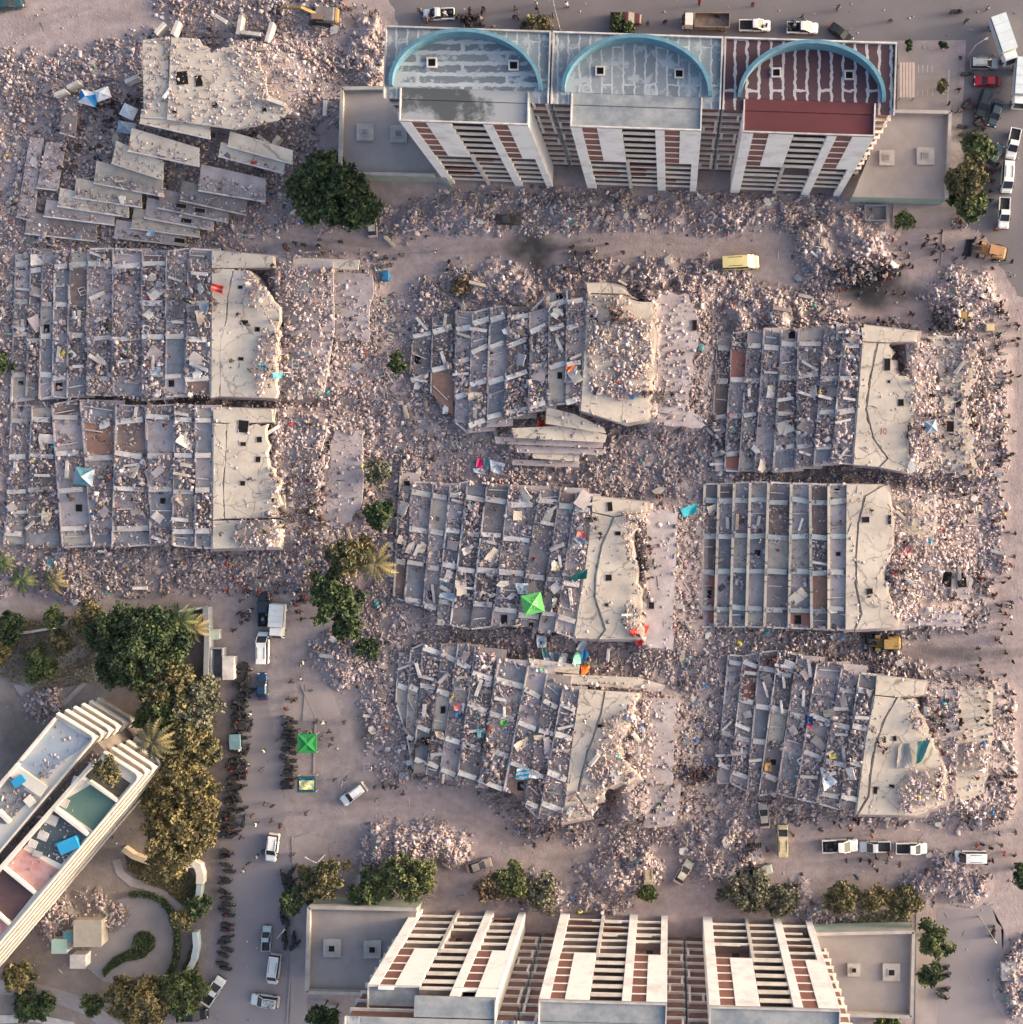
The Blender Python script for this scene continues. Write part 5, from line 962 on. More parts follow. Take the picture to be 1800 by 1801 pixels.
vehicle('pickup',465,1072,90,(.02,.04,.06),'navy pickup beside the white box truck','pickup',scale=1.1,cargo=[(.04,.05,.06),(.3,.28,.25)]); vehicle('van',463,1139,90,Wt,'white van just below the navy pickup','van',scale=1.02); vehicle('sedan',461,1208,91,(.01,.045,.12),'dark blue car on the west street','car',scale=1.02)
vehicle('suv',622,1397,216,Wt,'white off-road car parked askew by the lower street','car'); vehicle('suv',479,1491,-98,Wt,'white car stopped in the sunny strip of the west street','car'); vehicle('pickup',468,1652,87,(.36,.46,.50),'small pale teal pickup on the west street','pickup',scale=.82); vehicle('van',482,1705,-98,(.62,.63,.64),'pale grey minibus on the west street','van',scale=.98); vehicle('suv',466,1761,173,Wt,'white off-road car with roof load crossing the west street','car',cargo=[(.5,.5,.5),(.2,.2,.2)]); vehicle('pickup',375,1744,57,Wt,'white pickup with black bed at the bottom left kerb','pickup'); vehicle('pickup',337,1786,5,(.02,.022,.025),'black pickup under the trees at the bottom left','pickup')
DU = (.44,.38,.34)
vehicle('sedan',654,397,95,(.62,.60,.58),'dusty white car at the foot of the big dark tree','car wreck','wrecked cars in the rubble',True,scale=.9); vehicle('sedan',897,386,2,(.10,.095,.10),'burnt out dark car wreck in front of the north tower','car wreck','wrecked cars in the rubble',True); vehicle('sedan',843,1523,17,DU,'grey dusty car wreck right of the oval rubble heap','car wreck','wrecked cars in the rubble',True); vehicle('sedan',1203,1535,58,(.60,.56,.50),'cream car wreck in the rubble by the south tower','car wreck','wrecked cars in the rubble',True); vehicle('van',1140,1528,92,(.48,.40,.30),'beige van with crushed front above the south tower','van wreck','wrecked cars in the rubble',True,scale=.92); vehicle('sedan',1283,1538,172,(.60,.60,.60),'white car wreck under a dusty shrub','car wreck','wrecked cars in the rubble',True); vehicle('sedan',1337,1533,12,(.34,.36,.33),'grey-green car wreck half under shrubs','car wreck','wrecked cars in the rubble',True); vehicle('sedan',1344,1435,95,(.40,.37,.36),'crushed pale car at the edge of the lower right block','car wreck','wrecked cars in the rubble',True)
vehicle('van',1377,1478,90,(.62,.52,.34),'cream van parked nose up below the lower right block','van',dusty=True,scale=.98); vehicle('van',1303,462,3,(.66,.56,.27),'yellow minibus on the central dirt road','minibus',scale=1.2)
def truck(px, py, deg, L, W, kind, label, cabc, bodyc, hbody=2.9):
    g = P(px, py, 1.5); T = empty('dump_truck' if kind == 'dump' else 'box_truck', (g.x, g.y, .02), math.radians(deg), label, 'truck', 'vehicles in the streets'); hl = L/2; K = kind+str(L)
    part(T, 'chassis', 'ch'+K, lambda b: b.box(-hl, hl-.3, -.45, .45, .6, .95), (TRIM,)); cab0 = hl-1.9
    part(T, 'cab', 'cab'+K, lambda b: b.loft([(cab0,W/2-.1,W/2-.15,.7,2.5,.08),(hl-.55,W/2-.08,W/2-.16,.6,2.55,.1),(hl,W/2-.12,W/2-.3,.6,1.5,.1)]), (PAINT,), cabc)
    part(T, 'windscreen', 'ws'+K, lambda b: b.hexa([(hl-.50,-W/2+.28,2.46),(hl+.01,-W/2+.36,1.54),(hl+.01,W/2-.36,1.54),(hl-.50,W/2-.28,2.46)], [(hl-.46,-W/2+.28,2.50),(hl+.05,-W/2+.36,1.56),(hl+.05,W/2-.36,1.56),(hl-.46,W/2-.28,2.50)]), (GLASSD,))
    for s_ in (-1, 1): part(T, 'mirror', 'tm%s%d' % (K, s_), lambda b: b.box(hl-.5, hl-.35, s_*(W/2+.12)-.12, s_*(W/2+.12)+.12, 1.7, 2.1), (TRIM,))
    if kind == 'dump':
        def mk(b):
            b.box(-hl, cab0-.25, -W/2, W/2, .98, 1.15)
            for s_ in (-1, 1): b.box(-hl, cab0-.25, s_*(W/2-.06)-.06, s_*(W/2-.06)+.06, 1.15, 2.3)
            b.box(-hl, -hl+.12, -W/2+.12, W/2-.12, 1.15, 2.3); b.box(cab0-.37, cab0-.25, -W/2+.12, W/2-.12, 1.15, 2.5)
        part(T, 'tipper_body', 'tip'+K, mk, (DUSTY,), bodyc)
        for k in range(5): part(T, 'rib', 'rib%d' % k+K, lambda b: (b.box(-hl+.6+k*1.1, -hl+.75+k*1.1, W/2, W/2+.1, 1.0, 2.3)), (DUSTY,), bodyc)
    else:
        part(T, 'cargo_box', 'box'+K, lambda b: b.box(-hl, cab0-.15, -W/2, W/2, 1.0, hbody), (PAINT,), bodyc)
        for s_ in (-1, 1): part(T, 'side_rail', 'sr%s%d' % (K, s_), lambda b: b.box(-hl+.1, cab0-.25, s_*(W/2+.03)-.03, s_*(W/2+.03)+.03, hbody-.45, hbody-.25), (TRIM,))
        for k in range(3): part(T, 'roof_seam', 'rs%d' % k+K, lambda b: b.box(-hl+(k+1)*(L-2)/4-.04, -hl+(k+1)*(L-2)/4+.04, -W/2+.05, W/2-.05, hbody+.001, hbody+.03), (mat('seam', (.45,.55,.6), (.4,.45,.5), 1),))
    wheels(T, (-hl+1.2, hl-1.0), W/2-.2, .52, .34); return T
truck(1242,37,179,8.3,2.6,'dump','grey dump truck with white cab and open empty bed',(.70,.66,.60),(.30,.24,.21))
truck(1766,72,-71,8.4,2.7,'box','white box truck standing slanted in the top right street',Wt,(.62,.68,.70),3.3); truck(1796,148,-94,8.4,2.8,'box','white box truck cut by the right edge',Wt,(.62,.68,.70),3.3); truck(489,1092,-94,6.0,2.5,'box','white box truck beside the navy pickup on the west street',Wt,(.64,.66,.66),3.0)
# construction machines
YEL = mat('machine_yellow', (.38,.25,.08), (.26,.18,.09), 1); ORA = mat('machine_orange', (.50,.26,.12), (.36,.20,.11), 1)
def loader(px, py, deg, m, label, scale=1.0):
    g = P(px, py, 1.5); T = empty('wheel_loader', (g.x, g.y, .02), math.radians(deg), label, 'wheel loader', 'construction machines'); T.scale = (scale,)*3
    def P_(n, f, mm): b = MB(); f(b); return b.obj(n, T, mm)
    P_('engine_body', lambda b: b.loft([(-3.2,1.0,.85,.8,1.9,.1),(-2.9,1.15,1.0,.7,2.1,.1),(-1.0,1.15,1.05,.7,2.1,.1)]), m); P_('front_frame', lambda b: b.loft([(-.9,.7,.6,.7,1.5,.1),(.9,.75,.6,.6,1.7,.1)]), m)
    c = P_('cab', lambda b: b.loft([(-1.6,.75,.65,2.0,3.1,.06),(-.2,.8,.65,2.0,3.1,.06)]), GLASSD); b = MB(); b.box(-1.75, -.1, -.82, .82, 3.1, 3.22); b.obj('cab_roof', c, m)
    for s_ in (-1, 1):
        P_('lift_arm', lambda b: b.tube([(.2, s_*.5, 1.8), (1.6, s_*.5, 1.3), (2.6, s_*.5, .7)], .14, 5), m); P_('fender', lambda b: b.box(.3, 1.2, s_*1.1-.3, s_*1.1+.3, 1.45, 1.6), m)
    def bk(b):
        b.hexa([(2.5,-1.5,.1),(2.8,-1.5,.05),(2.8,1.5,.05),(2.5,1.5,.1)], [(2.4,-1.5,1.3),(2.6,-1.5,1.3),(2.6,1.5,1.3),(2.4,1.5,1.3)]); b.box(2.55, 3.7, -1.5, 1.5, .05, .15)
        for s_ in (-1, 1): b.hexa([(2.6,s_*1.45-.05,.15),(3.6,s_*1.45-.05,.15),(3.6,s_*1.45+.05,.15),(2.6,s_*1.45+.05,.15)], [(2.5,s_*1.45-.05,1.25),(2.9,s_*1.45-.05,.9),(2.9,s_*1.45+.05,.9),(2.5,s_*1.45+.05,1.25)])
    P_('bucket', bk, DARKMETAL); P_('exhaust', lambda b: b.tube([(-2.4, .5, 2.1), (-2.4, .5, 2.8)], .07, 6), DARKMETAL); P_('counterweight', lambda b: b.box(-3.5, -3.2, -1.0, 1.0, .7, 1.6), DARKMETAL)
    for x in (-2.0, .75):
        for s_ in (-1, 1): o = mesh_obj('wheel', wheel_mesh(.78, .6), T); o.location = (x, s_*1.15, .78)
    return T
loader(1737,440,168,ORA,'orange wheel loader with bucket facing left on the right'); loader(1552,1131,180,YEL,'yellow wheel loader on the dirt lane between the right blocks'); loader(1687,555,180,YEL,'small dark and yellow loader among people right of the dirt road',.72)
def excavator(px, py, deg, label):
    g = P(px, py, 1.5); T = empty('excavator', (g.x, g.y, .3), math.radians(deg), label, 'excavator', 'construction machines')
    def P_(n, f, mm): b = MB(); f(b); return b.obj(n, T, mm)
    for s_ in (-1, 1): P_('track', lambda b: b.loft([(-2.0,.3,.3,.25,.65,.05),(-1.6,.3,.3,0,.9,.08),(1.6,.3,.3,0,.9,.08),(2.0,.3,.3,.25,.65,.05)]), DARKMETAL).location = (0, s_*1.25, 0)
    P_('house', lambda b: b.loft([(-2.6,1.2,1.1,1.0,2.0,.1),(-2.2,1.35,1.25,1.0,2.15,.1),(.9,1.35,1.3,1.0,1.9,.1)]), DARKC); P_('counterweight', lambda b: b.loft([(-3.0,1.1,1.0,1.0,2.0,.1),(-2.62,1.3,1.2,1.0,2.1,.1)]), YEL); c = P_('cab', lambda b: b.box(-.6, 1.2, .45, 1.3, 1.1, 2.8), GLASSD); b = MB(); b.box(-.65, 1.25, .4, 1.35, 2.8, 2.9); b.obj('cab_roof', c, mat('cab_roof', (.25,.17,.12), (.2,.14,.1), 1))
    P_('boom', lambda b: b.tube([(.9, 0, 1.6), (2.8, 0, 4.2), (5.2, 0, 3.8)], [.32, .3, .22], 5), YEL); P_('stick', lambda b: b.tube([(5.0, 0, 4.0), (7.2, 0, 2.6)], [.22, .16], 5), YEL); P_('bucket', lambda b: b.hexa([(7.0,-.6,1.0),(8.0,-.5,1.2),(8.0,.5,1.2),(7.0,.6,1.0)], [(6.9,-.6,2.4),(7.6,-.6,2.2),(7.6,.6,2.2),(6.9,.6,2.4)]), DARKMETAL)
excavator(566,26,176,'tracked excavator reaching left over the rubble at the top')
def box_thing(name, px, py, w_, h_, d_, z, m, label, cat, deg=0, group=None):
    g = P(px, py, z); T = empty(name, (g.x, g.y, z), math.radians(deg), label, cat, group); b = MB(); b.hexa([(-w_/2,-h_/2,0),(w_/2,-h_/2,0),(w_/2,h_/2,0),(-w_/2,h_/2,0)], [(-w_/2*.96,-h_/2*.96,d_),(w_/2*.96,-h_/2*.96,d_),(w_/2*.96,h_/2*.96,d_),(-w_/2*.96,h_/2*.96,d_)]); b.obj('body', T, m); b = MB(); b.box(-w_/2*.8, w_/2*.8, -h_/2*.7, h_/2*.7, d_, d_+.08); b.obj('lid', T, m); return T
box_thing('generator', 1739,577,1.5,1.3,1.3,.02,mat('pale_yellow', (.66,.56,.32), (.5,.42,.26), 1),'pale yellow generator box below the small loader','generator')
# three-wheeled cart with awning
g = P(415,1308,1.5); T = empty('three_wheeler', (g.x, g.y, .02), math.radians(-88), 'blue three-wheeled cart with awning beside the motorbike row', 'cart'); TEALC = mat('teal_canvas', (.12,.22,.27), (.16,.27,.32), .7)
b = MB(); b.box(-1.6, .8, -.85, .85, .5, .65); b.obj('deck', T, DARKMETAL); b = MB(); b.loft([(-1.7,1.0,.9,1.9,2.02,.02),(-.5,1.05,.98,1.95,2.14,.02),(.9,1.0,.9,1.9,2.02,.02)]); b.obj('awning', T, TEALC)
for sx, sy in ((-1.5, -.8), (-1.5, .8), (.7, -.8), (.7, .8)): b = MB(); b.tube([(sx, sy, .6), (sx, sy, 1.95)], .04, 5); b.obj('post', T, DARKMETAL)
b = MB(); b.loft([(.8,.7,.6,.4,1.1,.05),(1.7,.5,.35,.4,.9,.05)]); b.obj('nose', T, PAINT).color = (.7,.7,.7,1)
for x, y in ((-1.0, -.75), (-1.0, .75), (1.5, 0)): o = mesh_obj('wheel', wheel_mesh(.3, .16), T); o.location = (x, y, .3)
# ---------------------------------------------------------------- motorbikes
BIKE = mat('bike_paint', (1,1,1), (.7,.7,.7), 2, rough=.4, objcol=True)
def bike_parts():
    b = MB(); b.loft([(-.75,.10,.09,.62,.78,.02),(-.35,.16,.13,.60,.84,.03),(.05,.15,.12,.45,.80,.03),(.35,.16,.14,.55,.98,.04),(.55,.08,.06,.6,.98,.02)]); body = b.mesh('body', BIKE)
    b = MB(); b.loft([(-.85,.13,.11,.80,.86,.015),(-.2,.16,.13,.80,.88,.015),(.1,.11,.08,.80,.86,.015)]); seat = b.mesh('seat', TRIM)
    b = MB(); b.tube([(.42, -.38, 1.08), (.55, -.15, 1.05), (.55, .15, 1.05), (.42, .38, 1.08)], .025, 4); b.tube([(.52, 0, 1.05), (.68, 0, .32)], .04, 4); bar = b.mesh('handlebar', DARKMETAL)
    b = MB(); b.box(-.3, .25, -.14, .14, .25, .55); b.tube([(-.1, .16, .35), (-.85, .18, .4)], .05, 5); eng = b.mesh('engine', DARKMETAL); return body, seat, bar, eng
BP = bike_parts(); bike_n = 0
ORD = ['topmost', 'second', 'third', 'fourth', 'fifth', 'sixth', 'seventh', 'eighth', 'ninth', 'tenth', 'eleventh', 'twelfth', 'thirteenth', 'fourteenth', 'fifteenth', 'sixteenth', 'seventeenth', 'eighteenth', 'nineteenth', 'twentieth', 'twenty-first', 'twenty-second']
CN = {(.02,.02,.022): 'black', (.03,.03,.035): 'black', (.02,.02,.025): 'black', (.14,.02,.02): 'dark red', (.05,.06,.08): 'grey-blue', (.02,.02,.02): 'black', (.10,.015,.015): 'dark red'}
def nth(i, n): return ORD[i]+' from the top' if i < 22 and i*2 < n else (ORD[n-1-i].replace('topmost', 'last')+(' from the bottom' if n-1-i else ' at the bottom'))
def bike(px, py, deg, label, group, color=None, z=.02):
    color = color or R.choice([(.02,.02,.022),(.03,.03,.035),(.02,.02,.025),(.10,.015,.015),(.05,.06,.08),(.02,.02,.02),(.02,.02,.022),(.02,.02,.025)]); label = label.replace('dark motorbike', CN[color]+' motorbike').replace('lone motorbike', 'lone '+CN[color]+' motorbike')
    if label.startswith('motorbike'): label = CN[color]+' '+label
    g = P(px, py, z+.6); T = empty('motorbike', (g.x, g.y, z), math.radians(deg), label, 'motorbike', group); T.scale = (1.25, 2.0, 1.15)
    for n, me in zip(('body', 'seat', 'handlebar', 'engine'), BP):
        o = mesh_obj(n, me, T)
        if n == 'body': o.color = (*color, 1)
    for x in (-.62, .68): o = mesh_obj('wheel', wheel_mesh(.31, .11), T); o.location = (x, 0, .31)
    T.rotation_euler.x = .16 if R.random() < .7 else 0; return T
for i in range(44):
    y = 1172+i*7.0; bike(428-(y-1172)*.085+R.uniform(-6, 6), y+R.uniform(-3, 3), R.choice([0, 180])+R.uniform(-30, 30), 'dark motorbike, '+nth(i, 44)+' in the long row beside the garden trees', 'motorbikes packed beside the garden trees')
    if i % 3 == 0: bike(440-(y-1172)*.07+R.uniform(-6, 8), y, R.uniform(-40, 40)+90*(i % 2), 'dark motorbike, '+nth(i//3, 15)+' outside the long row by the garden trees', 'motorbikes loosely parked outside the long row')
for i in range(19): y = 1497+i*11.6+R.uniform(-3, 3); bike(399-(y-1500)*.018+R.uniform(-5, 5), y, R.choice([0, 180])+R.uniform(-25, 15), 'dark motorbike, '+nth(i, 19)+' of the spaced row at the west kerb', 'motorbikes spaced along the lower west kerb')
for i in range(17): y = 1263+i*7.7; bike(508+R.uniform(-6, 6), y, R.choice([0, 180])+R.uniform(-18, 18), 'dark motorbike, '+nth(i, 17)+' of the row beside the green canopy', 'motorbikes beside the green canopy')
for i in range(8): bike(500+R.uniform(-6, 18), 1530+i*5.5, R.uniform(0, 180), 'dark motorbike, '+nth(i, 8)+' in the cluster at the corner shrub', 'motorbikes at the corner shrub')
for (x, y, a) in ((820,32,20),(832,38,60),(842,41,-10),(815,42,90)): bike(x, y, a, 'motorbike parked behind the white pickup at the west tower', 'motorbikes behind the loaded pickup')
bike(1683,20,5,'lone motorbike on the top right street',None); bike(1650,1640+2,75,'lone motorbike riding down the lower right street',None) if False else bike(1748,1640,80,'lone motorbike on the lower right street',None)
for (x, y, a) in ((1700,180,50),(1708,186,10),(1702,130,5),(1722,210,40),(1728,218,10),(1695,222,0),(1698,236,0),(1725,228,20),(1722,240,0)): bike(x, y, a, 'motorbike parked near the dark cars at the top right', 'motorbikes near the dark cars')
for (x, y, a) in ((500,1645,80),(502,1660,85),(517,1650,90),(518,1663,40),(496,1616,110),(503,1620,110)): bike(x, y, a, 'motorbike near the pale minibus on the west street', 'motorbikes near the pale minibus')
for (x, y, a) in ((1742,305,30),(1740,318,10),(1738,335,0),(1738,352,15),(1750,290,30)): bike(x, y, a, 'motorbike beside the east street trees', 'motorbikes beside the east street trees')
for (x, y, a) in ((1660,1703,20),(1663,1716,20),(1661,1740,10),(1660,1752,-20)): bike(x, y, a, 'motorbike by the dark tree at the lower right kerb', 'motorbikes at the lower right kerb')
# ---------------------------------------------------------------- people
CLOTH = mat('clothing', (1,1,1), (.75,.75,.75), 4, objcol=True); TROUS = mat('trousers', (.03,.032,.04), (.05,.05,.055), 4); SKIN = mat('skin', (.11,.062,.042), (.08,.045,.03), 6, rough=.6); HAIR = mat('hair', (.012,.01,.009), (.02,.016,.014), 6)
def person_mesh(pose):
    bm = bmesh.new(); lay = bm.verts.layers.skin.verify(); V = {}
    def v(n, p, r, parent=None):
        q = bm.verts.new(p); q[lay].radius = (r, r); V[n] = q
        if parent: bm.edges.new((V[parent], q))
    ln = {'stand': 0, 'walk': .0, 'bend': .45}[pose]; st = {'stand': .04, 'walk': .28, 'bend': .12}[pose]
    v('pel', (0, 0, .98), .15); V['pel'][lay].use_root = True
    v('ch', (ln*.5, 0, 1.36-ln*.25), .17, 'pel'); v('nk', (ln*.75, 0, 1.53-ln*.42), .065, 'ch'); v('hd', (ln*.9+.02, 0, 1.68-ln*.5), .105, 'nk'); v('tp', (ln*.95+.01, 0, 1.76-ln*.5), .075, 'hd')
    for s_, n in ((1, 'l'), (-1, 'r')):
        sw = st*s_
        v('hip'+n, (0, .10*s_, .90), .105, 'pel'); v('kn'+n, (sw*.55+.03, .11*s_, .50), .075, 'hip'+n); v('an'+n, (sw*.8-.03, .11*s_, .09), .05, 'kn'+n); v('to'+n, (sw*.8+.14, .12*s_, .04), .04, 'an'+n)
        v('sh'+n, (ln*.55, .21*s_, 1.42-ln*.25), .075, 'ch'); v('el'+n, (ln*.6-sw*.4, .27*s_, 1.14-ln*.3), .05, 'sh'+n); v('ha'+n, (ln*.8-sw*.5+.10, .25*s_, .90-ln*.3), .038, 'el'+n)
    me0 = bpy.data.meshes.new('tmp'); bm.to_mesh(me0); bm.free(); o = bpy.data.objects.new('tmp', me0); COL.objects.link(o); o.modifiers.new('s', 'SKIN').use_smooth_shade = True; sb = o.modifiers.new('u', 'SUBSURF'); sb.levels = 1; sb.render_levels = 1
    dg = bpy.context.evaluated_depsgraph_get(); me = bpy.data.meshes.new_from_object(o.evaluated_get(dg)); bpy.data.objects.remove(o); me.name = 'person'
    me.materials.clear()
    for m in (CLOTH, TROUS, SKIN, HAIR): me.materials.append(m)
    hx, hz = ln*.9+.02, 1.68-ln*.5
    for p in me.polygons:
        c = p.center; i = 0
        if c.z < .93: i = 1
        if abs(c.y) > .2 and c.z < 1.22-ln*.3 and c.z > .8-ln*.3: i = 2
        if (c-Vector((hx, 0, hz))).length < .19: i = 3 if c.z > hz-.02 and c.x < hx+.06 else 2
        p.material_index = i
    return me
PM = [person_mesh(p) for p in ('stand', 'walk', 'bend')]
CL = [(.03,.03,.035)]*5+[(.06,.05,.06),(.10,.03,.03),(.05,.07,.14),(.45,.44,.43),(.16,.15,.15),(.22,.035,.03),(.09,.09,.1)]
PCN = {(.03,.03,.035): 'black', (.06,.05,.06): 'charcoal', (.10,.03,.03): 'maroon', (.05,.07,.14): 'dark blue', (.45,.44,.43): 'white', (.16,.15,.15): 'grey', (.22,.035,.03): 'red', (.09,.09,.1): 'dark grey'}
taken = []; EXTRA = []
def person(px, py, label, group, color=None, z=None):
    zz = zat(px, py) if z is None else z; g = P(px, py, zz+.9); pi = R.randrange(3); o = mesh_obj('person', PM[pi]); color = color or R.choice(CL); label = label.replace('person', 'person in '+PCN[color]+' '+('standing', 'walking', 'bending')[pi], 1).replace(' standing standing', ' standing').replace('walking walking', 'walking').replace('bending digging', 'bending').replace('standing walking', 'walking').replace('bending walking', 'walking').replace('walking standing', 'standing').replace('bending standing', 'standing').replace('standing digging', 'digging').replace('walking digging', 'digging').replace('standing gathered', 'gathered').replace('walking gathered', 'gathered').replace('bending gathered', 'gathered'); o.location = (g.x, g.y, zz+.0); o.rotation_euler.z = R.uniform(0, 6.28); o.color = (*color, 1); o.scale = (1.35, 1.35, 1.08); return tag(o, label, 'person', group)
def crowd(cx, cy, rx, ry, n, label, group, z=None):
    for _ in range(max(2, round(n*.52))):
        for _t in range(12):
            x = cx+R.gauss(0, .5)*rx; y = cy+R.gauss(0, .5)*ry
            if all((x-a)**2+(y-b)**2 > 25 for a, b in taken): break
        taken.append((x, y)); person(x, y, label, group, z=z)
    for _ in range(round(n*.7)): EXTRA.append((cx+R.gauss(0, .62)*rx, cy+R.gauss(0, .62)*ry))
for a in ((540,900,34,50,30,'person in the crowd east of the lower left roof','crowd at the lower left roof'),(560,800,30,60,7,'person among rubble between left blocks and trees','people beside the left blocks'),(340,520,26,40,10,'person digging near the red tarp','people near the red tarp'),(490,910,20,20,8,'person standing at the lower left roof edge','people on the lower left roof'),
          (455,1040,50,22,14,'person on the dirt above the white box truck','people above the white box truck'),(535,1050,26,50,18,'person standing left of the dark green tree','people left of the dark green tree'),(430,1075,20,30,9,'person between garden wall and navy pickup','people beside the navy pickup'),(530,1190,30,40,7,'person near the bare paved rectangle','people near the paved rectangle'),(560,1290,40,40,9,'person around the green canopy','people around the green canopy'),(470,1400,40,140,9,'person walking on the west street','people on the west street'),
          (545,432,40,12,8,'person on the dirt road below the big dark tree','people on the upper dirt road, west'),(720,450,60,14,6,'person near the blue bin on the upper dirt road','people near the blue bin'),(1030,440,60,14,12,'person on the upper dirt road by the soot patch','people by the soot patch'),(1520,490,60,26,26,'person in the crowd at the soot stained clearing','crowd at the soot stained clearing'),(1660,560,60,26,20,'person in the crowd around the small loader','crowd around the small loader'),(1640,440,60,26,16,'person walking near the orange loader','people near the orange loader'),(1590,470,60,40,8,'person on the clearing left of the orange loader','people left of the orange loader'),
          (1700,380,26,26,14,'person gathered below the east street trees','people below the east street trees'),(1770,560,24,70,10,'person walking at the right edge, upper part','people at the upper right edge'),(1765,820,20,120,10,'person walking at the right edge beside the blocks','people at the right edge'),(1765,1080,24,60,8,'person near the end of the dirt lane','people at the dirt lane end'),(1540,570,60,12,8,'person at the north edge of the upper right block','people at the upper right block edge'),(1650,740,24,40,10,'person on the east slab of the upper right block','people on the upper right block'),(1580,1020,20,24,7,'person beside the roof of the right middle block','people beside the right middle roof'),(1690,1040,40,40,7,'person on the east flank of the right middle block','people on the right middle flank'),
          (1660,1260,26,40,16,'person on the roof of the lower right block','people on the lower right roof'),(1555,1310,14,24,6,'person at the west rim of the lower right roof','people at the lower right roof rim'),(1320,1500,24,26,16,'person in the group left of the cream van','people left of the cream van'),(1480,1450,60,12,8,'person below the lower right block','people below the lower right block'),(1560,1520,60,18,12,'person beside the row of white pickups','people beside the white pickups'),(1725,1500,40,50,8,'person near the lone white car at the lower right','people near the lone white car'),(1780,1380,14,60,6,'person at the right edge of the lower street','people at the lower right edge'),
          (1230,1365,30,16,20,'person in the crowd on bluish ground between the lower blocks','crowd between the lower blocks'),(1165,695,24,10,8,'person on the east slab of the twisted block','people on the twisted block'),(1090,560,20,14,10,'person at the roof hollow of the twisted block','people in the roof hollow'),(1130,985,16,24,12,'person at the dark gap beside the centre roof','people at the centre roof gap'),(1145,1010,20,60,7,'person on the narrow slab right of the centre roof','people on the centre slab'),(1050,920,14,20,6,'person digging near the pink cloth','people near the pink cloth'),(975,1050,16,24,6,'person near the green tent','people near the green tent'),(850,1300,30,30,9,'person on the lower centre block','people on the lower centre block'),(745,1310,22,14,10,'person at the west end of the lower centre block','people at the lower centre west end'),(980,1470,60,20,8,'person on the lower dirt street','people on the lower dirt street'),(680,1385,30,14,6,'person near the askew white car','people near the askew white car'),
          (200,190,50,20,22,'person in the crowd around the white and blue tents','crowd at the white and blue tents'),(150,260,50,40,14,'person on the rubble below the white tents','people below the white tents'),(620,15,24,14,5,'person at the top near the excavator','people near the excavator'),(830,30,26,10,8,'person beside the motorbikes behind the west tower','people behind the west tower'),(760,30,14,8,4,'person at the loaded pickup behind the west tower','people at the loaded pickup'),(1690,200,20,60,6,'person on the forecourt at the top right','people on the forecourt'),(210,640,60,60,8,'person on the upper left block','people on the upper left block'),(160,850,80,60,10,'person on the lower left block','people on the lower left block'),(1400,750,50,60,6,'person on the upper right block','people on the upper right bays'),(1350,1160,20,12,6,'person in the hollow of the lower right block','people in the lower right hollow')):
    crowd(*a)
def extra_crowd():
    # the rest of the crowd beyond the individually built people: one object
    sets = []
    for me in PM:
        co = np.empty(len(me.vertices)*3); me.vertices.foreach_get('co', co); sets.append((co.reshape(-1, 3), [tuple(p.vertices) for p in me.polygons], [p.material_index for p in me.polygons]))
    base = [None, np.array([.035, .037, .045]), np.array([.11, .062, .042]), np.array([.013, .011, .01])]
    V_, F_, C_ = [], [], []; nb = 0
    for i in range(90): EXTRA.append((R.uniform(1690, 1795), R.uniform(400, 1540)))
    for i in range(30): EXTRA.append((R.uniform(650, 1790), R.uniform(3, 50)))
    for i in range(200): EXTRA.append((R.choice([R.uniform(400, 1750), R.uniform(0, 620), R.uniform(1640, 1790)]), R.uniform(400, 1540)))
    for (x, y) in EXTRA:
        if not (2 < x < 1798 and 2 < y < 1798) or any(inpoly(t, np.array([x]), np.array([y]))[0] for t in towers_px): continue
        if x < 400 and y > 1060: continue
        co, fs, mi = sets[R.randrange(3)]; a = R.uniform(0, 6.28); z = zat(x, y); g = P(x, y, z+.9); q = co*np.array([1.35, 1.35, 1.08]); ca, sa = math.cos(a), math.sin(a)
        V_.append(np.stack([q[:, 0]*ca-q[:, 1]*sa+g.x, q[:, 0]*sa+q[:, 1]*ca+g.y, q[:, 2]+z], 1)); cl = np.array(R.choice(CL)); col = np.zeros((len(co), 3))
        for f, m in zip(fs, mi):
            for v in f: col[v] = cl if m == 0 else base[m]
            F_.append(tuple(v+nb for v in f))
        C_.append(col); nb += len(co)
    me = bpy.data.meshes.new('crowd'); me.from_pydata(np.vstack(V_).tolist(), [], F_); ca_ = me.color_attributes.new('Col', 'FLOAT_COLOR', 'POINT'); cc = np.vstack(C_); ca_.data.foreach_set('color', np.hstack([cc, np.ones((len(cc), 1))]).ravel()); me.materials.append(attr_mat('crowd_cloth', .1, 3)); me.update()
    tag(mesh_obj('crowd', me), 'scattered rescuers and onlookers all over the estate', 'crowd', kind='stuff')
extra_crowd()
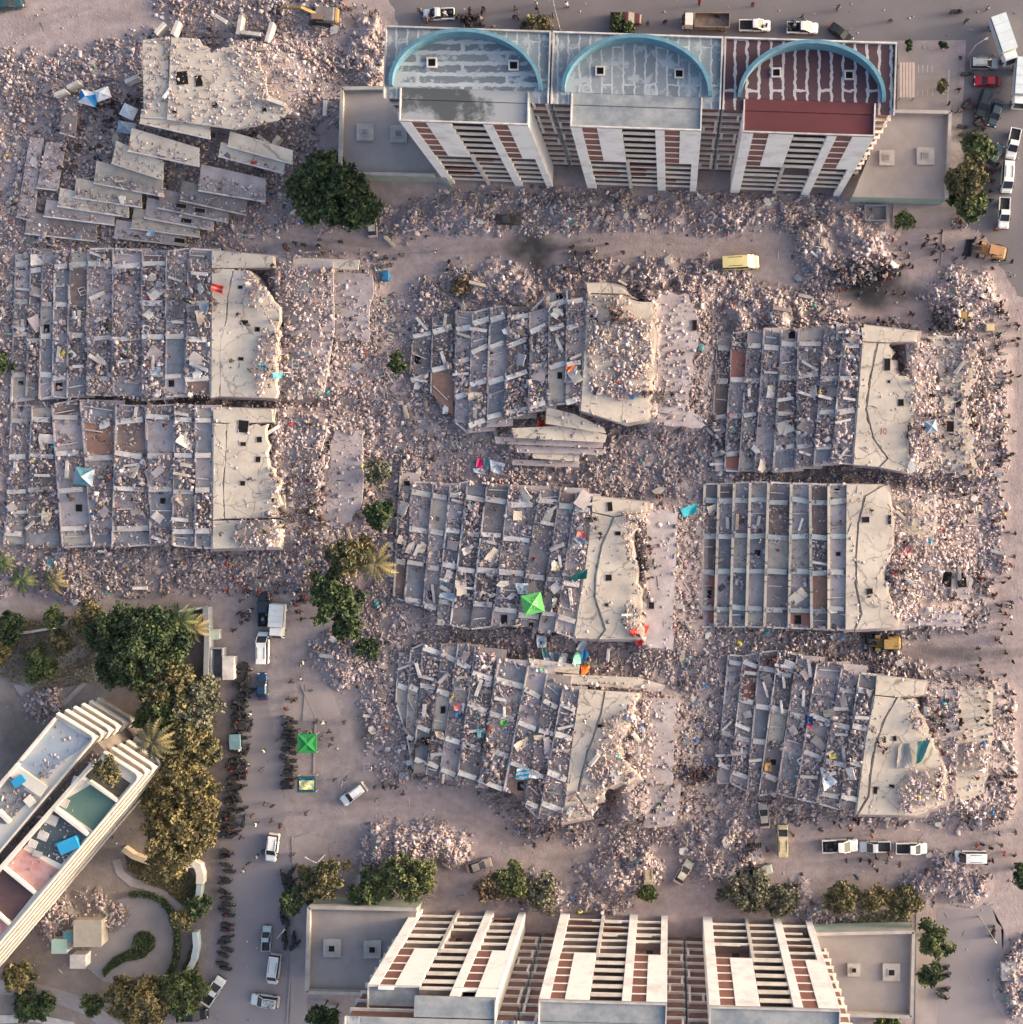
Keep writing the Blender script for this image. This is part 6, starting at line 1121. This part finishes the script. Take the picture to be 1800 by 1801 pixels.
# ---------------------------------------------------------------- tents, tarpaulins, canopies
def cloth_mat(name, c, c2=None): return mat('cloth_'+name, c, c2 or tuple(x*.8 for x in c), 1.2, rough=.8)
def tarp(quad, m, label, z=None, sag=.35, lift=.5, seed=1, stripe=None, cat='tarpaulin', name='tarpaulin', group='tarpaulins spread over the ruins'):
    """cloth held by its four corners, with folds and real thickness"""
    rnd = random.Random(seed); n = 8; zs = [ (zat(*q) if z is None else z)+lift+rnd.uniform(0, .5) for q in quad]; c = [P(quad[i][0], quad[i][1], zs[i]) for i in range(4)]
    T = empty(name, (sum((q.x for q in c))/4, sum((q.y for q in c))/4, min(zs)-lift), label=label, cat=cat, group=group); of = T.location.copy()
    top = []
    for i in range(n+1):
        for j in range(n+1):
            u, v = i/n, j/n; p = c[0]*(1-u)*(1-v)+c[1]*u*(1-v)+c[2]*u*v+c[3]*(1-u)*v; k = math.sin(math.pi*u)*math.sin(math.pi*v)
            p = p+Vector((rnd.uniform(-.04, .04), rnd.uniform(-.04, .04), -sag*k+.12*math.sin(7*u+3*v+seed)+rnd.uniform(-.04, .04))); top.append(p-of)
    mb = MB(); vs = top+[q-Vector((0, 0, .03)) for q in top]; m2 = (n+1)**2; fs = []; ids = []
    for i in range(n):
        for j in range(n):
            a = i*(n+1)+j; q = (a, a+n+1, a+n+2, a+1); mi = 0
            if stripe: mi = 1 if stripe(i/n, j/n) else 0
            mb_f = (q, mi); fs.append(mb_f); fs.append((tuple(m2+t for t in q[::-1]), mi))
    edge = [i*(n+1) for i in range(n+1)]+[n*(n+1)+j for j in range(1, n+1)]+[i*(n+1)+n for i in range(n-1, -1, -1)]+[j for j in range(n-1, 0, -1)]
    for k in range(len(edge)): a, b = edge[k], edge[(k+1) % len(edge)]; fs.append(((a, b, m2+b, m2+a), 0))
    mb.v = [tuple(q) for q in vs]; mb.f = [f for f, _ in fs]; mb.m = [i for _, i in fs]
    mb.obj('sheet', T, *(m if isinstance(m, tuple) else (m,)))
    for q in c: b = MB(); b.tube([(q.x-of.x, q.y-of.y, q.z-of.z-lift-.3), (q.x-of.x, q.y-of.y, q.z-of.z-.01)], .03, 4); b.obj('pole', T, DARKMETAL)
    return T
def tent(px, py, w_, h_, deg, m, label, z=None, rise=1.1, m2=None, hgt=2.1, name='canopy_tent', trim=None):
    zz = zat(px, py) if z is None else z; g = P(px, py, zz+hgt); T = empty(name, (g.x, g.y, zz), math.radians(deg), label, 'tent', 'canopy tents'); a, b_ = w_/2, h_/2
    for k, (p, q) in enumerate((((-a,-b_), (a,-b_)), ((a,-b_), (a,b_)), ((a,b_), (-a,b_)), ((-a,b_), (-a,-b_)))):
        mb = MB(); A = Vector((*p, hgt)); B_ = Vector((*q, hgt)); C = Vector((0, 0, hgt+rise)); d = Vector((0, 0, -.25)); md = (A+B_)/2*.55+C*.42-Vector((0, 0, .1))
        mb.add([A, B_, C, md, A+d, B_+d], [(0, 1, 3), (1, 2, 3), (2, 0, 3), (0, 4, 5, 1)]); mb.obj('roof_panel', T, (m2 if m2 and k % 2 else m))
    for sx in (-1, 1):
        for sy in (-1, 1): mb = MB(); mb.tube([(sx*a*.97, sy*b_*.97, -.4), (sx*a*.97, sy*b_*.97, hgt)], .035, 5); mb.obj('leg', T, PLAST)
    if trim:
        mb = MB(); s_ = .42
        for k in range(4):
            t0, t1 = k*math.pi/2+.3, k*math.pi/2+1.27; r0, r1 = w_*.20, w_*.25; zf = lambda r: hgt+rise*(1-r/(w_*.5))+.03
            mb.add([(r0*math.cos(t0), r0*math.sin(t0), zf(r0)), (r1*math.cos(t0), r1*math.sin(t0), zf(r1)), (r1*math.cos(t1), r1*math.sin(t1), zf(r1)), (r0*math.cos(t1), r0*math.sin(t1), zf(r0))], [(0, 1, 2, 3)])
        mb.obj('printed_ring', T, trim)
    return T
cw = cloth_mat('white', (.72,.73,.76), (.55,.58,.64)); cb = cloth_mat('blue', (.02,.20,.48)); ct = cloth_mat('turquoise', (.05,.42,.52)); cr = cloth_mat('red', (.62,.035,.03)); cg = cloth_mat('green', (.10,.42,.10), (.14,.50,.14)); co = cloth_mat('orange', (.70,.13,.02)); cmint = cloth_mat('mint', (.22,.56,.46)); cy = cloth_mat('yellow', (.62,.55,.18)); cdg = cloth_mat('deep_green', (.015,.16,.14)); cgb = cloth_mat('greyblue', (.30,.37,.45)); cpk = cloth_mat('pink', (.55,.20,.20)); cmg = cloth_mat('magenta', (.62,.05,.18)); cteal = cloth_mat('teal_grey', (.10,.25,.30)); cnv = cloth_mat('navy', (.01,.07,.22)); cpg = cloth_mat('plain_green', (.03,.26,.07)); cgy = cloth_mat('grey', (.30,.29,.29)); cpale = cloth_mat('pale_green', (.50,.58,.48)); cbei = cloth_mat('beige', (.60,.48,.36))
tent(937,1062,3.5,3.4,12,cg,'bright green canopy tent with pale ring print on the centre block',trim=cpale)
tent(147,838,3.2,3.0,-8,cteal,'grey-green pyramid tent on the lower left block',m2=cgb); tent(155,172,3.2,2.4,-15,cw,'white and blue striped tent, lower of the pair in the top left',m2=cb); tent(180,165,2.6,2.0,20,cw,'white tent touching the red cloth in the top left'); tent(226,196,2.6,2.2,-25,cw,'white pyramid tent right of the blue striped one'); tent(222,224,3.0,2.0,-10,cgb,'pale flat tent below the white pyramid tent'); tent(1638,750,2.0,2.2,10,cgb,'small blue-grey tent on the upper right block'); tent(540,1308,3.3,3.3,0,cpg,'plain green canopy beside the middle motorbike row',z=0,rise=.35)
tent(539,1380,3.2,2.8,0,cloth_mat('dark_teal', (.02,.10,.12)),'dark teal canopy with pale striped top at the street corner',z=0,rise=.3)
tarp([(526,1373),(552,1373),(552,1389),(526,1389)],(cpale,cy),'pale green and yellow striped sheet on the dark teal canopy',z=2.05,sag=.1,lift=.4,stripe=lambda u, v: int(v*4) % 2,seed=3)
tarp([(263,403),(273,404),(271,416),(255,414)],cloth_mat('ice', (.45,.55,.68)),'ice blue sheet on the slabs of the top left block',seed=4); tarp([(372,498),(393,503),(391,517),(372,510)],(cr,cloth_mat('light_red', (.7,.25,.2))),'red tarpaulin at the roof rim of the upper left block',stripe=lambda u, v: .3 < v < .6,seed=5); tarp([(350,533),(368,535),(364,552),(352,545)],cgb,'blue-grey sheet next to the red tarpaulin, upper left block',seed=6)
tarp([(456,638),(472,640),(470,649),(458,648)],ct,'upper of two turquoise cloths on the upper left block',seed=7,lift=.2); tarp([(480,656),(497,656),(496,665),(480,664)],ct,'lower of two turquoise cloths on the upper left block',seed=8,lift=.2); tarp([(261,646),(283,645),(281,660),(260,660)],cgb,'grey-blue sheet above an orange floor on the upper left block',seed=9,lift=.3)
tarp([(184,168),(196,162),(198,176),(188,174)],cr,'red cloth beside the white tents in the top left',seed=10); tarp([(1197,895),(1227,885),(1225,902),(1202,910)],ct,'turquoise tarpaulin between centre and right blocks',seed=11); tarp([(1107,1109),(1143,1099),(1138,1113),(1119,1122)],cr,'red tarpaulin, upper wing of the torn one by the centre block',seed=12); tarp([(1110,1113),(1126,1116),(1136,1138),(1124,1140)],cr,'red tarpaulin, lower wing of the torn one by the centre block',seed=13)
tarp([(944,1117),(962,1120),(962,1138),(945,1140)],(cw,cb),'white printed sheet south of the green tent',stripe=lambda u, v: .2 < u < .5 and .4 < v < .7,seed=14); tarp([(952,1140),(960,1140),(973,1173),(961,1176)],(cw,cteal),'long narrow white and teal sheet south of the green tent',stripe=lambda u, v: v < .5,seed=15); tarp([(965,1147),(986,1148),(984,1164),(970,1162)],(cw,cgb),'white sheet with grey square between two narrow sheets',stripe=lambda u, v: .3 < u < .8,seed=16); tarp([(988,1148),(1000,1150),(994,1173),(980,1171)],cw,'long white sheet right of the grey square one',seed=17)
tarp([(1024,1124),(1034,1131),(1025,1147),(1013,1143)],cw,'pale sheet above the mint and blue tarpaulins',seed=18); tarp([(1012,1146),(1022,1146),(1022,1168),(1007,1168)],cmint,'mint green tarpaulin south of the centre block',seed=19,sag=.1); tarp([(1023,1148),(1031,1141),(1037,1153),(1023,1166)],cb,'strong blue tarpaulin south of the centre block',seed=20,sag=.1); tarp([(1022,1170),(1039,1170),(1035,1182),(1024,1191)],(co,cloth_mat('light_orange', (.75,.35,.12))),'orange tarpaulin at the north rim of the lower centre block',stripe=lambda u, v: u-v > .4,seed=21)
tarp([(906,1026),(930,1026),(930,1045),(911,1045)],(cw,cgb),'white and grey sheet above the green tent',stripe=lambda u, v: u < v,seed=22); tarp([(1013,1008),(1034,1001),(1032,1018),(1002,1020)],cdg,'deep green tarpaulin at the west rim of the centre roof',seed=23); tarp([(1017,931),(1033,937),(1030,950),(1014,944)],cpk,'pink cloth on the centre block',seed=24); tarp([(1005,946),(1020,944),(1036,955),(1022,958)],cgb,'blue-grey cloth below the pink one',seed=25)
tarp([(840,806),(850,806),(850,823),(837,823)],cmg,'magenta cloth between the centre blocks',seed=26); tarp([(851,806),(861,808),(861,826),(851,824)],cteal,'teal cloth beside the magenta one',seed=27); tarp([(862,808),(889,816),(884,836),(863,829)],(cw,cgb),'large white torn sheet beside the teal cloth',stripe=lambda u, v: u > .3 and .2 < v < .9,seed=28); tarp([(832,824),(847,823),(856,835),(834,831)],cw,'small white sheet below the magenta cloth',seed=29)
tarp([(948,735),(962,748),(942,751),(946,742)],(cr,cpk),'red and white triangular cloth on the twisted block',stripe=lambda u, v: v > .6,seed=30); tarp([(777,1041),(800,1044),(800,1058),(772,1050)],cgb,'blue-grey tent cloth on the west side of the centre block',seed=31); tarp([(775,1025),(787,1026),(787,1036),(774,1036)],ct,'small turquoise sheet on the west side of the centre block',seed=32,lift=.2)
tarp([(910,1352),(932,1352),(931,1371),(907,1371)],(cw,ct),'white and turquoise striped sheet on the lower centre block',stripe=lambda u, v: int(v*5+u) % 2,seed=33); tarp([(932,1353),(950,1360),(948,1370),(930,1368)],cw,'white sheet touching the striped one',seed=34); tarp([(840,1277),(852,1283),(851,1298),(839,1297)],cteal,'teal sheet on the lower centre block',seed=35); tarp([(797,1237),(818,1238),(816,1250),(800,1250)],(cpk,cw),'pink and white sheet on the lower centre block',stripe=lambda u, v: u > .7,seed=36); tarp([(800,1250),(812,1252),(816,1262),(802,1262)],cnv,'navy sheet below the pink one, lower centre block',seed=37); tarp([(880,1267),(895,1270),(892,1277),(882,1276)],cg,'small green sheet on the lower centre block',seed=38,lift=.2)
tarp([(765,1286),(780,1288),(784,1302),(768,1298)],cbei,'beige cloth on the west end of the lower centre block',seed=39); tarp([(1418,1260),(1431,1260),(1430,1275),(1418,1274)],cnv,'navy sheet on the lower right block',seed=40); tarp([(1422,1275),(1430,1275),(1427,1282),(1420,1280)],cmg,'magenta cloth below the navy sheet',seed=41,lift=.2); tarp([(1347,1342),(1357,1342),(1357,1357),(1345,1356)],cloth_mat('amber', (.62,.36,.14)),'amber sheet on the lower right block',seed=42,lift=.2); tarp([(1443,1350),(1448,1350),(1474,1375),(1450,1392)],cw,'white triangular tent cloth on the lower right block',seed=43); tarp([(1615,1304),(1637,1301),(1622,1340),(1611,1345)],cloth_mat('sea', (.10,.30,.27)),'sea green tarpaulin on the lower right roof',seed=44); tarp([(1582,1308),(1600,1308),(1606,1350),(1577,1352)],cgy,'grey sheet beside the sea green tarpaulin',seed=45,lift=.3); tarp([(1459,1327),(1470,1325),(1473,1334),(1460,1336)],cy,'yellow cloth on the lower right block',seed=46,lift=.2); tarp([(1448,1250),(1468,1245),(1472,1260),(1450,1262)],cbei,'pale beige sheet on the lower right block',seed=47,lift=.2)
tarp([(1206,1156),(1221,1156),(1221,1176),(1206,1176)],cteal,'blue-grey square sheet in the rubble between lower blocks',seed=48,lift=.1); tarp([(1590,962),(1602,960),(1606,975),(1584,982)],cpk,'pink and blue cloth east of the right middle roof',seed=49,lift=.2); tarp([(1460,1115),(1488,1112),(1486,1125),(1462,1126)],cgb,'grey sheet on the lane below the right middle block',seed=50,lift=.2); tarp([(1002,646),(1014,644),(1013,673),(992,672)],(cw,cpk),'printed white banner with pink lines on the twisted block',stripe=lambda u, v: v > .3 and int(v*9) % 2 == 0 and u < .8,seed=51,sag=.1,lift=.15); tarp([(1014,652),(1022,650),(1020,672),(1010,672)],cpale,'pale green end of the printed banner',seed=52,sag=.1,lift=.15); tarp([(996,645),(1012,642),(1012,650),(996,652)],co,'orange top of the printed banner',seed=53,sag=.1,lift=.15); tarp([(82,983),(96,983),(96,998),(82,998)],cteal,'teal sheet on rubble near the short palms',seed=54,lift=.1); tarp([(248,641),(266,640),(264,656),(249,665)],cloth_mat('coral', (.55,.20,.13)),'coral coloured sheet on the upper left block',seed=55,lift=.15); tarp([(668,830-8),(676,822),(676,830),(668,832)],cgy,'small grey sheet near the dusty tree',seed=56,lift=.1)
def skip(px, py, w_, h_, deg, m, label):
    zz = zat(px, py); g = P(px, py, zz); T = empty('water_tank', (g.x, g.y, zz), math.radians(deg), label, 'water tank', 'blue tanks in the rubble'); mb = MB(); mb.loft([(-w_/2,h_/2*.9,h_/2*.8,0,1.0,.1),(-w_/2+.2,h_/2,h_/2*.9,0,1.2,.1),(w_/2-.2,h_/2,h_/2*.9,0,1.2,.1),(w_/2,h_/2*.9,h_/2*.8,0,1.0,.1)]); mb.obj('body', T, m); mb = MB(); mb.tube([(0, 0, 1.18), (0, 0, 1.32)], .25, 8); mb.obj('lid', T, m)
skip(680,486,1.8,1.4,92,cloth_mat('tank_blue', (.03,.17,.33)),'blue plastic tank beside the upper dirt road'); skip(1232,612,1.3,1.1,80,cteal,'faded blue tank at the east side of the twisted block')
# ---------------------------------------------------------------- painted number on the roof, parking bays, road paint
def flat_quads(name, quads, z, m, label=None, cat=None, parent=None, kind=None):
    mb = MB()
    for q in quads:
        v = [P(x, y, z) for x, y in q]
        if area([(a.x, a.y) for a in v]) < 0: v = v[::-1]
        mb.add([(a.x, a.y, z) for a in v], [(0, 1, 2, 3)])
    o = mb.obj(name, parent, m); 
    if parent: o.matrix_parent_inverse = parent.matrix_world.inverted()
    return tag(o, label, cat, kind=kind)
REDP = mat('red_spray_paint', (.30,.07,.045), (.40,.16,.11), 3)
roofE = [o for o in bpy.data.objects if o.name.startswith('collapsed_building') and 'number 10' in o.get('label', '')][0]
digit1 = [[(1549.8,753),(1551.6,753),(1551.4,763.5),(1549.4,763.5)]]
ring = []; n_ = 12
for k in range(n_):
    a0, a1 = 2*math.pi*k/n_, 2*math.pi*(k+1)/n_; f = lambda a, r: (1557+r*math.cos(a)*3.0, 758.5+r*math.sin(a)*5.0); ring.append([f(a0, .68), f(a0, 1.12), f(a1, 1.12), f(a1, .68)])
flat_quads('painted_number', digit1, zE+.045, REDP, 'spray painted digit 1', None, roofE); flat_quads('painted_number', ring, zE+.045, REDP, 'spray painted digit 0', None, roofE)
LINEP = mat('worn_line_paint', (.55,.50,.48), (.40,.36,.345), 1.5)
quads = [[(x-.8, 114), (x+.8, 114), (x+.8, 127), (x-.8, 127)] for x in (1607, 1616, 1624, 1632, 1640)]+[[(x-.7, 157), (x+.7, 157), (x+.7, 168), (x-.7, 168)] for x in (1606, 1615, 1623, 1632, 1641)]+[[(1669,123),(1671,123),(1668.5,182),(1666.8,182)]]
flat_quads('parking_marking', quads, .135, LINEP, 'worn white parking bay lines on the forecourt', None, None, 'structure')
# worn lettering on the forecourt, strokes of each letter as the picture shows them
letters = []; x = 1612.0
for ch in 'PVUSTAM':
    sx = 4.2; st = {'P': [(0,0,0,1),(0,1,1,1),(1,1,1,.5),(0,.5,1,.5)], 'V': [(0,1,.5,0),(.5,0,1,1)], 'U': [(0,1,0,0),(0,0,1,0),(1,0,1,1)], 'S': [(0,0,1,0),(1,0,1,.5),(0,.5,1,.5),(0,.5,0,1),(0,1,1,1)], 'T': [(.5,0,.5,1),(0,1,1,1)], 'A': [(0,0,.5,1),(.5,1,1,0)], 'M': [(0,0,0,1),(0,1,.5,.4),(.5,.4,1,1),(1,1,1,0)]}[ch]
    for a in st:
        p = Vector((x+a[0]*sx, 139.5-a[1]*7)); q = Vector((x+a[2]*sx, 139.5-a[3]*7)); d = (q-p).normalized(); nn = Vector((-d.y, d.x))*.42; letters.append([tuple(p-nn), tuple(q-nn), tuple(q+nn), tuple(p+nn)])
    x += 5.9
flat_quads('painted_lettering', letters, .136, mat('faint_paint', (.42,.36,.345), (.35,.30,.29), 2.5), 'faint worn row of painted letters on the forecourt', None, None, 'structure')
mb = MB(); A0 = P(1592,148); mb.box(-1.35, 1.35, -3.1, 3.1, 2.2, 2.35); shed = empty('car_port', (A0.x, A0.y, .12), 0, 'pale ribbed lean-to roof at the foot of the red roofed tower', 'lean-to')
for k in range(5):
    mb = MB(); mb.box(-1.35+k*.54, -1.35+k*.54+.46, -3.05, 3.05, 2.2, 2.34); mb.obj('roof_sheet', shed, mat('ribbed_sheet', (.48,.39,.35), (.40,.32,.29), .6))
for sx in (-1.2, 1.2):
    for sy in (-2.9, 2.9): mb = MB(); mb.tube([(sx, sy, 0), (sx, sy, 2.2)], .06, 6); mb.obj('post', shed, DARKMETAL)
b = MB(); b.box(-1.33, 1.33, -3.0, 3.0, 2.12, 2.195); b.obj('rafters', shed, DARKC)
def lamp(px, py, h, deg, label, tilt=0.0):
    g = P(px, py); T = empty('street_lamp', g, math.radians(deg), label, 'street lamp', 'street lamps'); T.rotation_euler.y = tilt; LM = mat('galvanised', (.50,.48,.46), (.38,.36,.35), 1.5, rough=.5, metal=.3)
    b = MB(); b.tube([(0, 0, 0), (0, 0, h)], [.14, .08], 7); b.obj('pole', T, LM); b = MB(); b.tube([(0, 0, h-.02), (.7, 0, h+.3), (1.8, 0, h+.45)], .05, 5); b.obj('arm', T, LM); b = MB(); b.loft([(1.6,.10,.08,h+.38,h+.5,.02),(2.3,.14,.10,h+.38,h+.52,.02)]); b.obj('lantern', T, LM)
lamp(985,52,11.5,95,'tall pale pole behind the north towers'); lamp(1702,100,6,30,'bent street lamp above the grey off-road car'); lamp(572,1503,5,150,'street lamp at the corner shrub'); lamp(1722,1612,7,-60,'leaning street lamp on the lower right street'); lamp(500,1636,4,50,'short post at the west street motorbikes')
# ---------------------------------------------------------------- individual fragments lying on top: slabs, beams, window frames, kiosks
def frag_mesh(i):
    r = random.Random(100+i); n = r.randint(4, 7); poly = []
    for k in range(n): t = 2*math.pi*k/n+r.uniform(-.3, .3); q = r.uniform(.7, 1.15); poly.append((q*math.cos(t), q*math.sin(t)*.72))
    mb = MB(); mb.prism(poly, 0, .16); return mb.mesh('concrete_fragment', mat('fragment', (1,1,1), (.72,.70,.69), 1.0, objcol=True, bump=.3))
FM = [frag_mesh(i) for i in range(10)]
bm_ = MB(); bm_.hexa([(-1.2,-.32,0),(1.2,-.32,0),(1.2,.32,0),(-1.2,.32,0)], [(-1.15,-.28,.5),(1.2,-.28,.45),(1.15,.28,.5),(-1.2,.28,.46)]); BEAMM = bm_.mesh('broken_beam', MATS['fragment'])
def zone_of(x, y):
    for p, lab in ZONES:
        if inpoly(p, np.array([x]), np.array([y]))[0]: return lab
    return 'x'
SHORT = {0: 'upper left block', 1: 'lower left block', 2: 'twisted centre block', 3: 'upper right block', 4: 'centre block', 5: 'right middle block', 6: 'lower centre block', 7: 'lower right block', 8: 'top left block'}
zi = {lab: i for i, (_, lab) in enumerate(ZONES)}
SHORT2 = ['north tower front', 'yellow bus heap', 'orange loader heap', 'oval heap', 'south tower front', 'lower right roadside', 'west street rubble', 'banded building', 'north tower west end', 'gaps between central blocks', 'estate edge']
def place_name(x, y):
    i = zi[zone_of(x, y)]; return SHORT[i] if i < 9 else SHORT2[i-9]
FC = [(.40,.37,.36),(.52,.48,.46),(.30,.28,.28),(.66,.63,.60),(.74,.71,.69),(.34,.27,.24),(.27,.30,.35),(.46,.40,.33)]
rf = random.Random(77); cnt = 0; tries = 0
while cnt < 285 and tries < 20000:
    tries += 1; x = rf.uniform(0, 1770); y = rf.uniform(20, 1560); ii, jj = int((y-G0)/GR), int((x-G0)/GR)
    if DENS[ii, jj] < .35: continue
    zz = ZM[ii, jj]+.25; g = P(x, y, zz); beam = rf.random() < .3; o = mesh_obj('beam_fragment' if beam else 'concrete_fragment', BEAMM if beam else rf.choice(FM)); s_ = rf.uniform(.5, 1.15) if not beam else rf.uniform(.6, 1.2)
    o.location = g; o.scale = (s_*rf.uniform(.8, 1.3), s_, s_); o.rotation_euler = (rf.gauss(0, .16), rf.gauss(0, .16), rf.uniform(0, 6.28) if rf.random() < .6 else rf.choice([0, 1.57])+rf.gauss(0, .15)); fc = rf.randrange(8); o.color = (*FC[fc], 1); pn = place_name(x, y); cn_ = ('small ' if s_ < .72 else 'large ' if s_ > .95 else '')+['grey','pale grey','dark grey','whitish','white','brown','blue-grey','sandy'][fc]
    tag(o, cn_+(' broken beam in the rubble of the ' if beam else ' concrete panel in the rubble of the ')+pn, 'beam' if beam else 'concrete panel', ('loose beams, ' if beam else 'loose panels, ')+pn); cnt += 1
fm_ = MB()
for a in ((-.6,.6,.52,.6),(-.6,.6,-.6,-.52),(-.6,-.52,-.52,.52),(.52,.6,-.52,.52),(-.04,.04,-.52,.52)): fm_.box(a[0], a[1], a[2], a[3], 0, .08)
FRM = fm_.mesh('window_frame', mat('frame_paint', (.62,.60,.58), (.5,.48,.47), 2))
for (x, y) in ((145,512),(208,523),(257,580),(815,475),(707,535),(687,592),(665,645),(670,655),(945,705),(804,781),(737,794),(805,825),(860,970),(735,1163),(870,1367),(640,1086),(182,1008),(92,688),(855,648),(1360,842),(1365,950),(950,880),(715,1163),(1232,1208),(1230,1240),(690,560),(645,1350),(1410,1340),(520,640),(600,615)):
    zz = zat(x, y)+.3; o = mesh_obj('casement', FRM); o.location = P(x, y, zz); o.rotation_euler = (rf.gauss(0, .12), rf.gauss(0, .12), rf.uniform(0, 3)); s_ = rf.uniform(.9, 1.35); o.scale = (s_, s_*rf.uniform(.65, 1), 1); tag(o, ('small ' if s_ < 1.03 else 'large ' if s_ > 1.22 else '')+'empty white '+('square' if o.scale[1] > s_*.85 else 'oblong')+' window frame in the rubble of the '+place_name(x, y), 'window frame', 'loose window frames, '+place_name(x, y))
def kiosk(x0, y0, x1, y1, h, m, roofm, label, roofed=True):
    c = P((x0+x1)/2, (y0+y1)/2); T = empty('kiosk', c, 0, label, 'kiosk'); a, b_ = (x1-x0)*.05, (y1-y0)*.05
    for q in ((-a, a, -b_, -b_+.2), (-a, a, b_-.2, b_), (-a, -a+.2, -b_+.2, b_-.2), (a-.2, a, -b_+.2, b_-.2)): mb = MB(); mb.box(*q, 0, h); mb.obj('wall', T, m)
    mb = MB(); mb.box(-a-.1, a+.1, -b_-.1, b_+.1, h, h+.12) if roofed else mb.box(-a+.2, a-.2, -b_+.2, b_-.2, .01, .06); mb.obj('roof' if roofed else 'floor', T, roofm)
kiosk(377,1137,399,1191,2.0,BGW,DARKC,'roofless small kiosk against the garden wall',False); kiosk(401,1152,419,1191,2.3,PLAST,PLAST,'flat pale kiosk roof beside the motorbikes'); kiosk(377,1106,390,1122,1.4,PLAST,cpale,'small pale green stall by the garden wall'); kiosk(1672-4,1690,1789,1718,.1,PLAST,PLAST,'x') if False else None
kiosk(1760,1690,1782,1719,1.2,PLAST,PLAST,'pale concrete box at the lower right edge of the street'); kiosk(103,1645,128,1668,2.2,PLAST,mat('mint_roof', (.22,.42,.38), (.35,.38,.35), .8),'small hut with mint roof below the banded building'); kiosk(135,1672,160,1694,2.2,PLAST,PLAST,'small pale hut beside the paved terrace'); kiosk(122,1632,144,1648,2.0,PLAST,cteal,'small hut with teal roof near the beige ruin'); kiosk(143,1610,190,1655,2.6,mat('sand_wall', (.40,.35,.29), (.30,.27,.23), .6),mat('sand_roof', (.36,.33,.28), (.28,.26,.23), .5),'beige flat roofed garden building below the banded wing')
kiosk(1510+10,362,1560,390,.9,BGW,DARKC,'broken low blue-grey enclosure under the east podium',False)
scatter_rubble()
